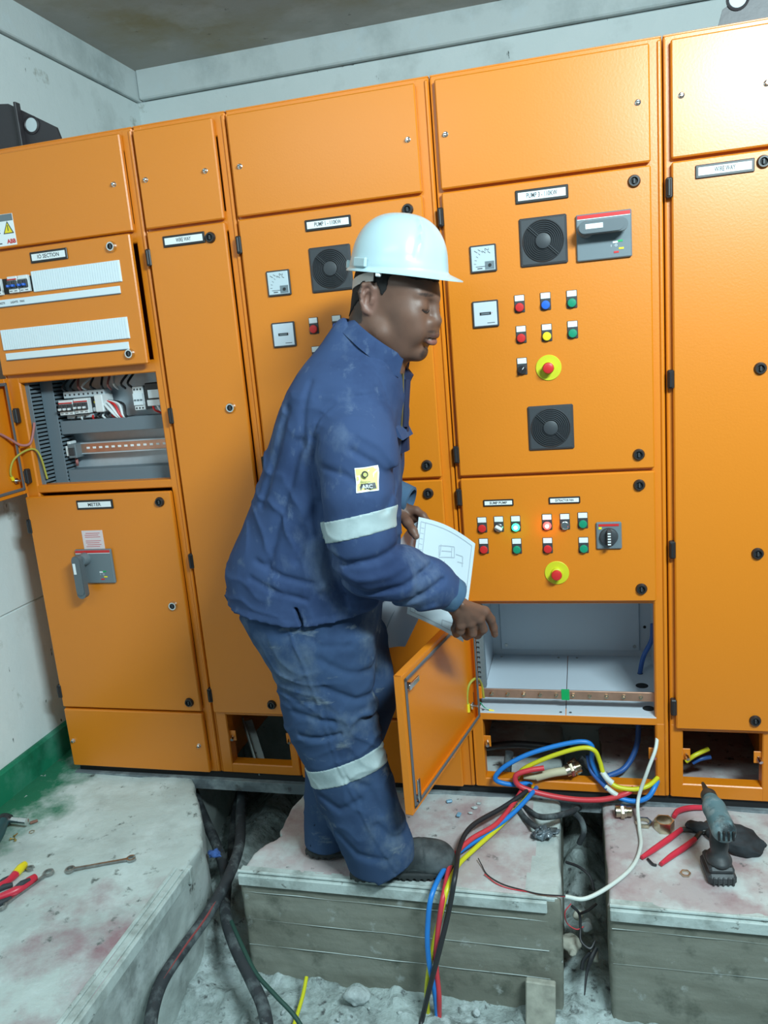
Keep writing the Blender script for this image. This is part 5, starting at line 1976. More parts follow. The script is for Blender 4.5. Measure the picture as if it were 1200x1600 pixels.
collar()
m = MB()
m.prism([(-0.085, 1.345), (-0.060, 1.357), (-0.058, 1.325), (-0.046, 1.308), (-0.060, 1.285), (-0.066, 1.22), (-0.070, 1.13), (-0.100, 1.12), (-0.098, 1.25)], -0.325, -0.305, NAVYD)
m.tube([(-0.062, -0.350, 1.315), (-0.068, -0.352, 1.25), (-0.080, -0.352, 1.16)], 0.0028, GOLD, 6)
m.tube([(-0.058, -0.330, 1.300), (-0.066, -0.332, 1.24), (-0.072, -0.332, 1.19)], 0.009, NAVYD, 8)
m.build('front_placket', jk)['label'] = 'dark open front edge with zip'
m = MB()
m.prism([(-0.098, 1.215), (-0.078, 1.20), (-0.064, 1.165), (-0.082, 1.178), (-0.098, 1.18)], -0.40, -0.28, JACKM)
m.lathe((-0.080, -0.445, 1.172), (-0.1, -1, 0.1), [(0, 0.0045), (0.003, 0.0035)], WHITEP, 12)
m.build('pocket_flap', jk)


# woven badge on the sleeve, wrapped to the cloth
def wrap(pts_uv, off):
    """send (x, z) points onto the near surface of the jacket"""
    out = []
    for (x, z) in pts_uv:
        ys = np.linspace(-0.66, -0.44, 221)
        P = np.stack([np.full(221, x), ys, np.full(221, z)], 1)
        d = jacket_base(P)
        k = int(np.argmax(d < 0.0))
        out.append((x, ys[k] - off, z))
    return out


def patch(x0, x1, z0, z1, sk, off, mm, m, nx=5, nz=6):
    g = [(x0 + (x1 - x0) * i / nx + sk * (1 - j / nz), z0 + (z1 - z0) * j / nz) for j in range(nz + 1) for i in range(nx + 1)]
    P = wrap(g, off)
    P = P + [(a, b + 0.001, c) for (a, b, c) in P]
    N_ = (nx + 1) * (nz + 1)
    fs = []
    for j in range(nz):
        for i in range(nx):
            a = j * (nx + 1) + i
            fs.append((a, a + 1, a + nx + 2, a + nx + 1))
            fs.append((a + N_ + nx + 1, a + N_ + nx + 2, a + N_ + 1, a + N_))
    m.add(P, fs, mm)


m = MB()
PATY = mat('yellow_woven_badge', (0.66, 0.62, 0.22), rough=0.7)
patch(-0.132, -0.088, 1.083, 1.134, 0.003, 0.0026, WHITE, m)
patch(-0.130, -0.090, 1.086, 1.132, 0.003, 0.0032, PATY, m)
patch(-0.124, -0.092, 1.088, 1.1005, 0.003, 0.0038, DARKP, m)
bd = m.build('sleeve_badge', jk)
bd['label'] = 'yellow badge lettered ARC'
yb = min(p[1] for p in wrap([(-0.108, 1.094), (-0.118, 1.094), (-0.098, 1.094)], 0.0046))
m = MB()
m.text('ARC', (-0.106, yb, 1.0942), 0.0078, WHITE, bold=0.0004, wid=0.024)
m.text('Dromex', (-0.109, yb + 0.0008, 1.1045), 0.0045, INK)
m.lathe((-0.109, yb + 0.0006, 1.1205), (0, -1, 0), [(0, 0.0072), (0.0003, 0.0072)], DARKP, 18)
m.lathe((-0.1085, yb + 0.0002, 1.1200), (0, -1, 0), [(0, 0.0045), (0.0003, 0.0045)], PATY, 14)
m.build('lettering', bd)

# ---- trousers
HIPS = [(0.83, -0.50, -0.150, -0.335, 0.150), (0.74, -0.535, -0.172, -0.335, 0.165), (0.68, -0.505, -0.182, -0.335, 0.165), (0.62, -0.455, -0.190, -0.335, 0.160), (0.57, -0.430, -0.200, -0.335, 0.140)]
LEGN = [(0.70, -0.470, -0.180, -0.410, 0.092), (0.60, -0.440, -0.188, -0.410, 0.094), (0.50, -0.436, -0.192, -0.408, 0.092), (0.45, -0.430, -0.186, -0.408, 0.090), (0.40, -0.412, -0.184, -0.405, 0.086),
        (0.33, -0.388, -0.172, -0.402, 0.084), (0.25, -0.366, -0.158, -0.400, 0.084), (0.17, -0.342, -0.140, -0.398, 0.084), (0.10, -0.318, -0.122, -0.396, 0.080), (0.04, -0.305, -0.120, -0.394, 0.074), (-0.01, -0.30, -0.125, -0.392, 0.070)]
LEGF = [(0.66, -0.460, -0.185, -0.265, 0.088), (0.50, -0.425, -0.172, -0.260, 0.088), (0.42, -0.425, -0.175, -0.262, 0.084), (0.33, -0.430, -0.215, -0.268, 0.080), (0.22, -0.445, -0.275, -0.282, 0.076),
        (0.10, -0.455, -0.310, -0.300, 0.072), (0.03, -0.458, -0.325, -0.308, 0.068)]
SIDES = [(-0.354, 0.734), (-0.323, 0.644), (-0.301, 0.545), (-0.286, 0.461), (-0.270, 0.375), (-0.212, 0.202), (-0.157, 0.071)]


TSTROKE = [
    ([(-0.285, -0.500, 0.666), (-0.233, -0.500, 0.626), (-0.175, -0.490, 0.598)], 0.007, 0.009),
    ([(-0.285, -0.500, 0.592), (-0.225, -0.500, 0.552), (-0.168, -0.480, 0.536)], 0.008, 0.009),
    ([(-0.209, -0.490, 0.489), (-0.173, -0.480, 0.474), (-0.155, -0.460, 0.467)], 0.012, 0.009),
    ([(-0.277, -0.500, 0.517), (-0.222, -0.500, 0.494), (-0.176, -0.490, 0.502)], -0.005, 0.010),
    ([(-0.374, -0.480, 0.520), (-0.322, -0.490, 0.510), (-0.270, -0.500, 0.500)], 0.007, 0.008),
    ([(-0.361, -0.480, 0.455), (-0.303, -0.490, 0.456), (-0.260, -0.490, 0.465)], 0.009, 0.007),
    ([(-0.383, -0.480, 0.563), (-0.351, -0.490, 0.547), (-0.317, -0.490, 0.553)], 0.006, 0.008),
    ([(-0.333, -0.480, 0.277), (-0.282, -0.490, 0.251), (-0.229, -0.490, 0.281)], 0.007, 0.010),
    ([(-0.256, -0.490, 0.341), (-0.210, -0.490, 0.309), (-0.187, -0.480, 0.233)], 0.006, 0.010),
    ([(-0.195, -0.490, 0.204), (-0.168, -0.480, 0.163), (-0.117, -0.460, 0.135)], 0.007, 0.010),
    ([(-0.293, -0.480, 0.171), (-0.252, -0.490, 0.126), (-0.181, -0.480, 0.107)], 0.006, 0.010),
    ([(-0.310, -0.500, 0.730), (-0.282, -0.500, 0.698), (-0.219, -0.500, 0.691)], 0.007, 0.009),
]


def trousers_rough(P, c=None, rad=None):
    d = smin(loft(P, LEGN, 2.0), loft(P, LEGF, 2.0), 0.012)
    return d if c is not None and c[2] < 0.45 else smin(d, loft(P, HIPS, 2.4), 0.03)


def trousers_base(P, c=None, rad=None):
    return near_only(trousers_fine, trousers_rough, P, c, rad)


def trousers_fine(P, d, c=None, rad=None):
    n1 = loft(P, LEGN, 2.0)
    f1 = loft(P, LEGF, 2.0)
    n1 = n1 + fold(P, (0.45, 0.2, 1.0), 0.075, 0.006, 201, 0.5) + fold(P, (-0.8, 0.2, 0.8), 0.090, 0.005, 211, 0.5)
    n1 = n1 + 0.007 * (fold(P, (-0.35, 0, 1.0), 0.045, 1.0, 221, 0.5)) * np.exp(-((P[:, 2] - 0.43) / 0.07) ** 2) + strokes(P, TSTROKE) * (P[:, 1] < -0.36)
    f1 = f1 + fold(P, (0.2, 0.2, 1.0), 0.060, 0.008, 231)
    d = smin(n1, f1, 0.012)
    if c is None or c[2] > 0.45:
        d = smin(d, loft(P, HIPS, 2.4) + fold(P, (0.4, 0.2, 1.0), 0.07, 0.005, 241), 0.03)
    near = P[:, 1] < -0.43
    s_ = polyline_d(P, SIDES)
    d = d - near * 0.0022 * np.exp(-(s_ / 0.0035) ** 2) + near * 0.0012 * np.exp(-((s_ - 0.008) / 0.003) ** 2)
    if c is not None and c[1] > -0.36:
        return d
    # side pocket edges
    s_ = polyline_d(P, [(-0.425, 0.625), (-0.36, 0.612), (-0.316, 0.632)])
    d = d - near * 0.0025 * np.exp(-(s_ / 0.004) ** 2)
    return d + fbm(P, 16, 2, 251) * 0.0022


def trousers_f(P, c=None, rad=None):
    d = trousers_base(P, c, rad)
    hemn = np.interp(P[:, 0], [-0.33, -0.28, -0.20, -0.10], [0.012, 0.014, 0.032, 0.085])
    hem = np.where(P[:, 0] + P[:, 1] * 1.0 > -0.675, hemn, 0.038)
    d = np.maximum(d, hem - P[:, 2])
    return d


V, Q = surface(trousers_f, (-0.57, -0.53, -0.01), (-0.08, -0.14, 0.86), 0.0046)
tr = put(np_mesh('trousers', V, Q, [TROUM]), 'trousers', MAN)
tr['label'] = 'baggy dust-streaked navy work trousers'


def lband_f(P, c=None, rad=None):
    d = trousers_base(P, c, rad) - 0.0024
    s_ = P[:, 2] - (0.352 + 0.34 * (P[:, 0] + 0.26)) + 0.10 * (P[:, 1] + 0.46)
    cut = (P[:, 0] + 0.32) * 0.5 + (P[:, 1] + 0.325)
    return np.maximum(np.maximum(d, np.abs(s_) - 0.0275), cut)


V, Q = surface(lband_f, (-0.42, -0.52, 0.24), (-0.12, -0.30, 0.46), 0.0032)
put(np_mesh('reflective_band', V, Q, [REFLM]), 'reflective_band', tr)['label'] = 'grey reflective band around the shin'
m = MB()
m.prism([(-0.553, 0.800), (-0.532, 0.752), (-0.470, 0.738), (-0.470, 0.752), (-0.520, 0.768), (-0.540, 0.806)], -0.42, -0.30, TROUM)
m.build('hip_pocket', tr)


# ---- boots
def boot(heel, toe, hgt, mm, name, lab):
    heel, toe = np.array(heel), np.array(toe)
    ax = (toe - heel) / np.linalg.norm(toe - heel)
    sd = np.array((-ax[1], ax[0], 0))
    M_ = np.stack([ax, sd, (0, 0, 1)], 1)
    L_ = np.linalg.norm(toe - heel)
    at_ = lambda u, v, z: heel + ax * u + sd * v + np.array((0, 0, z))
    B_ = Field()
    B_.el(at_(L_ - 0.052, 0, 0.040), (0.052, 0.046, 0.040), 0.02, M_)
    B_.el(at_(L_ - 0.050, 0, 0.030), (0.050, 0.047, 0.026), 0.02, M_)
    B_.el(at_(L_ - 0.115, 0, 0.050), (0.065, 0.042, 0.044), 0.03, M_)
    B_.el(at_(0.045, 0, 0.040), (0.046, 0.036, 0.045), 0.03, M_)
    B_.el(at_(0.10, 0, 0.045), (0.070, 0.036, 0.045), 0.03, M_)
    B_.rc(at_(0.060, 0, 0.06), at_(0.055, 0, hgt), 0.040, 0.044, 0.03)

    def f(P, c=None, rad=None):
        d = B_(P, c, rad)
        X = (P - heel) @ M_
        d = d + 0.0022 * np.sin(X[:, 0] / 0.0085 + 1.5 * vnoise(P, 14, 3)) * np.exp(-((X[:, 0] - (L_ - 0.115)) / 0.035) ** 2) * (X[:, 2] > 0.03) * 0.9
        d = d + 0.0015 * np.exp(-((X[:, 0] - (L_ - 0.082)) / 0.003) ** 2)
        return np.maximum(d, 0.014 - P[:, 2])
    lo, hi = np.minimum(heel, toe) - 0.06, np.maximum(heel, toe) + 0.06
    lo[2], hi[2] = 0.0, hgt + 0.06
    V, Q = surface(f, lo, hi, 0.003)
    b = put(np_mesh(name, V, Q, [mm]), name, MAN)
    b['label'] = lab

    def fs(P, c=None, rad=None):
        X = (P - heel) @ M_
        u, v, z = X[:, 0], X[:, 1], X[:, 2]
        hw_ = np.interp(u, [0, 0.02, 0.06, 0.11, L_ - 0.075, L_ - 0.03, L_ - 0.008, L_], [0.018, 0.033, 0.037, 0.034, 0.047, 0.042, 0.024, 0.006])
        d = np.maximum(np.abs(v) - hw_ - 0.002, np.maximum(-u - 0.002, u - L_ - 0.002))
        d = smax(d, np.maximum(z - 0.021, 0.0005 - z), 0.004)
        tread = np.maximum(np.abs(((u + 0.2) % 0.018) - 0.009) - 0.0035, z - 0.007)
        d = np.maximum(d, -tread)
        arch = np.maximum(np.abs(u - 0.105) - 0.022, z - 0.009)
        return np.maximum(d, -arch)
    lo[2], hi[2] = -0.006, 0.04
    V, Q = surface(fs, lo, hi, 0.003)
    put(np_mesh('sole', V, Q, [SOLEM]), 'sole', b)


boot((-0.300, -0.402, 0.004), (-0.030, -0.335, 0.004), 0.10, BOOTM, 'boot', 'dusty grey-black leather boot stepping forward')
boot((-0.452, -0.318, 0.004), (-0.185, -0.290, 0.004), 0.08, BOOTB, 'boot', 'black boot standing behind')


# ---------------------------------------------------------------- papers in his hands
def sheet(name, lab, c4, mm, bow, th=0.0010, n=16, group=None, cat='paper'):
    """c4: four corners TL TR BR BL"""
    A, B_, C_, D_ = [np.array(q) for q in c4]
    nr = np.cross(B_ - A, D_ - A)
    nr = nr / np.linalg.norm(nr)
    m = MB()
    vs, fs = [], []
    for s in (0, 1):
        for j in range(n + 1):
            for i in range(n + 1):
                u, v = i / n, j / n
                p = A * (1 - u) * (1 - v) + B_ * u * (1 - v) + C_ * u * v + D_ * (1 - u) * v
                p = p + nr * (bow * math.sin(u * PI) + 0.4 * bow * math.sin(v * PI * 1.3 + u) + s * th)
                p = p + (B_ - A) / np.linalg.norm(B_ - A) * 0.0
                p = p + np.array((0, 0, 0.010 * math.sin(u * PI) * (1 - v)))
                vs.append(tuple(p))
    N_ = (n + 1) ** 2
    for j in range(n):
        for i in range(n):
            a = j * (n + 1) + i
            fs.append((a, a + 1, a + n + 2, a + n + 1))
            fs.append((a + N_ + n + 1, a + N_ + n + 2, a + N_ + 1, a + N_))
    for i in range(n):
        for (a, b) in ((i, i + 1), (n * (n + 1) + i + 1, n * (n + 1) + i), ((i + 1) * (n + 1), i * (n + 1)), (i * (n + 1) + n, (i + 1) * (n + 1) + n)):
            fs.append((b, a, a + N_, b + N_))
    m.add(vs, fs, mm)
    o = m.build(name, None, 60)
    tag(o, lab, cat, group)

    def pt(u, v, off):
        p = A * (1 - u) * (1 - v) + B_ * u * (1 - v) + C_ * u * v + D_ * (1 - u) * v
        p = p + nr * (bow * math.sin(u * PI) + 0.4 * bow * math.sin(v * PI * 1.3 + u) + off)
        return p + np.array((0, 0, 0.010 * math.sin(u * PI) * (1 - v)))
    return o, pt


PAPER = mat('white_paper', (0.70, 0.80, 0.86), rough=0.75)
PAPERB = mat('greyish_paper', (0.56, 0.60, 0.68), rough=0.8)  # greyish colour of the hanging page itself
LINE = mat('grey_print', (0.50, 0.56, 0.62), rough=0.8)
o, pt = sheet('drawing_sheet', 'white sheet with a printed technical drawing held in front of the red lamps', ((-0.070, -0.262, 0.952), (0.070, -0.275, 0.882), (0.029, -0.300, 0.633), (-0.115, -0.285, 0.704)), PAPER, 0.010)


def pline(m, pts, off=-0.0006, w_=0.0007, mm=None):
    """thin printed strokes lying on the sheet"""
    for (a, b) in zip(pts[:-1], pts[1:]):
        k = max(2, int(math.hypot(b[0] - a[0], b[1] - a[1]) * 24))
        for i in range(k):
            q0 = [a[j] + (b[j] - a[j]) * i / k for j in (0, 1)]
            q1 = [a[j] + (b[j] - a[j]) * (i + 1) / k for j in (0, 1)]
            d = Vector((b[0] - a[0], b[1] - a[1])).normalized()
            nx, ny = -d.y * w_ / 0.12, d.x * w_ / 0.16
            P = [pt(q0[0] + nx, q0[1] + ny, off), pt(q1[0] + nx, q1[1] + ny, off), pt(q1[0] - nx, q1[1] - ny, off), pt(q0[0] - nx, q0[1] - ny, off)]
            m.add(P, [(0, 1, 2, 3)], mm or LINE)


sgn = 1
for off in (-0.0007, 0.0017):
    m = MB()
    pline(m, [(0.05, 0.04), (0.95, 0.04), (0.95, 0.96), (0.05, 0.96), (0.05, 0.04)], off)
    pline(m, [(0.13, 0.04), (0.13, 0.96)], off)
    for k in range(14):
        pline(m, [(0.06, 0.10 + k * 0.055), (0.115, 0.10 + k * 0.055)], off, 0.0005)
    pline(m, [(0.40, 0.22), (0.66, 0.16), (0.68, 0.26), (0.42, 0.33), (0.40, 0.22)], off)
    pline(m, [(0.43, 0.20), (0.43, 0.31)], off); pline(m, [(0.62, 0.18), (0.63, 0.28)], off)
    pline(m, [(0.45, 0.26), (0.62, 0.22)], off); pline(m, [(0.52, 0.34), (0.52, 0.40), (0.62, 0.38)], off)
    pline(m, [(0.70, 0.22), (0.82, 0.20), (0.83, 0.30)], off); pline(m, [(0.74, 0.28), (0.84, 0.26)], off)
    pline(m, [(0.66, 0.48), (0.70, 0.46), (0.71, 0.52), (0.67, 0.53), (0.66, 0.48)], off)
    pline(m, [(0.60, 0.90), (0.95, 0.86)], off); pline(m, [(0.60, 0.90), (0.60, 0.96)], off)
    o_ = m.build('printed_drawing', o)
    o_['kind'] = 'stuff'
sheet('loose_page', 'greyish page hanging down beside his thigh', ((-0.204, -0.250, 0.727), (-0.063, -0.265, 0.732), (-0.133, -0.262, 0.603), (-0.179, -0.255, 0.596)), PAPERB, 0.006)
PLAST = mat('clear_plastic_pocket', (0.55, 0.66, 0.76), rough=0.25, alpha=0.55)
sheet('plastic_pocket', 'clear plastic document pocket pinched under his left thumb', ((-0.132, -0.252, 0.880), (-0.072, -0.256, 0.940), (-0.083, -0.262, 0.788), (-0.122, -0.258, 0.813)), PLAST, 0.004, cat='document pocket')
sheet('plastic_pocket', 'bluish plastic document pocket dangling between his jacket hem and the hanging page', ((-0.217, -0.246, 0.749), (-0.139, -0.250, 0.732), (-0.191, -0.250, 0.630), (-0.212, -0.247, 0.642)), PLAST, 0.006, cat='document pocket')

# ---------------------------------------------------------------- cables
CBLUE = mat('blue_insulation', (0.015, 0.20, 0.62), rough=0.4)
CDBLUE = mat('deep_blue_insulation', (0.03, 0.11, 0.36), rough=0.45)
CRED = mat('red_insulation', (0.62, 0.045, 0.06), rough=0.4)
CBLK = mat('black_insulation', (0.02, 0.021, 0.024), rough=0.45)
CYEL = mat('yellow_insulation', (0.62, 0.60, 0.02), rough=0.4)
CWHT = mat('white_cable_sheath', (0.62, 0.68, 0.64), rough=0.5)
CREAM = mat('cream_sheath', (0.55, 0.50, 0.34), rough=0.6)
ARMOUR = layered('dusty_black_cable', (0.035, 0.04, 0.045), [((0.13, 0.155, 0.16), 13, 0.50, 0.66, 6), ((0.22, 0.26, 0.26), 30, 0.62, 0.75)], rough=0.7, bump=0.3, bscale=60)
REDSTR = mat('red_stripe', (0.26, 0.05, 0.05), rough=0.8)
DGREEN = mat('green_sheath', (0.02, 0.065, 0.05), rough=0.6)


def cable(name, lab, pts, r, mm, cat='cable', group=None, n=12, extra=None):
    m = MB()
    m.tube(pts, r, mm, n, 8)
    if extra:
        extra(m)
    return tag(m.build(name), lab, cat, group)


BP = {'blue': [(0.171, 0.045, 0.026), (0.161, -0.030, 0.050), (0.107, -0.123, 0.035), (0.029, -0.221, 0.022), (-0.035, -0.319, 0.022), (-0.061, -0.475, 0.038), (-0.077, -0.500, -0.051), (-0.081, -0.500, -0.145), (-0.073, -0.500, -0.235), (-0.071, -0.500, -0.336), (-0.036, -0.639, -0.310)],
      'red': [(0.123, 0.045, 0.036), (0.123, -0.030, 0.044), (0.071, -0.172, 0.038), (0.004, -0.256, 0.036), (-0.033, -0.340, 0.032), (-0.036, -0.470, 0.026), (-0.052, -0.490, -0.056), (-0.065, -0.490, -0.152), (-0.062, -0.500, -0.247), (-0.068, -0.500, -0.336), (-0.039, -0.640, -0.310)],
      'black': [(0.148, 0.045, 0.038), (0.142, -0.030, 0.053), (0.079, -0.109, 0.045), (0.004, -0.209, 0.048), (-0.018, -0.300, 0.045), (-0.007, -0.450, 0.068), (-0.027, -0.480, -0.024), (-0.055, -0.515, -0.124), (-0.086, -0.515, -0.231), (-0.112, -0.515, -0.327), (-0.112, -0.652, -0.310)],
      'yellow': [(0.161, 0.055, 0.024), (0.149, -0.030, 0.039), (0.076, -0.159, 0.020), (0.016, -0.266, 0.016), (-0.019, -0.340, 0.016), (-0.027, -0.455, 0.037), (-0.050, -0.485, -0.041), (-0.080, -0.485, -0.158), (-0.096, -0.490, -0.252), (-0.100, -0.490, -0.350), (-0.082, -0.647, -0.310)]}
for k, mm in (('blue', CBLUE), ('red', CRED), ('black', CBLK), ('yellow', CYEL)):
    cable('power_cable', k + ' single-core cable running from the open cabinet over the plinth edge', BP[k], 0.0067, mm)

cable('core_loop', 'blue core looping high through the opening under the white compartment', [(0.163, 0.030, 0.048), (0.099, -0.005, 0.057), (0.051, -0.015, 0.077), (0.075, -0.010, 0.114), (0.145, 0.000, 0.154), (0.231, 0.010, 0.182), (0.306, 0.015, 0.197), (0.336, 0.020, 0.181), (0.335, 0.030, 0.126), (0.357, 0.020, 0.078), (0.399, -0.012, 0.044), (0.448, -0.020, 0.034), (0.487, -0.020, 0.049), (0.510, 0.000, 0.075), (0.525, 0.050, 0.078)], 0.0072, CBLUE)


def sleeve_y(m):
    m.tube([(0.363, 0.004, 0.109), (0.375, -0.006, 0.095), (0.391, -0.012, 0.083)], 0.0086, CWHT, 12, 4)


cable('core_loop', 'yellow core looping under the blue one, with a white sleeve', [(0.115, 0.000, 0.080), (0.139, 0.000, 0.111), (0.216, 0.000, 0.153), (0.300, 0.000, 0.184), (0.341, 0.000, 0.180), (0.357, 0.005, 0.141), (0.368, 0.000, 0.103), (0.399, -0.014, 0.076), (0.449, -0.016, 0.070), (0.488, -0.010, 0.079), (0.517, 0.020, 0.088), (0.533, 0.060, 0.088)], 0.0068, CYEL, extra=sleeve_y)
cable('core_loop', 'thick red core sagging in front of the orange bottom rail', [(0.196, -0.004, 0.117), (0.151, -0.012, 0.111), (0.113, -0.018, 0.095), (0.123, -0.022, 0.064), (0.193, -0.022, 0.041), (0.286, -0.022, 0.030), (0.367, -0.022, 0.036), (0.427, -0.016, 0.055), (0.450, 0.000, 0.063)], 0.0080, CRED)
cable('core_tail', 'blue core with a bare white-wrapped end beside the yellow loop', [(0.322, 0.050, 0.134), (0.332, 0.035, 0.091), (0.364, 0.000, 0.070), (0.377, -0.012, 0.063)], 0.0065, CDBLUE,
      extra=lambda m: m.tube([(0.371, -0.006, 0.068), (0.388, -0.016, 0.058), (0.404, -0.018, 0.048)], 0.0075, CWHT, 10, 4))
cable('control_cable', 'dark blue cable hanging inside the dark cabinet foot', [(0.480, 0.200, 0.178), (0.471, 0.180, 0.101), (0.436, 0.150, 0.044), (0.385, 0.120, 0.029), (0.333, 0.100, 0.020), (0.284, 0.120, -0.008)], 0.0085, CDBLUE)
m = MB()
m.tube([(0.171, 0.012, 0.076), (0.217, 0.012, 0.092), (0.262, 0.016, 0.100)], 0.0125, CREAM, 14, 6)
m.tube([(0.133, 0.010, 0.075), (0.156, 0.010, 0.077), (0.178, 0.012, 0.079)], [0.006, 0.009, 0.012], CREAM, 12, 5)
cs = tag(m.build('cable_sheath'), 'cream cable sheath stripped back beside a shiny gland', 'cable')


def gland(name, lab, p, d, r, parent=None, group=None):
    d = Vector(d).normalized()
    p = Vector(p)
    m = MB()
    m.lathe(p, d, [(0, r * 0.72), (0, r), (0.012, r), (0.0125, r * 0.86)], BRASS, 26)
    m.lathe(p + d * 0.0125, d, [(0, r * 1.22), (0.001, r * 1.26), (0.010, r * 1.26), (0.011, r * 1.22)], BRASS, 6)
    m.lathe(p + d * 0.0235, d, [(0, r * 1.0), (0.006, r * 0.98), (0.008, r * 0.86), (0.020, r * 0.86), (0.021, r * 0.60)], BRASS, 26)
    for i in range(6):
        m.lathe(p + d * (0.032 + i * 0.0022), d, [(0, r * 0.86), (0.001, r * 0.91), (0.002, r * 0.86)], BRASS, 26)
    m.lathe(p - d * 0.0004, d, [(0, r * 0.70), (0.001, r * 0.70)], BLACKV, 22)
    return tag(m.build(name), lab, 'cable gland', group)


gland('cable_gland', 'shiny metal cable gland on the cream sheath inside the cabinet foot', (0.258, 0.018, 0.097), (1, 0.35, 0.25), 0.0175)
gland('cable_gland', 'metal gland leaning behind the cream sheath, its thread pointing up', (0.296, 0.070, 0.062), (-0.6, 0.3, 0.9), 0.0165)
cable('braided_conduit', 'grey braided conduit sloping down behind the cable gland', [(0.297, 0.090, 0.100), (0.339, 0.085, 0.062), (0.376, 0.080, 0.018), (0.388, 0.080, -0.008)], 0.012, ARMOUR, 'conduit')
cable('flexible_conduit', 'black corrugated conduit at the back of the cabinet foot', [(-0.021, 0.220, 0.049), (0.083, 0.200, 0.077), (0.186, 0.200, 0.075), (0.265, 0.220, 0.054)], 0.012, CBLK, 'conduit')
cable('conduit_stub', 'short dusty grey conduit standing at the left of the cabinet foot', [(0.068, 0.130, -0.018), (0.072, 0.130, 0.032), (0.080, 0.140, 0.083)], 0.014, ARMOUR, 'conduit')
cable('control_cable', 'yellow cable end inside the foot of the right-hand wireway', [(0.606, 0.100, 0.100), (0.631, 0.100, 0.122), (0.671, 0.120, 0.133)], 0.0065, CYEL)
cable('control_cable', 'dark blue cable end inside the foot of the right-hand wireway', [(0.629, 0.140, 0.074), (0.652, 0.140, 0.088), (0.681, 0.150, 0.090)], 0.0065, CDBLUE)
m = MB()
T = Matrix.Translation(Vector((-0.786, 0.120, 0.064))) @ Matrix.Rotation(R(35), 4, 'Z') @ Matrix.Rotation(R(24), 4, 'X')
m.box((-0.018, -0.11, -0.002), (0.018, 0.13, 0.002), ANGLEM, 0.001, T)
m.box((-0.018, -0.11, -0.002), (-0.014, 0.13, 0.026), ANGLEM, 0.001, T)
tag(m.build('steel_angle_offcut'), 'rusty-grey steel angle offcut inside the hole of the narrow cabinet', 'steel offcut')

WP = [(0.520, 0.030, 0.217), (0.511, 0.000, 0.188), (0.488, -0.020, 0.134), (0.460, -0.030, 0.045), (0.457, -0.110, 0.012), (0.455, -0.194, 0.010), (0.428, -0.282, 0.010), (0.372, -0.361, 0.010), (0.309, -0.416, 0.008), (0.261, -0.415, 0.008)]
cable('white_cable', 'white sheathed cable curving from the cabinet onto the plinth', WP, [0.0052] * 10, CWHT)
for k, (mm, col, pts) in enumerate(((CRED, 'red', [(0.264, -0.415, 0.008), (0.208, -0.411, 0.005), (0.163, -0.404, 0.004), (0.119, -0.398, 0.004), (0.085, -0.385, 0.006), (0.052, -0.354, 0.006)]),
                               (CBLK, 'black', [(0.265, -0.415, 0.010), (0.200, -0.414, 0.008), (0.152, -0.400, 0.005), (0.102, -0.386, 0.006), (0.060, -0.353, 0.004), (0.041, -0.319, 0.006), (0.029, -0.297, 0.010)]))):
    cable('thin_core', 'thin ' + col + ' core fanning out of the white cable end on the plinth', pts, 0.0014, mm, 'wire', n=8)

c2 = [(-0.857, 0.136, -0.060), (-0.808, -0.009, -0.100), (-0.740, -0.173, -0.100), (-0.705, -0.332, -0.095), (-0.700, -0.474, -0.100), (-0.714, -0.587, -0.110), (-0.723, -0.684, -0.120), (-0.713, -0.759, -0.140), (-0.673, -0.850, -0.150)]
c1 = [(-1.041, 0.094, -0.070), (-0.946, -0.012, -0.120), (-0.849, -0.117, -0.160), (-0.764, -0.240, -0.170), (-0.702, -0.380, -0.170), (-0.629, -0.482, -0.180), (-0.544, -0.571, -0.200), (-0.486, -0.633, -0.220), (-0.433, -0.726, -0.240)]
cable('armoured_cable', 'thick dusty black cable with a faint red stripe, crossing on top', c2, 0.0165, ARMOUR, n=18,
      extra=lambda m: m.tube([(p[0] + 0.0085, p[1] - 0.009, p[2] + 0.0115) for p in c2[3:7]], [0.0018, 0.003, 0.0028, 0.001], REDSTR, 6, 8))
cable('armoured_cable', 'thick dusty black cable passing underneath and down the middle of the trench', c1, 0.0165, ARMOUR, n=18)
cable('armoured_cable', 'dark cable showing beside the left plinth block under the cabinet', [(-0.904, 0.242, -0.100), (-0.889, 0.105, -0.180), (-0.839, -0.048, -0.220), (-0.772, -0.207, -0.260)], 0.014, ARMOUR, n=16)
cable('green_cable', 'slim dark green cable running beside the thick black one', [(-0.661, -0.425, -0.160), (-0.598, -0.496, -0.170), (-0.534, -0.559, -0.190), (-0.466, -0.600, -0.210), (-0.403, -0.629, -0.240), (-0.345, -0.673, -0.280)], 0.0058, DGREEN)
cable('yellow_tube', 'short yellow tube standing up from the trench floor', [(-0.433, -0.471, -0.270), (-0.429, -0.518, -0.285), (-0.429, -0.576, -0.300), (-0.428, -0.630, -0.310)], 0.0052, CYEL, 'tube')


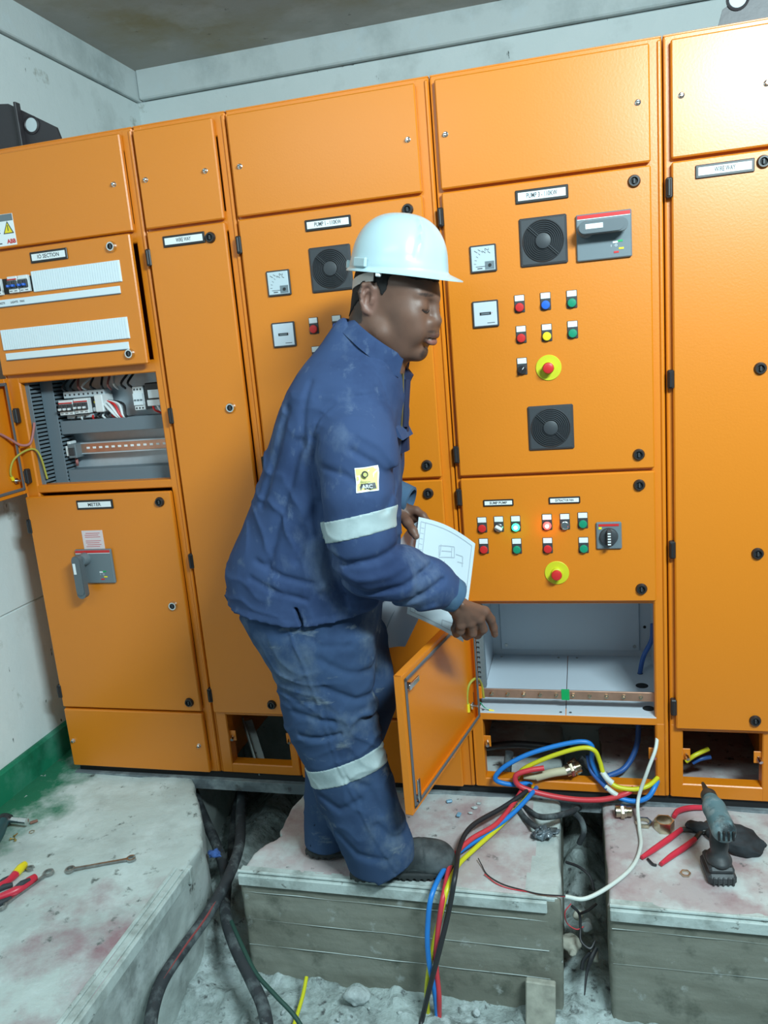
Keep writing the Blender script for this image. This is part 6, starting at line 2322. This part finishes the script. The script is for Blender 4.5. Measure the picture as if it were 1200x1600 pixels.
# ---------------------------------------------------------------- blobs: rags, stones, bags
def blob(name, lab, cat, c, r, amp, freq, mm, seed, h=0.0035, rot=0, flat=True, floor=None, kind=None, group=None):
    c = np.array(c)
    ca, sa = math.cos(rot), math.sin(rot)
    M_ = np.array([[ca, sa, 0], [-sa, ca, 0], [0, 0, 1]]).T
    r = np.array(r)

    def f(P, cc=None, rad=None):
        X = (P - c) @ M_
        k0 = np.linalg.norm(X / r, axis=1)
        d = (k0 - 1) * r.min()
        q = P * (1, 1, 1.3)
        n_ = fbm(q, freq, 3, seed)
        if flat:
            n_ = n_ + 0.8 * np.abs(vnoise(q, freq * 1.7, seed + 9))
        d = d + amp * n_
        if floor is not None:
            d = np.maximum(d, floor - P[:, 2])
        return d
    e = r.max() + amp * 2 + 0.006
    V, Q = surface(f, c - e, c + e, h)
    o = put(np_mesh(name, V, Q, [mm]), name)
    if flat is True and cat == 'stone':
        pass
    return tag(o, lab, cat, group)


ROCK = layered('white_dusty_stone', (0.46, 0.52, 0.52), [((0.30, 0.34, 0.34), 20, 0.5, 0.66)], bump=0.8, bscale=80)
RAGB = mat('blue_rag', (0.05, 0.12, 0.36), rough=0.9, var=0.4, vscale=40)
GLOVE = mat('black_work_cloth', (0.022, 0.027, 0.032), rough=0.85, bump=0.4, var=0.5, vscale=25)
WRAP = mat('smoky_plastic_wrap', (0.10, 0.13, 0.15), rough=0.2, var=0.6, vscale=40)
blob('stone', 'pale stone lying on the trench floor in front of the plinth', 'stone', (-0.294, -0.476, -0.305), (0.034, 0.028, 0.026), 0.008, 22, ROCK, 301)
blob('blue_rag', 'crumpled blue rag where the thick black cables cross', 'rag', (-0.796, -0.224, -0.100), (0.026, 0.017, 0.013), 0.007, 55, RAGB, 305, 0.0028)
blob('plastic_wrap', 'crumpled smoky plastic wrap at the broken back corner of the plinth', 'plastic wrap', (0.202, -0.169, 0.012), (0.040, 0.024, 0.018), 0.012, 42, WRAP, 309, 0.003, 0.6)
blob('work_glove', 'crumpled black glove lying behind the drill', 'glove', (0.700, -0.148, 0.018), (0.075, 0.058, 0.026), 0.008, 16, GLOVE, 313, 0.0038, -0.35, floor=0.0015)
blob('black_cloth', 'small black cloth bundle between the red pliers and the drill', 'cloth', (0.608, -0.096, 0.014), (0.036, 0.028, 0.016), 0.006, 26, GLOVE, 317, 0.0035, 0.2, floor=0.0015)
CARD = mat('dusty_board', (0.38, 0.38, 0.32), rough=0.9, bump=0.5, var=0.25, vscale=30)
for k, (p, r, lb) in enumerate((((0.267, -0.308, -0.215), (0.028, 0.045, 0.012), 'pale slab of rubble wedged in the trench between the plinths'),
                            ((0.309, -0.263, -0.200), (0.024, 0.030, 0.016), 'grey rubble lump just below the white cable'),
                            ((0.319, -0.317, -0.240), (0.018, 0.030, 0.014), 'narrow grey rubble piece against the right plinth'),
                            ((0.288, -0.253, -0.170), (0.020, 0.018, 0.012), 'dusty rubble piece at the back of the right trench'))):
    blob('rubble_piece', lb, 'rubble', p, r, 0.006, 26, CARD if k != 1 else ROCK, 330 + k, 0.0035, 0.3 * k)
rg = random.Random(11)
for k in range(26):
    x, y = rg.uniform(-0.5, 0.9), rg.uniform(-0.62, -0.45)
    r0 = rg.uniform(0.005, 0.011)
    m = MB()
    vs, fs = [], []
    m.ball((0, 0, 0), r0, ROCK, 4, (1, rg.uniform(0.6, 1), rg.uniform(0.5, 0.8)))
    m.v = [tuple(c * (1 + rg.uniform(-0.18, 0.18)) for c in p) for p in m.v]
    o = m.build('pebble', None, 20, (x, y, -0.318))
    o.rotation_euler = (rg.uniform(0, 1), rg.uniform(0, 1), rg.uniform(0, 6))
    tag(o, 'small pale pebble scattered on the trench floor', 'pebble', 'pebbles on the trench floor')

m = MB()
T = Matrix.Translation(Vector((0.192, -0.445, -0.219))) @ Matrix.Rotation(R(-9), 4, 'X') @ Matrix.Rotation(R(2), 4, 'Y')
m.box((-0.037, -0.012, -0.20), (0.037, 0.010, 0.0), CARD, 0.003, T)
tag(m.build('board_offcut'), 'dusty board offcut leaning against the lower right of the plinth face', 'board')
# broken cable ends hanging in the right trench
m = MB()
m.tube([(0.256, -0.189, -0.060), (0.291, -0.179, -0.080), (0.320, -0.190, -0.100), (0.329, -0.220, -0.120)], 0.004, CBLK, 8)
tag(m.build('cable_offcut'), 'short curved black cable in the trench behind the white cable', 'cable')
m = MB()
m.tube([(0.271, -0.311, -0.100), (0.290, -0.315, -0.120), (0.292, -0.330, -0.150), (0.293, -0.352, -0.170), (0.315, -0.364, -0.180), (0.328, -0.347, -0.170)], 0.0035, CBLK, 8)
m.tube([(0.290, -0.315, -0.120), (0.314, -0.297, -0.120), (0.335, -0.282, -0.110)], 0.0035, CBLK, 8)
tag(m.build('cable_offcut'), 'forked black cable end lying over the rubble between the plinths', 'cable')
m = MB()
m.tube([(0.331, -0.346, -0.190), (0.317, -0.364, -0.210), (0.305, -0.380, -0.240), (0.298, -0.422, -0.270)], [0.006, 0.007, 0.004, 0.0015], CBLK, 8)
m.tube([(0.315, -0.354, -0.200), (0.298, -0.360, -0.220), (0.292, -0.371, -0.240)], 0.005, CBLK, 8)
tag(m.build('cable_offcut'), 'torn black cable strands pointing down at the front of the trench', 'cable')
m = MB()
m.tube([(0.270, -0.316, -0.090), (0.254, -0.325, -0.110), (0.258, -0.328, -0.140), (0.281, -0.336, -0.150), (0.300, -0.324, -0.150)], 0.0014, CRED, 6)
tag(m.build('wire_offcut'), 'thin red wire curl hanging below the white cable end', 'wire')
for (pts, lb) in (([(0.136, -0.033, 0.000), (0.178, -0.102, 0.020), (0.219, -0.123, 0.035), (0.264, -0.076, 0.020), (0.293, 0.015, -0.020)], 'black cable end bending over the back of the plinth'),
                  ([(0.275, -0.023, -0.010), (0.299, -0.050, -0.020), (0.305, -0.060, -0.050), (0.291, -0.059, -0.090)], 'grey-black cable end drooping into the right trench'),
                  ([(0.108, -0.032, 0.006), (0.144, -0.100, 0.006), (0.189, -0.153, 0.012), (0.234, -0.165, 0.020)], 'black cable lying beside the plastic wrap')):
    cable('cable_end', lb, pts, 0.0085, ARMOUR, n=12)
for k, (p, lb) in enumerate((((-0.092, -0.033, 0.006), 'pale blue plastic chip nearest the cabinet base'), ((-0.053, -0.099, 0.006), 'pale blue plastic chip further forward on the plinth'))):
    m = MB()
    m.box((-0.009, -0.006, -0.003), (0.009, 0.006, 0.004), mat('pale_blue_plastic', (0.18, 0.36, 0.50), 0.4), 0.002, Matrix.Rotation(0.4 + k, 4, 'Z'))
    o = m.build('plastic_chip', None, 30, p)
    tag(o, lb, 'plastic chip')
for (p, s, lb) in (((-0.011, -0.055, 0.004), 0.010, 'plaster crumb'), ((-0.002, -0.031, 0.004), 0.008, 'plaster crumb'), ((-0.021, -0.083, 0.004), 0.007, 'plaster crumb')):
    m = MB()
    m.ball((0, 0, 0), s, ROCK, 5, (1, 0.6, 0.4))
    m.v = [tuple(c * (1 + rg.uniform(-0.2, 0.2)) for c in q) for q in m.v]
    tag(m.build('plaster_crumb', None, 20, p), 'small plaster crumb lying on the plinth by the cabinet base', 'crumb', 'plaster crumbs')

# ---------------------------------------------------------------- tools on the right plinth
gland('cable_gland', 'brass-nickel gland lying on its side at the plinth corner', ((0.396, -0.052, 0.018)), (1, 0.12, 0), 0.0165)


def ring_nut(lab, p, r, h_, name='lock_nut', rin=0.74):
    m = MB()
    p = Vector(p)
    vs, fs = [], []
    n = 24
    for (rr, z) in ((r, 0), (r, h_), (r * rin, h_), (r * rin, 0)):
        for k in range(n):
            a = 2 * PI * k / n
            q = 1.0
            if rr == r:
                q = math.cos(PI / 6) / math.cos((a % (PI / 3)) - PI / 6) * 1.08
            vs.append(p + Vector((rr * q * math.cos(a), rr * q * math.sin(a), z)))
    for i in range(4):
        for k in range(n):
            a, b = i * n + k, i * n + (k + 1) % n
            c_, d = ((i + 1) % 4) * n + (k + 1) % n, ((i + 1) % 4) * n + k
            fs.append((a, b, c_, d))
    m.add(vs, fs, BRASS)
    return tag(m.build(name), lab, 'nut')


ring_nut('small shiny ring nut just right of the white cable', (0.471, -0.081, 0.002), 0.021, 0.010)
t = ring_nut('large shiny gland ring standing beside the red pliers', (0.524, -0.099, 0.002), 0.025, 0.030, 'gland_ring', 0.84)
ring_nut('plain hex nut lying flat on the plinth near the drill', (0.557, -0.285, 0.002), 0.0125, 0.005, 'hex_nut')

TOOLR = mat('red_tool_grip', (0.62, 0.03, 0.06), rough=0.35)
TOOLD = mat('dark_tool_steel', (0.10, 0.10, 0.095), rough=0.45, metal=0.7, var=0.3, vscale=40)


def pliers(lab, h1, h2, piv, tip, r=0.0075):
    t = thing('pliers', lab, 'pliers', piv)
    piv, tip = Vector(piv), Vector(tip)
    for i, hnd in enumerate((h1, h2)):
        m = MB()
        P = [Vector(q) for q in hnd]
        m.tube(P, [r * 0.75, r * 1.05, r * 1.1, r * 0.9], TOOLR, 12, 8)
        m.build('handle', t)
    m = MB()
    m.lathe(piv - Vector((0, 0, 0.006)), (0, 0, 1), [(0, 0.013), (0.001, 0.014), (0.011, 0.014), (0.012, 0.013)], TOOLD, 20)
    m.tube([Vector(h1[-1]), piv], 0.0065, TOOLD, 8, 1)
    m.tube([Vector(h2[-1]), piv], 0.0065, TOOLD, 8, 1)
    d = (tip - piv).normalized()
    s = Vector((-d.y, d.x, 0))
    for k in (-1, 1):
        vs = []
        for (u, w_, z) in ((0, 0.012, 0.007), (0.6, 0.010, 0.006), (1, 0.003, 0.003)):
            c_ = piv + (tip - piv) * u
            for (ss, zz) in ((0.0004, -1), (w_, -1), (w_, 1), (0.0004, 1)):
                vs.append(c_ + s * (k * ss) + Vector((0, 0, zz * z)))
        fs = [(0, 1, 2, 3), (8, 11, 10, 9)]
        for q in range(2):
            for e in range(4):
                fs.append((q * 4 + e, q * 4 + (e + 1) % 4, q * 4 + 4 + (e + 1) % 4, q * 4 + 4 + e))
        m.add(vs, fs, TOOLD)
    m.build('jaw', t)
    return t


pliers('red-handled pliers lying open on the right plinth in front of the gland rings', [(0.454, -0.242, 0.010), (0.488, -0.203, 0.010), (0.530, -0.155, 0.011), (0.568, -0.109, 0.012)],
       [(0.500, -0.263, 0.010), (0.531, -0.225, 0.010), (0.564, -0.190, 0.011), (0.598, -0.149, 0.012)], (0.624, -0.103, 0.012), (0.669, -0.044, 0.012))
m = MB()
m.tube([(0.555, -0.048, 0.010), (0.570, -0.021, 0.012), (0.607, -0.001, 0.012), (0.649, 0.006, 0.010)], [0.006, 0.008, 0.0075, 0.007], TOOLR, 10, 6)
tag(m.build('red_screwdriver'), 'red plastic tool handle showing behind the black cloth', 'tool handle')
m = MB()
m.tube([(0.469, -0.240, 0.006), (0.480, -0.260, 0.006), (0.489, -0.261, 0.004)], 0.0035, CBLK, 8)
tag(m.build('wire_clipping'), 'short black wire clipping beside the pliers handles', 'wire')


def drill():
    b = Vector((0.637, -0.287, 0.000))
    t = thing('cordless_drill', 'dusty teal cordless drill standing on its battery, right of the red pliers', 'drill', b)
    TEAL = layered('dusty_teal_plastic', (0.10, 0.19, 0.22), [((0.24, 0.30, 0.31), 22, 0.48, 0.64), ((0.02, 0.03, 0.035), 14, 0.55, 0.66)], rough=0.55, bump=0.3)
    BAT = mat('black_battery', (0.040, 0.046, 0.050), rough=0.55, bump=0.3, var=0.4, vscale=30)
    fx = Vector((-0.10, 0.995, 0)).normalized()           # the way the drill points: towards the cabinets
    sx = Vector((fx.y, -fx.x, 0))
    T = Matrix(((sx.x, fx.x, 0, b.x), (sx.y, fx.y, 0, b.y), (0, 0, 1, 0.002), (0, 0, 0, 1)))
    m = MB()
    m.box((-0.034, -0.036, 0.0), (0.034, 0.060, 0.030), BAT, 0.008, T)
    m.box((-0.030, -0.030, 0.028), (0.030, 0.052, 0.046), BAT, 0.006, T)
    for k in range(5):
        m.box((-0.024 + k * 0.0115, -0.0385, 0.004), (-0.019 + k * 0.0115, -0.034, 0.026), BAT, 0.001, T)
    m.build('battery', t)
    G_ = Field()
    w3 = lambda x, y, z: np.array(T @ Vector((x, y, z)))
    Mx = np.stack([np.array(sx), np.array(fx), (0, 0, 1)], 1)
    G_.chain([w3(0, 0.000, 0.050), w3(0, 0.004, 0.095), w3(0, 0.012, 0.135)], [0.021, 0.0175, 0.021], 0.02)
    G_.el(w3(0, 0.005, 0.052), (0.030, 0.040, 0.014), 0.015, Mx)
    V, Q = surface(G_, w3(0, 0, 0) - 0.06, w3(0, 0, 0.16) + 0.07, 0.003)
    put(np_mesh('grip', V, Q, [BAT]), 'grip', t)
    H_ = Field()
    H_.rc(w3(0, -0.035, 0.158), w3(0, 0.050, 0.162), 0.0295, 0.027, 0.01)
    H_.rc(w3(0, 0.050, 0.162), w3(0, 0.078, 0.164), 0.026, 0.021, 0.01)
    V, Q = surface(H_, w3(0, 0, 0.10) - 0.10, w3(0, 0, 0.20) + 0.11, 0.003)
    put(np_mesh('motor_housing', V, Q, [TEAL]), 'motor_housing', t)
    m = MB()
    m.lathe(w3(0, 0.088, 0.164), fx, [(0, 0.020), (0.018, 0.020), (0.034, 0.012), (0.040, 0.008), (0.075, 0.004)], TOOLD, 20)
    m.build('chuck', t)
    m = MB()
    m.box((-0.006, 0.020, 0.112), (0.006, 0.034, 0.138), CBLK, 0.003, T)
    m.build('trigger', t)
    m = MB()
    for k in range(4):
        m.box((-0.020 + k * 0.011, -0.066, 0.148), (-0.015 + k * 0.011, -0.060, 0.172), BLACKV, 0.001, T)
    m.build('air_vents', t)['kind'] = 'stuff'


drill()

# ---------------------------------------------------------------- tools on the left floor
def spanner(lab, p0, p1, wd, z, open_first, name='spanner', both=True):
    t = thing(name, lab, 'spanner', p0)
    p0, p1 = Vector(p0), Vector(p1)
    p0.z = p1.z = z
    d = (p1 - p0).normalized()
    s = Vector((-d.y, d.x, 0))
    L_ = (p1 - p0).length

    def W_(u, v, zz):
        return p0 + d * u + s * v + Vector((0, 0, zz))
    m = MB()
    prof = [(0.012, wd * 1.3), (0.03, wd), (L_ - 0.03, wd), (L_ - 0.012, wd * 1.3)]
    vs = []
    for (u, v) in prof:
        for (q, zz) in ((-1, -0.0022), (1, -0.0022), (0.75, 0.0032), (-0.75, 0.0032)):
            vs.append(W_(u, v * q, zz))
    fs = [(3, 2, 1, 0), (12, 13, 14, 15)]
    for i in range(3):
        for k in range(4):
            fs.append((i * 4 + k, i * 4 + (k + 1) % 4, i * 4 + 4 + (k + 1) % 4, i * 4 + 4 + k))
    m.add(vs, fs, STEEL)
    m.build('shank', t)

    def jaw(c0, sg, opn):
        m = MB()
        n = 30
        r1, r0 = wd * 2.9, wd * 1.75
        a0 = R(28) if opn else 0
        vs, fs = [], []
        k_ = n + 1 if opn else n
        off = R(15) if opn else 0
        for i in range(k_):
            a = a0 + (2 * PI - 2 * a0) * i / n
            a2 = a + off
            e0 = r0 * (1.0 if not opn else (0.92 + 0.12 * abs(math.cos(a))))
            for (rr, zz) in ((e0, -0.003), (r1 * (1.0 + 0.05 * math.cos(a)), -0.003), (r1 * 0.95, 0.0042), (e0, 0.0042)):
                vs.append(W_(c0 + sg * math.cos(a2) * rr, math.sin(a2) * rr, zz))
        for i in range(n):
            for k in range(4):
                j = (i + 1) % k_
                fs.append((i * 4 + k, j * 4 + k, j * 4 + (k + 1) % 4, i * 4 + (k + 1) % 4))
        if opn:
            fs.append((0, 1, 2, 3))
            fs.append((n * 4 + 3, n * 4 + 2, n * 4 + 1, n * 4))
        m.add(vs, fs, STEEL)
        m.build('open_jaw' if opn else 'ring_end', t)
    jaw(0, -1, open_first)
    if both:
        jaw(L_, 1, not open_first)
    return t


spanner('combination spanner lying alone in the middle of the left floor', (-1.109, -0.482, 0.006), (-0.955, -0.415, 0.006), 0.0048, 0.0065, False)
spanner('combination spanner lying under the red and black pliers', (-1.205, -0.646, 0.006), (-1.165, -0.503, 0.006), 0.0052, 0.0065, True)
spanner('small open-ended spanner half hidden behind the yellow-tipped screwdriver', (-1.235, -0.492, 0.006), (-1.285, -0.524, 0.006), 0.0042, 0.0055, True, both=False)

SOFTB = mat('soft_black_grip', (0.035, 0.042, 0.05), rough=0.7)
t = thing('screwdriver', 'red screwdriver with a yellow tip on the left floor', 'screwdriver', (-1.258, -0.534, 0.012))
m = MB(); m.tube([(-1.252, -0.530, 0.014), (-1.255, -0.505, 0.014), (-1.256, -0.484, 0.013)], [0.0115, 0.0125, 0.009], YELLOW, 14, 6); m.build('end_cap', t)['label'] = 'yellow end cap'
m = MB(); m.tube([(-1.264, -0.640, 0.013), (-1.260, -0.582, 0.014), (-1.253, -0.555, 0.014), (-1.252, -0.527, 0.014)], [0.006, 0.010, 0.009, 0.0115], TOOLR, 14, 6); m.build('handle', t)
m = MB(); m.tube([(-1.274, -0.581, 0.014), (-1.262, -0.564, 0.018), (-1.261, -0.545, 0.016)], [0.006, 0.008, 0.004], SOFTB, 10, 6); m.build('grip_insert', t)
t = thing('pliers', 'red and black insulated pliers at the left edge of the photo', 'pliers', (-1.219, -0.608, 0.012))
m = MB(); m.tube([(-1.255, -0.643, 0.012), (-1.229, -0.621, 0.013), (-1.200, -0.590, 0.014), (-1.189, -0.552, 0.014), (-1.186, -0.531, 0.013)], [0.008, 0.010, 0.0125, 0.0125, 0.009], TOOLR, 14, 8); m.build('handle', t)
m = MB(); m.tube([(-1.205, -0.592, 0.021), (-1.193, -0.575, 0.024), (-1.184, -0.554, 0.022)], [0.004, 0.0085, 0.005], SOFTB, 12, 8); m.build('grip_insert', t)['label'] = 'black rubber grip inset'
m = MB(); m.tube([(-1.280, -0.621, 0.012), (-1.257, -0.587, 0.012), (-1.231, -0.568, 0.012)], [0.007, 0.009, 0.006], SOFTB, 12, 8); m.build('handle', t)
m = MB(); m.tube([(-1.240, -0.657, 0.009), (-1.216, -0.638, 0.010), (-1.200, -0.612, 0.009)], [0.007, 0.009, 0.004], SOFTB, 12, 8)
tag(m.build('black_pliers'), 'black tool handle at the left edge below the red pliers', 'tool handle')
t = thing('power_screwdriver', 'teal power driver with a chrome nose poking in at the left edge', 'drill', (-1.464, -0.334, 0.020))
m = MB(); m.tube([(-1.427, -0.459, 0.022), (-1.431, -0.394, 0.024), (-1.460, -0.325, 0.026)], [0.026, 0.022, 0.018], mat('teal_plastic', (0.02, 0.075, 0.085), 0.5), 16, 6); m.build('housing', t)
m = MB(); m.tube([(-1.464, -0.343, 0.026), (-1.466, -0.313, 0.026), (-1.445, -0.309, 0.025)], [0.018, 0.021, 0.016], CBLK, 16, 6); m.build('collar', t)
m = MB()
a, b = Vector((-1.449, -0.308, 0.024)), Vector((-1.388, -0.305, 0.020))
m.lathe(a, b - a, [(0, 0.0105), ((b - a).length * 0.55, 0.0105), ((b - a).length * 0.57, 0.0115), ((b - a).length, 0.0115), ((b - a).length, 0.006)], CHROME, 20)
m.build('chrome_nose', t)
m = MB(); m.tube([(-1.391, -0.290, 0.005), (-1.383, -0.282, 0.005), (-1.375, -0.274, 0.005)], [0.0045, 0.005, 0.0042], mat('rusty_copper', (0.22, 0.10, 0.07), 0.6), 10, 3)
tag(m.build('cable_lug'), 'small rusty copper lug in front of the chrome nose', 'cable lug')
for (p, a_, lb) in (((-1.400, -0.371, 0.004), 0.3, 'brass screw lying nearest the left edge'), ((-1.397, -0.357, 0.004), 1.5, 'brass screw lying crosswise on the left floor'), ((-1.378, -0.375, 0.004), 2.4, 'brass screw lying furthest from the left edge')):
    m = MB()
    d = Vector((math.cos(a_), math.sin(a_), 0))
    m.lathe(p, d, [(0, 0.0038), (0.002, 0.0038), (0.0022, 0.0018), (0.015, 0.0015)], GOLD, 10)
    tag(m.build('brass_screw'), lb, 'screw')
ring_nut('flat washer on the left floor near the chrome nose', (-1.356, -0.327, 0.002), 0.0085, 0.0015, 'washer')
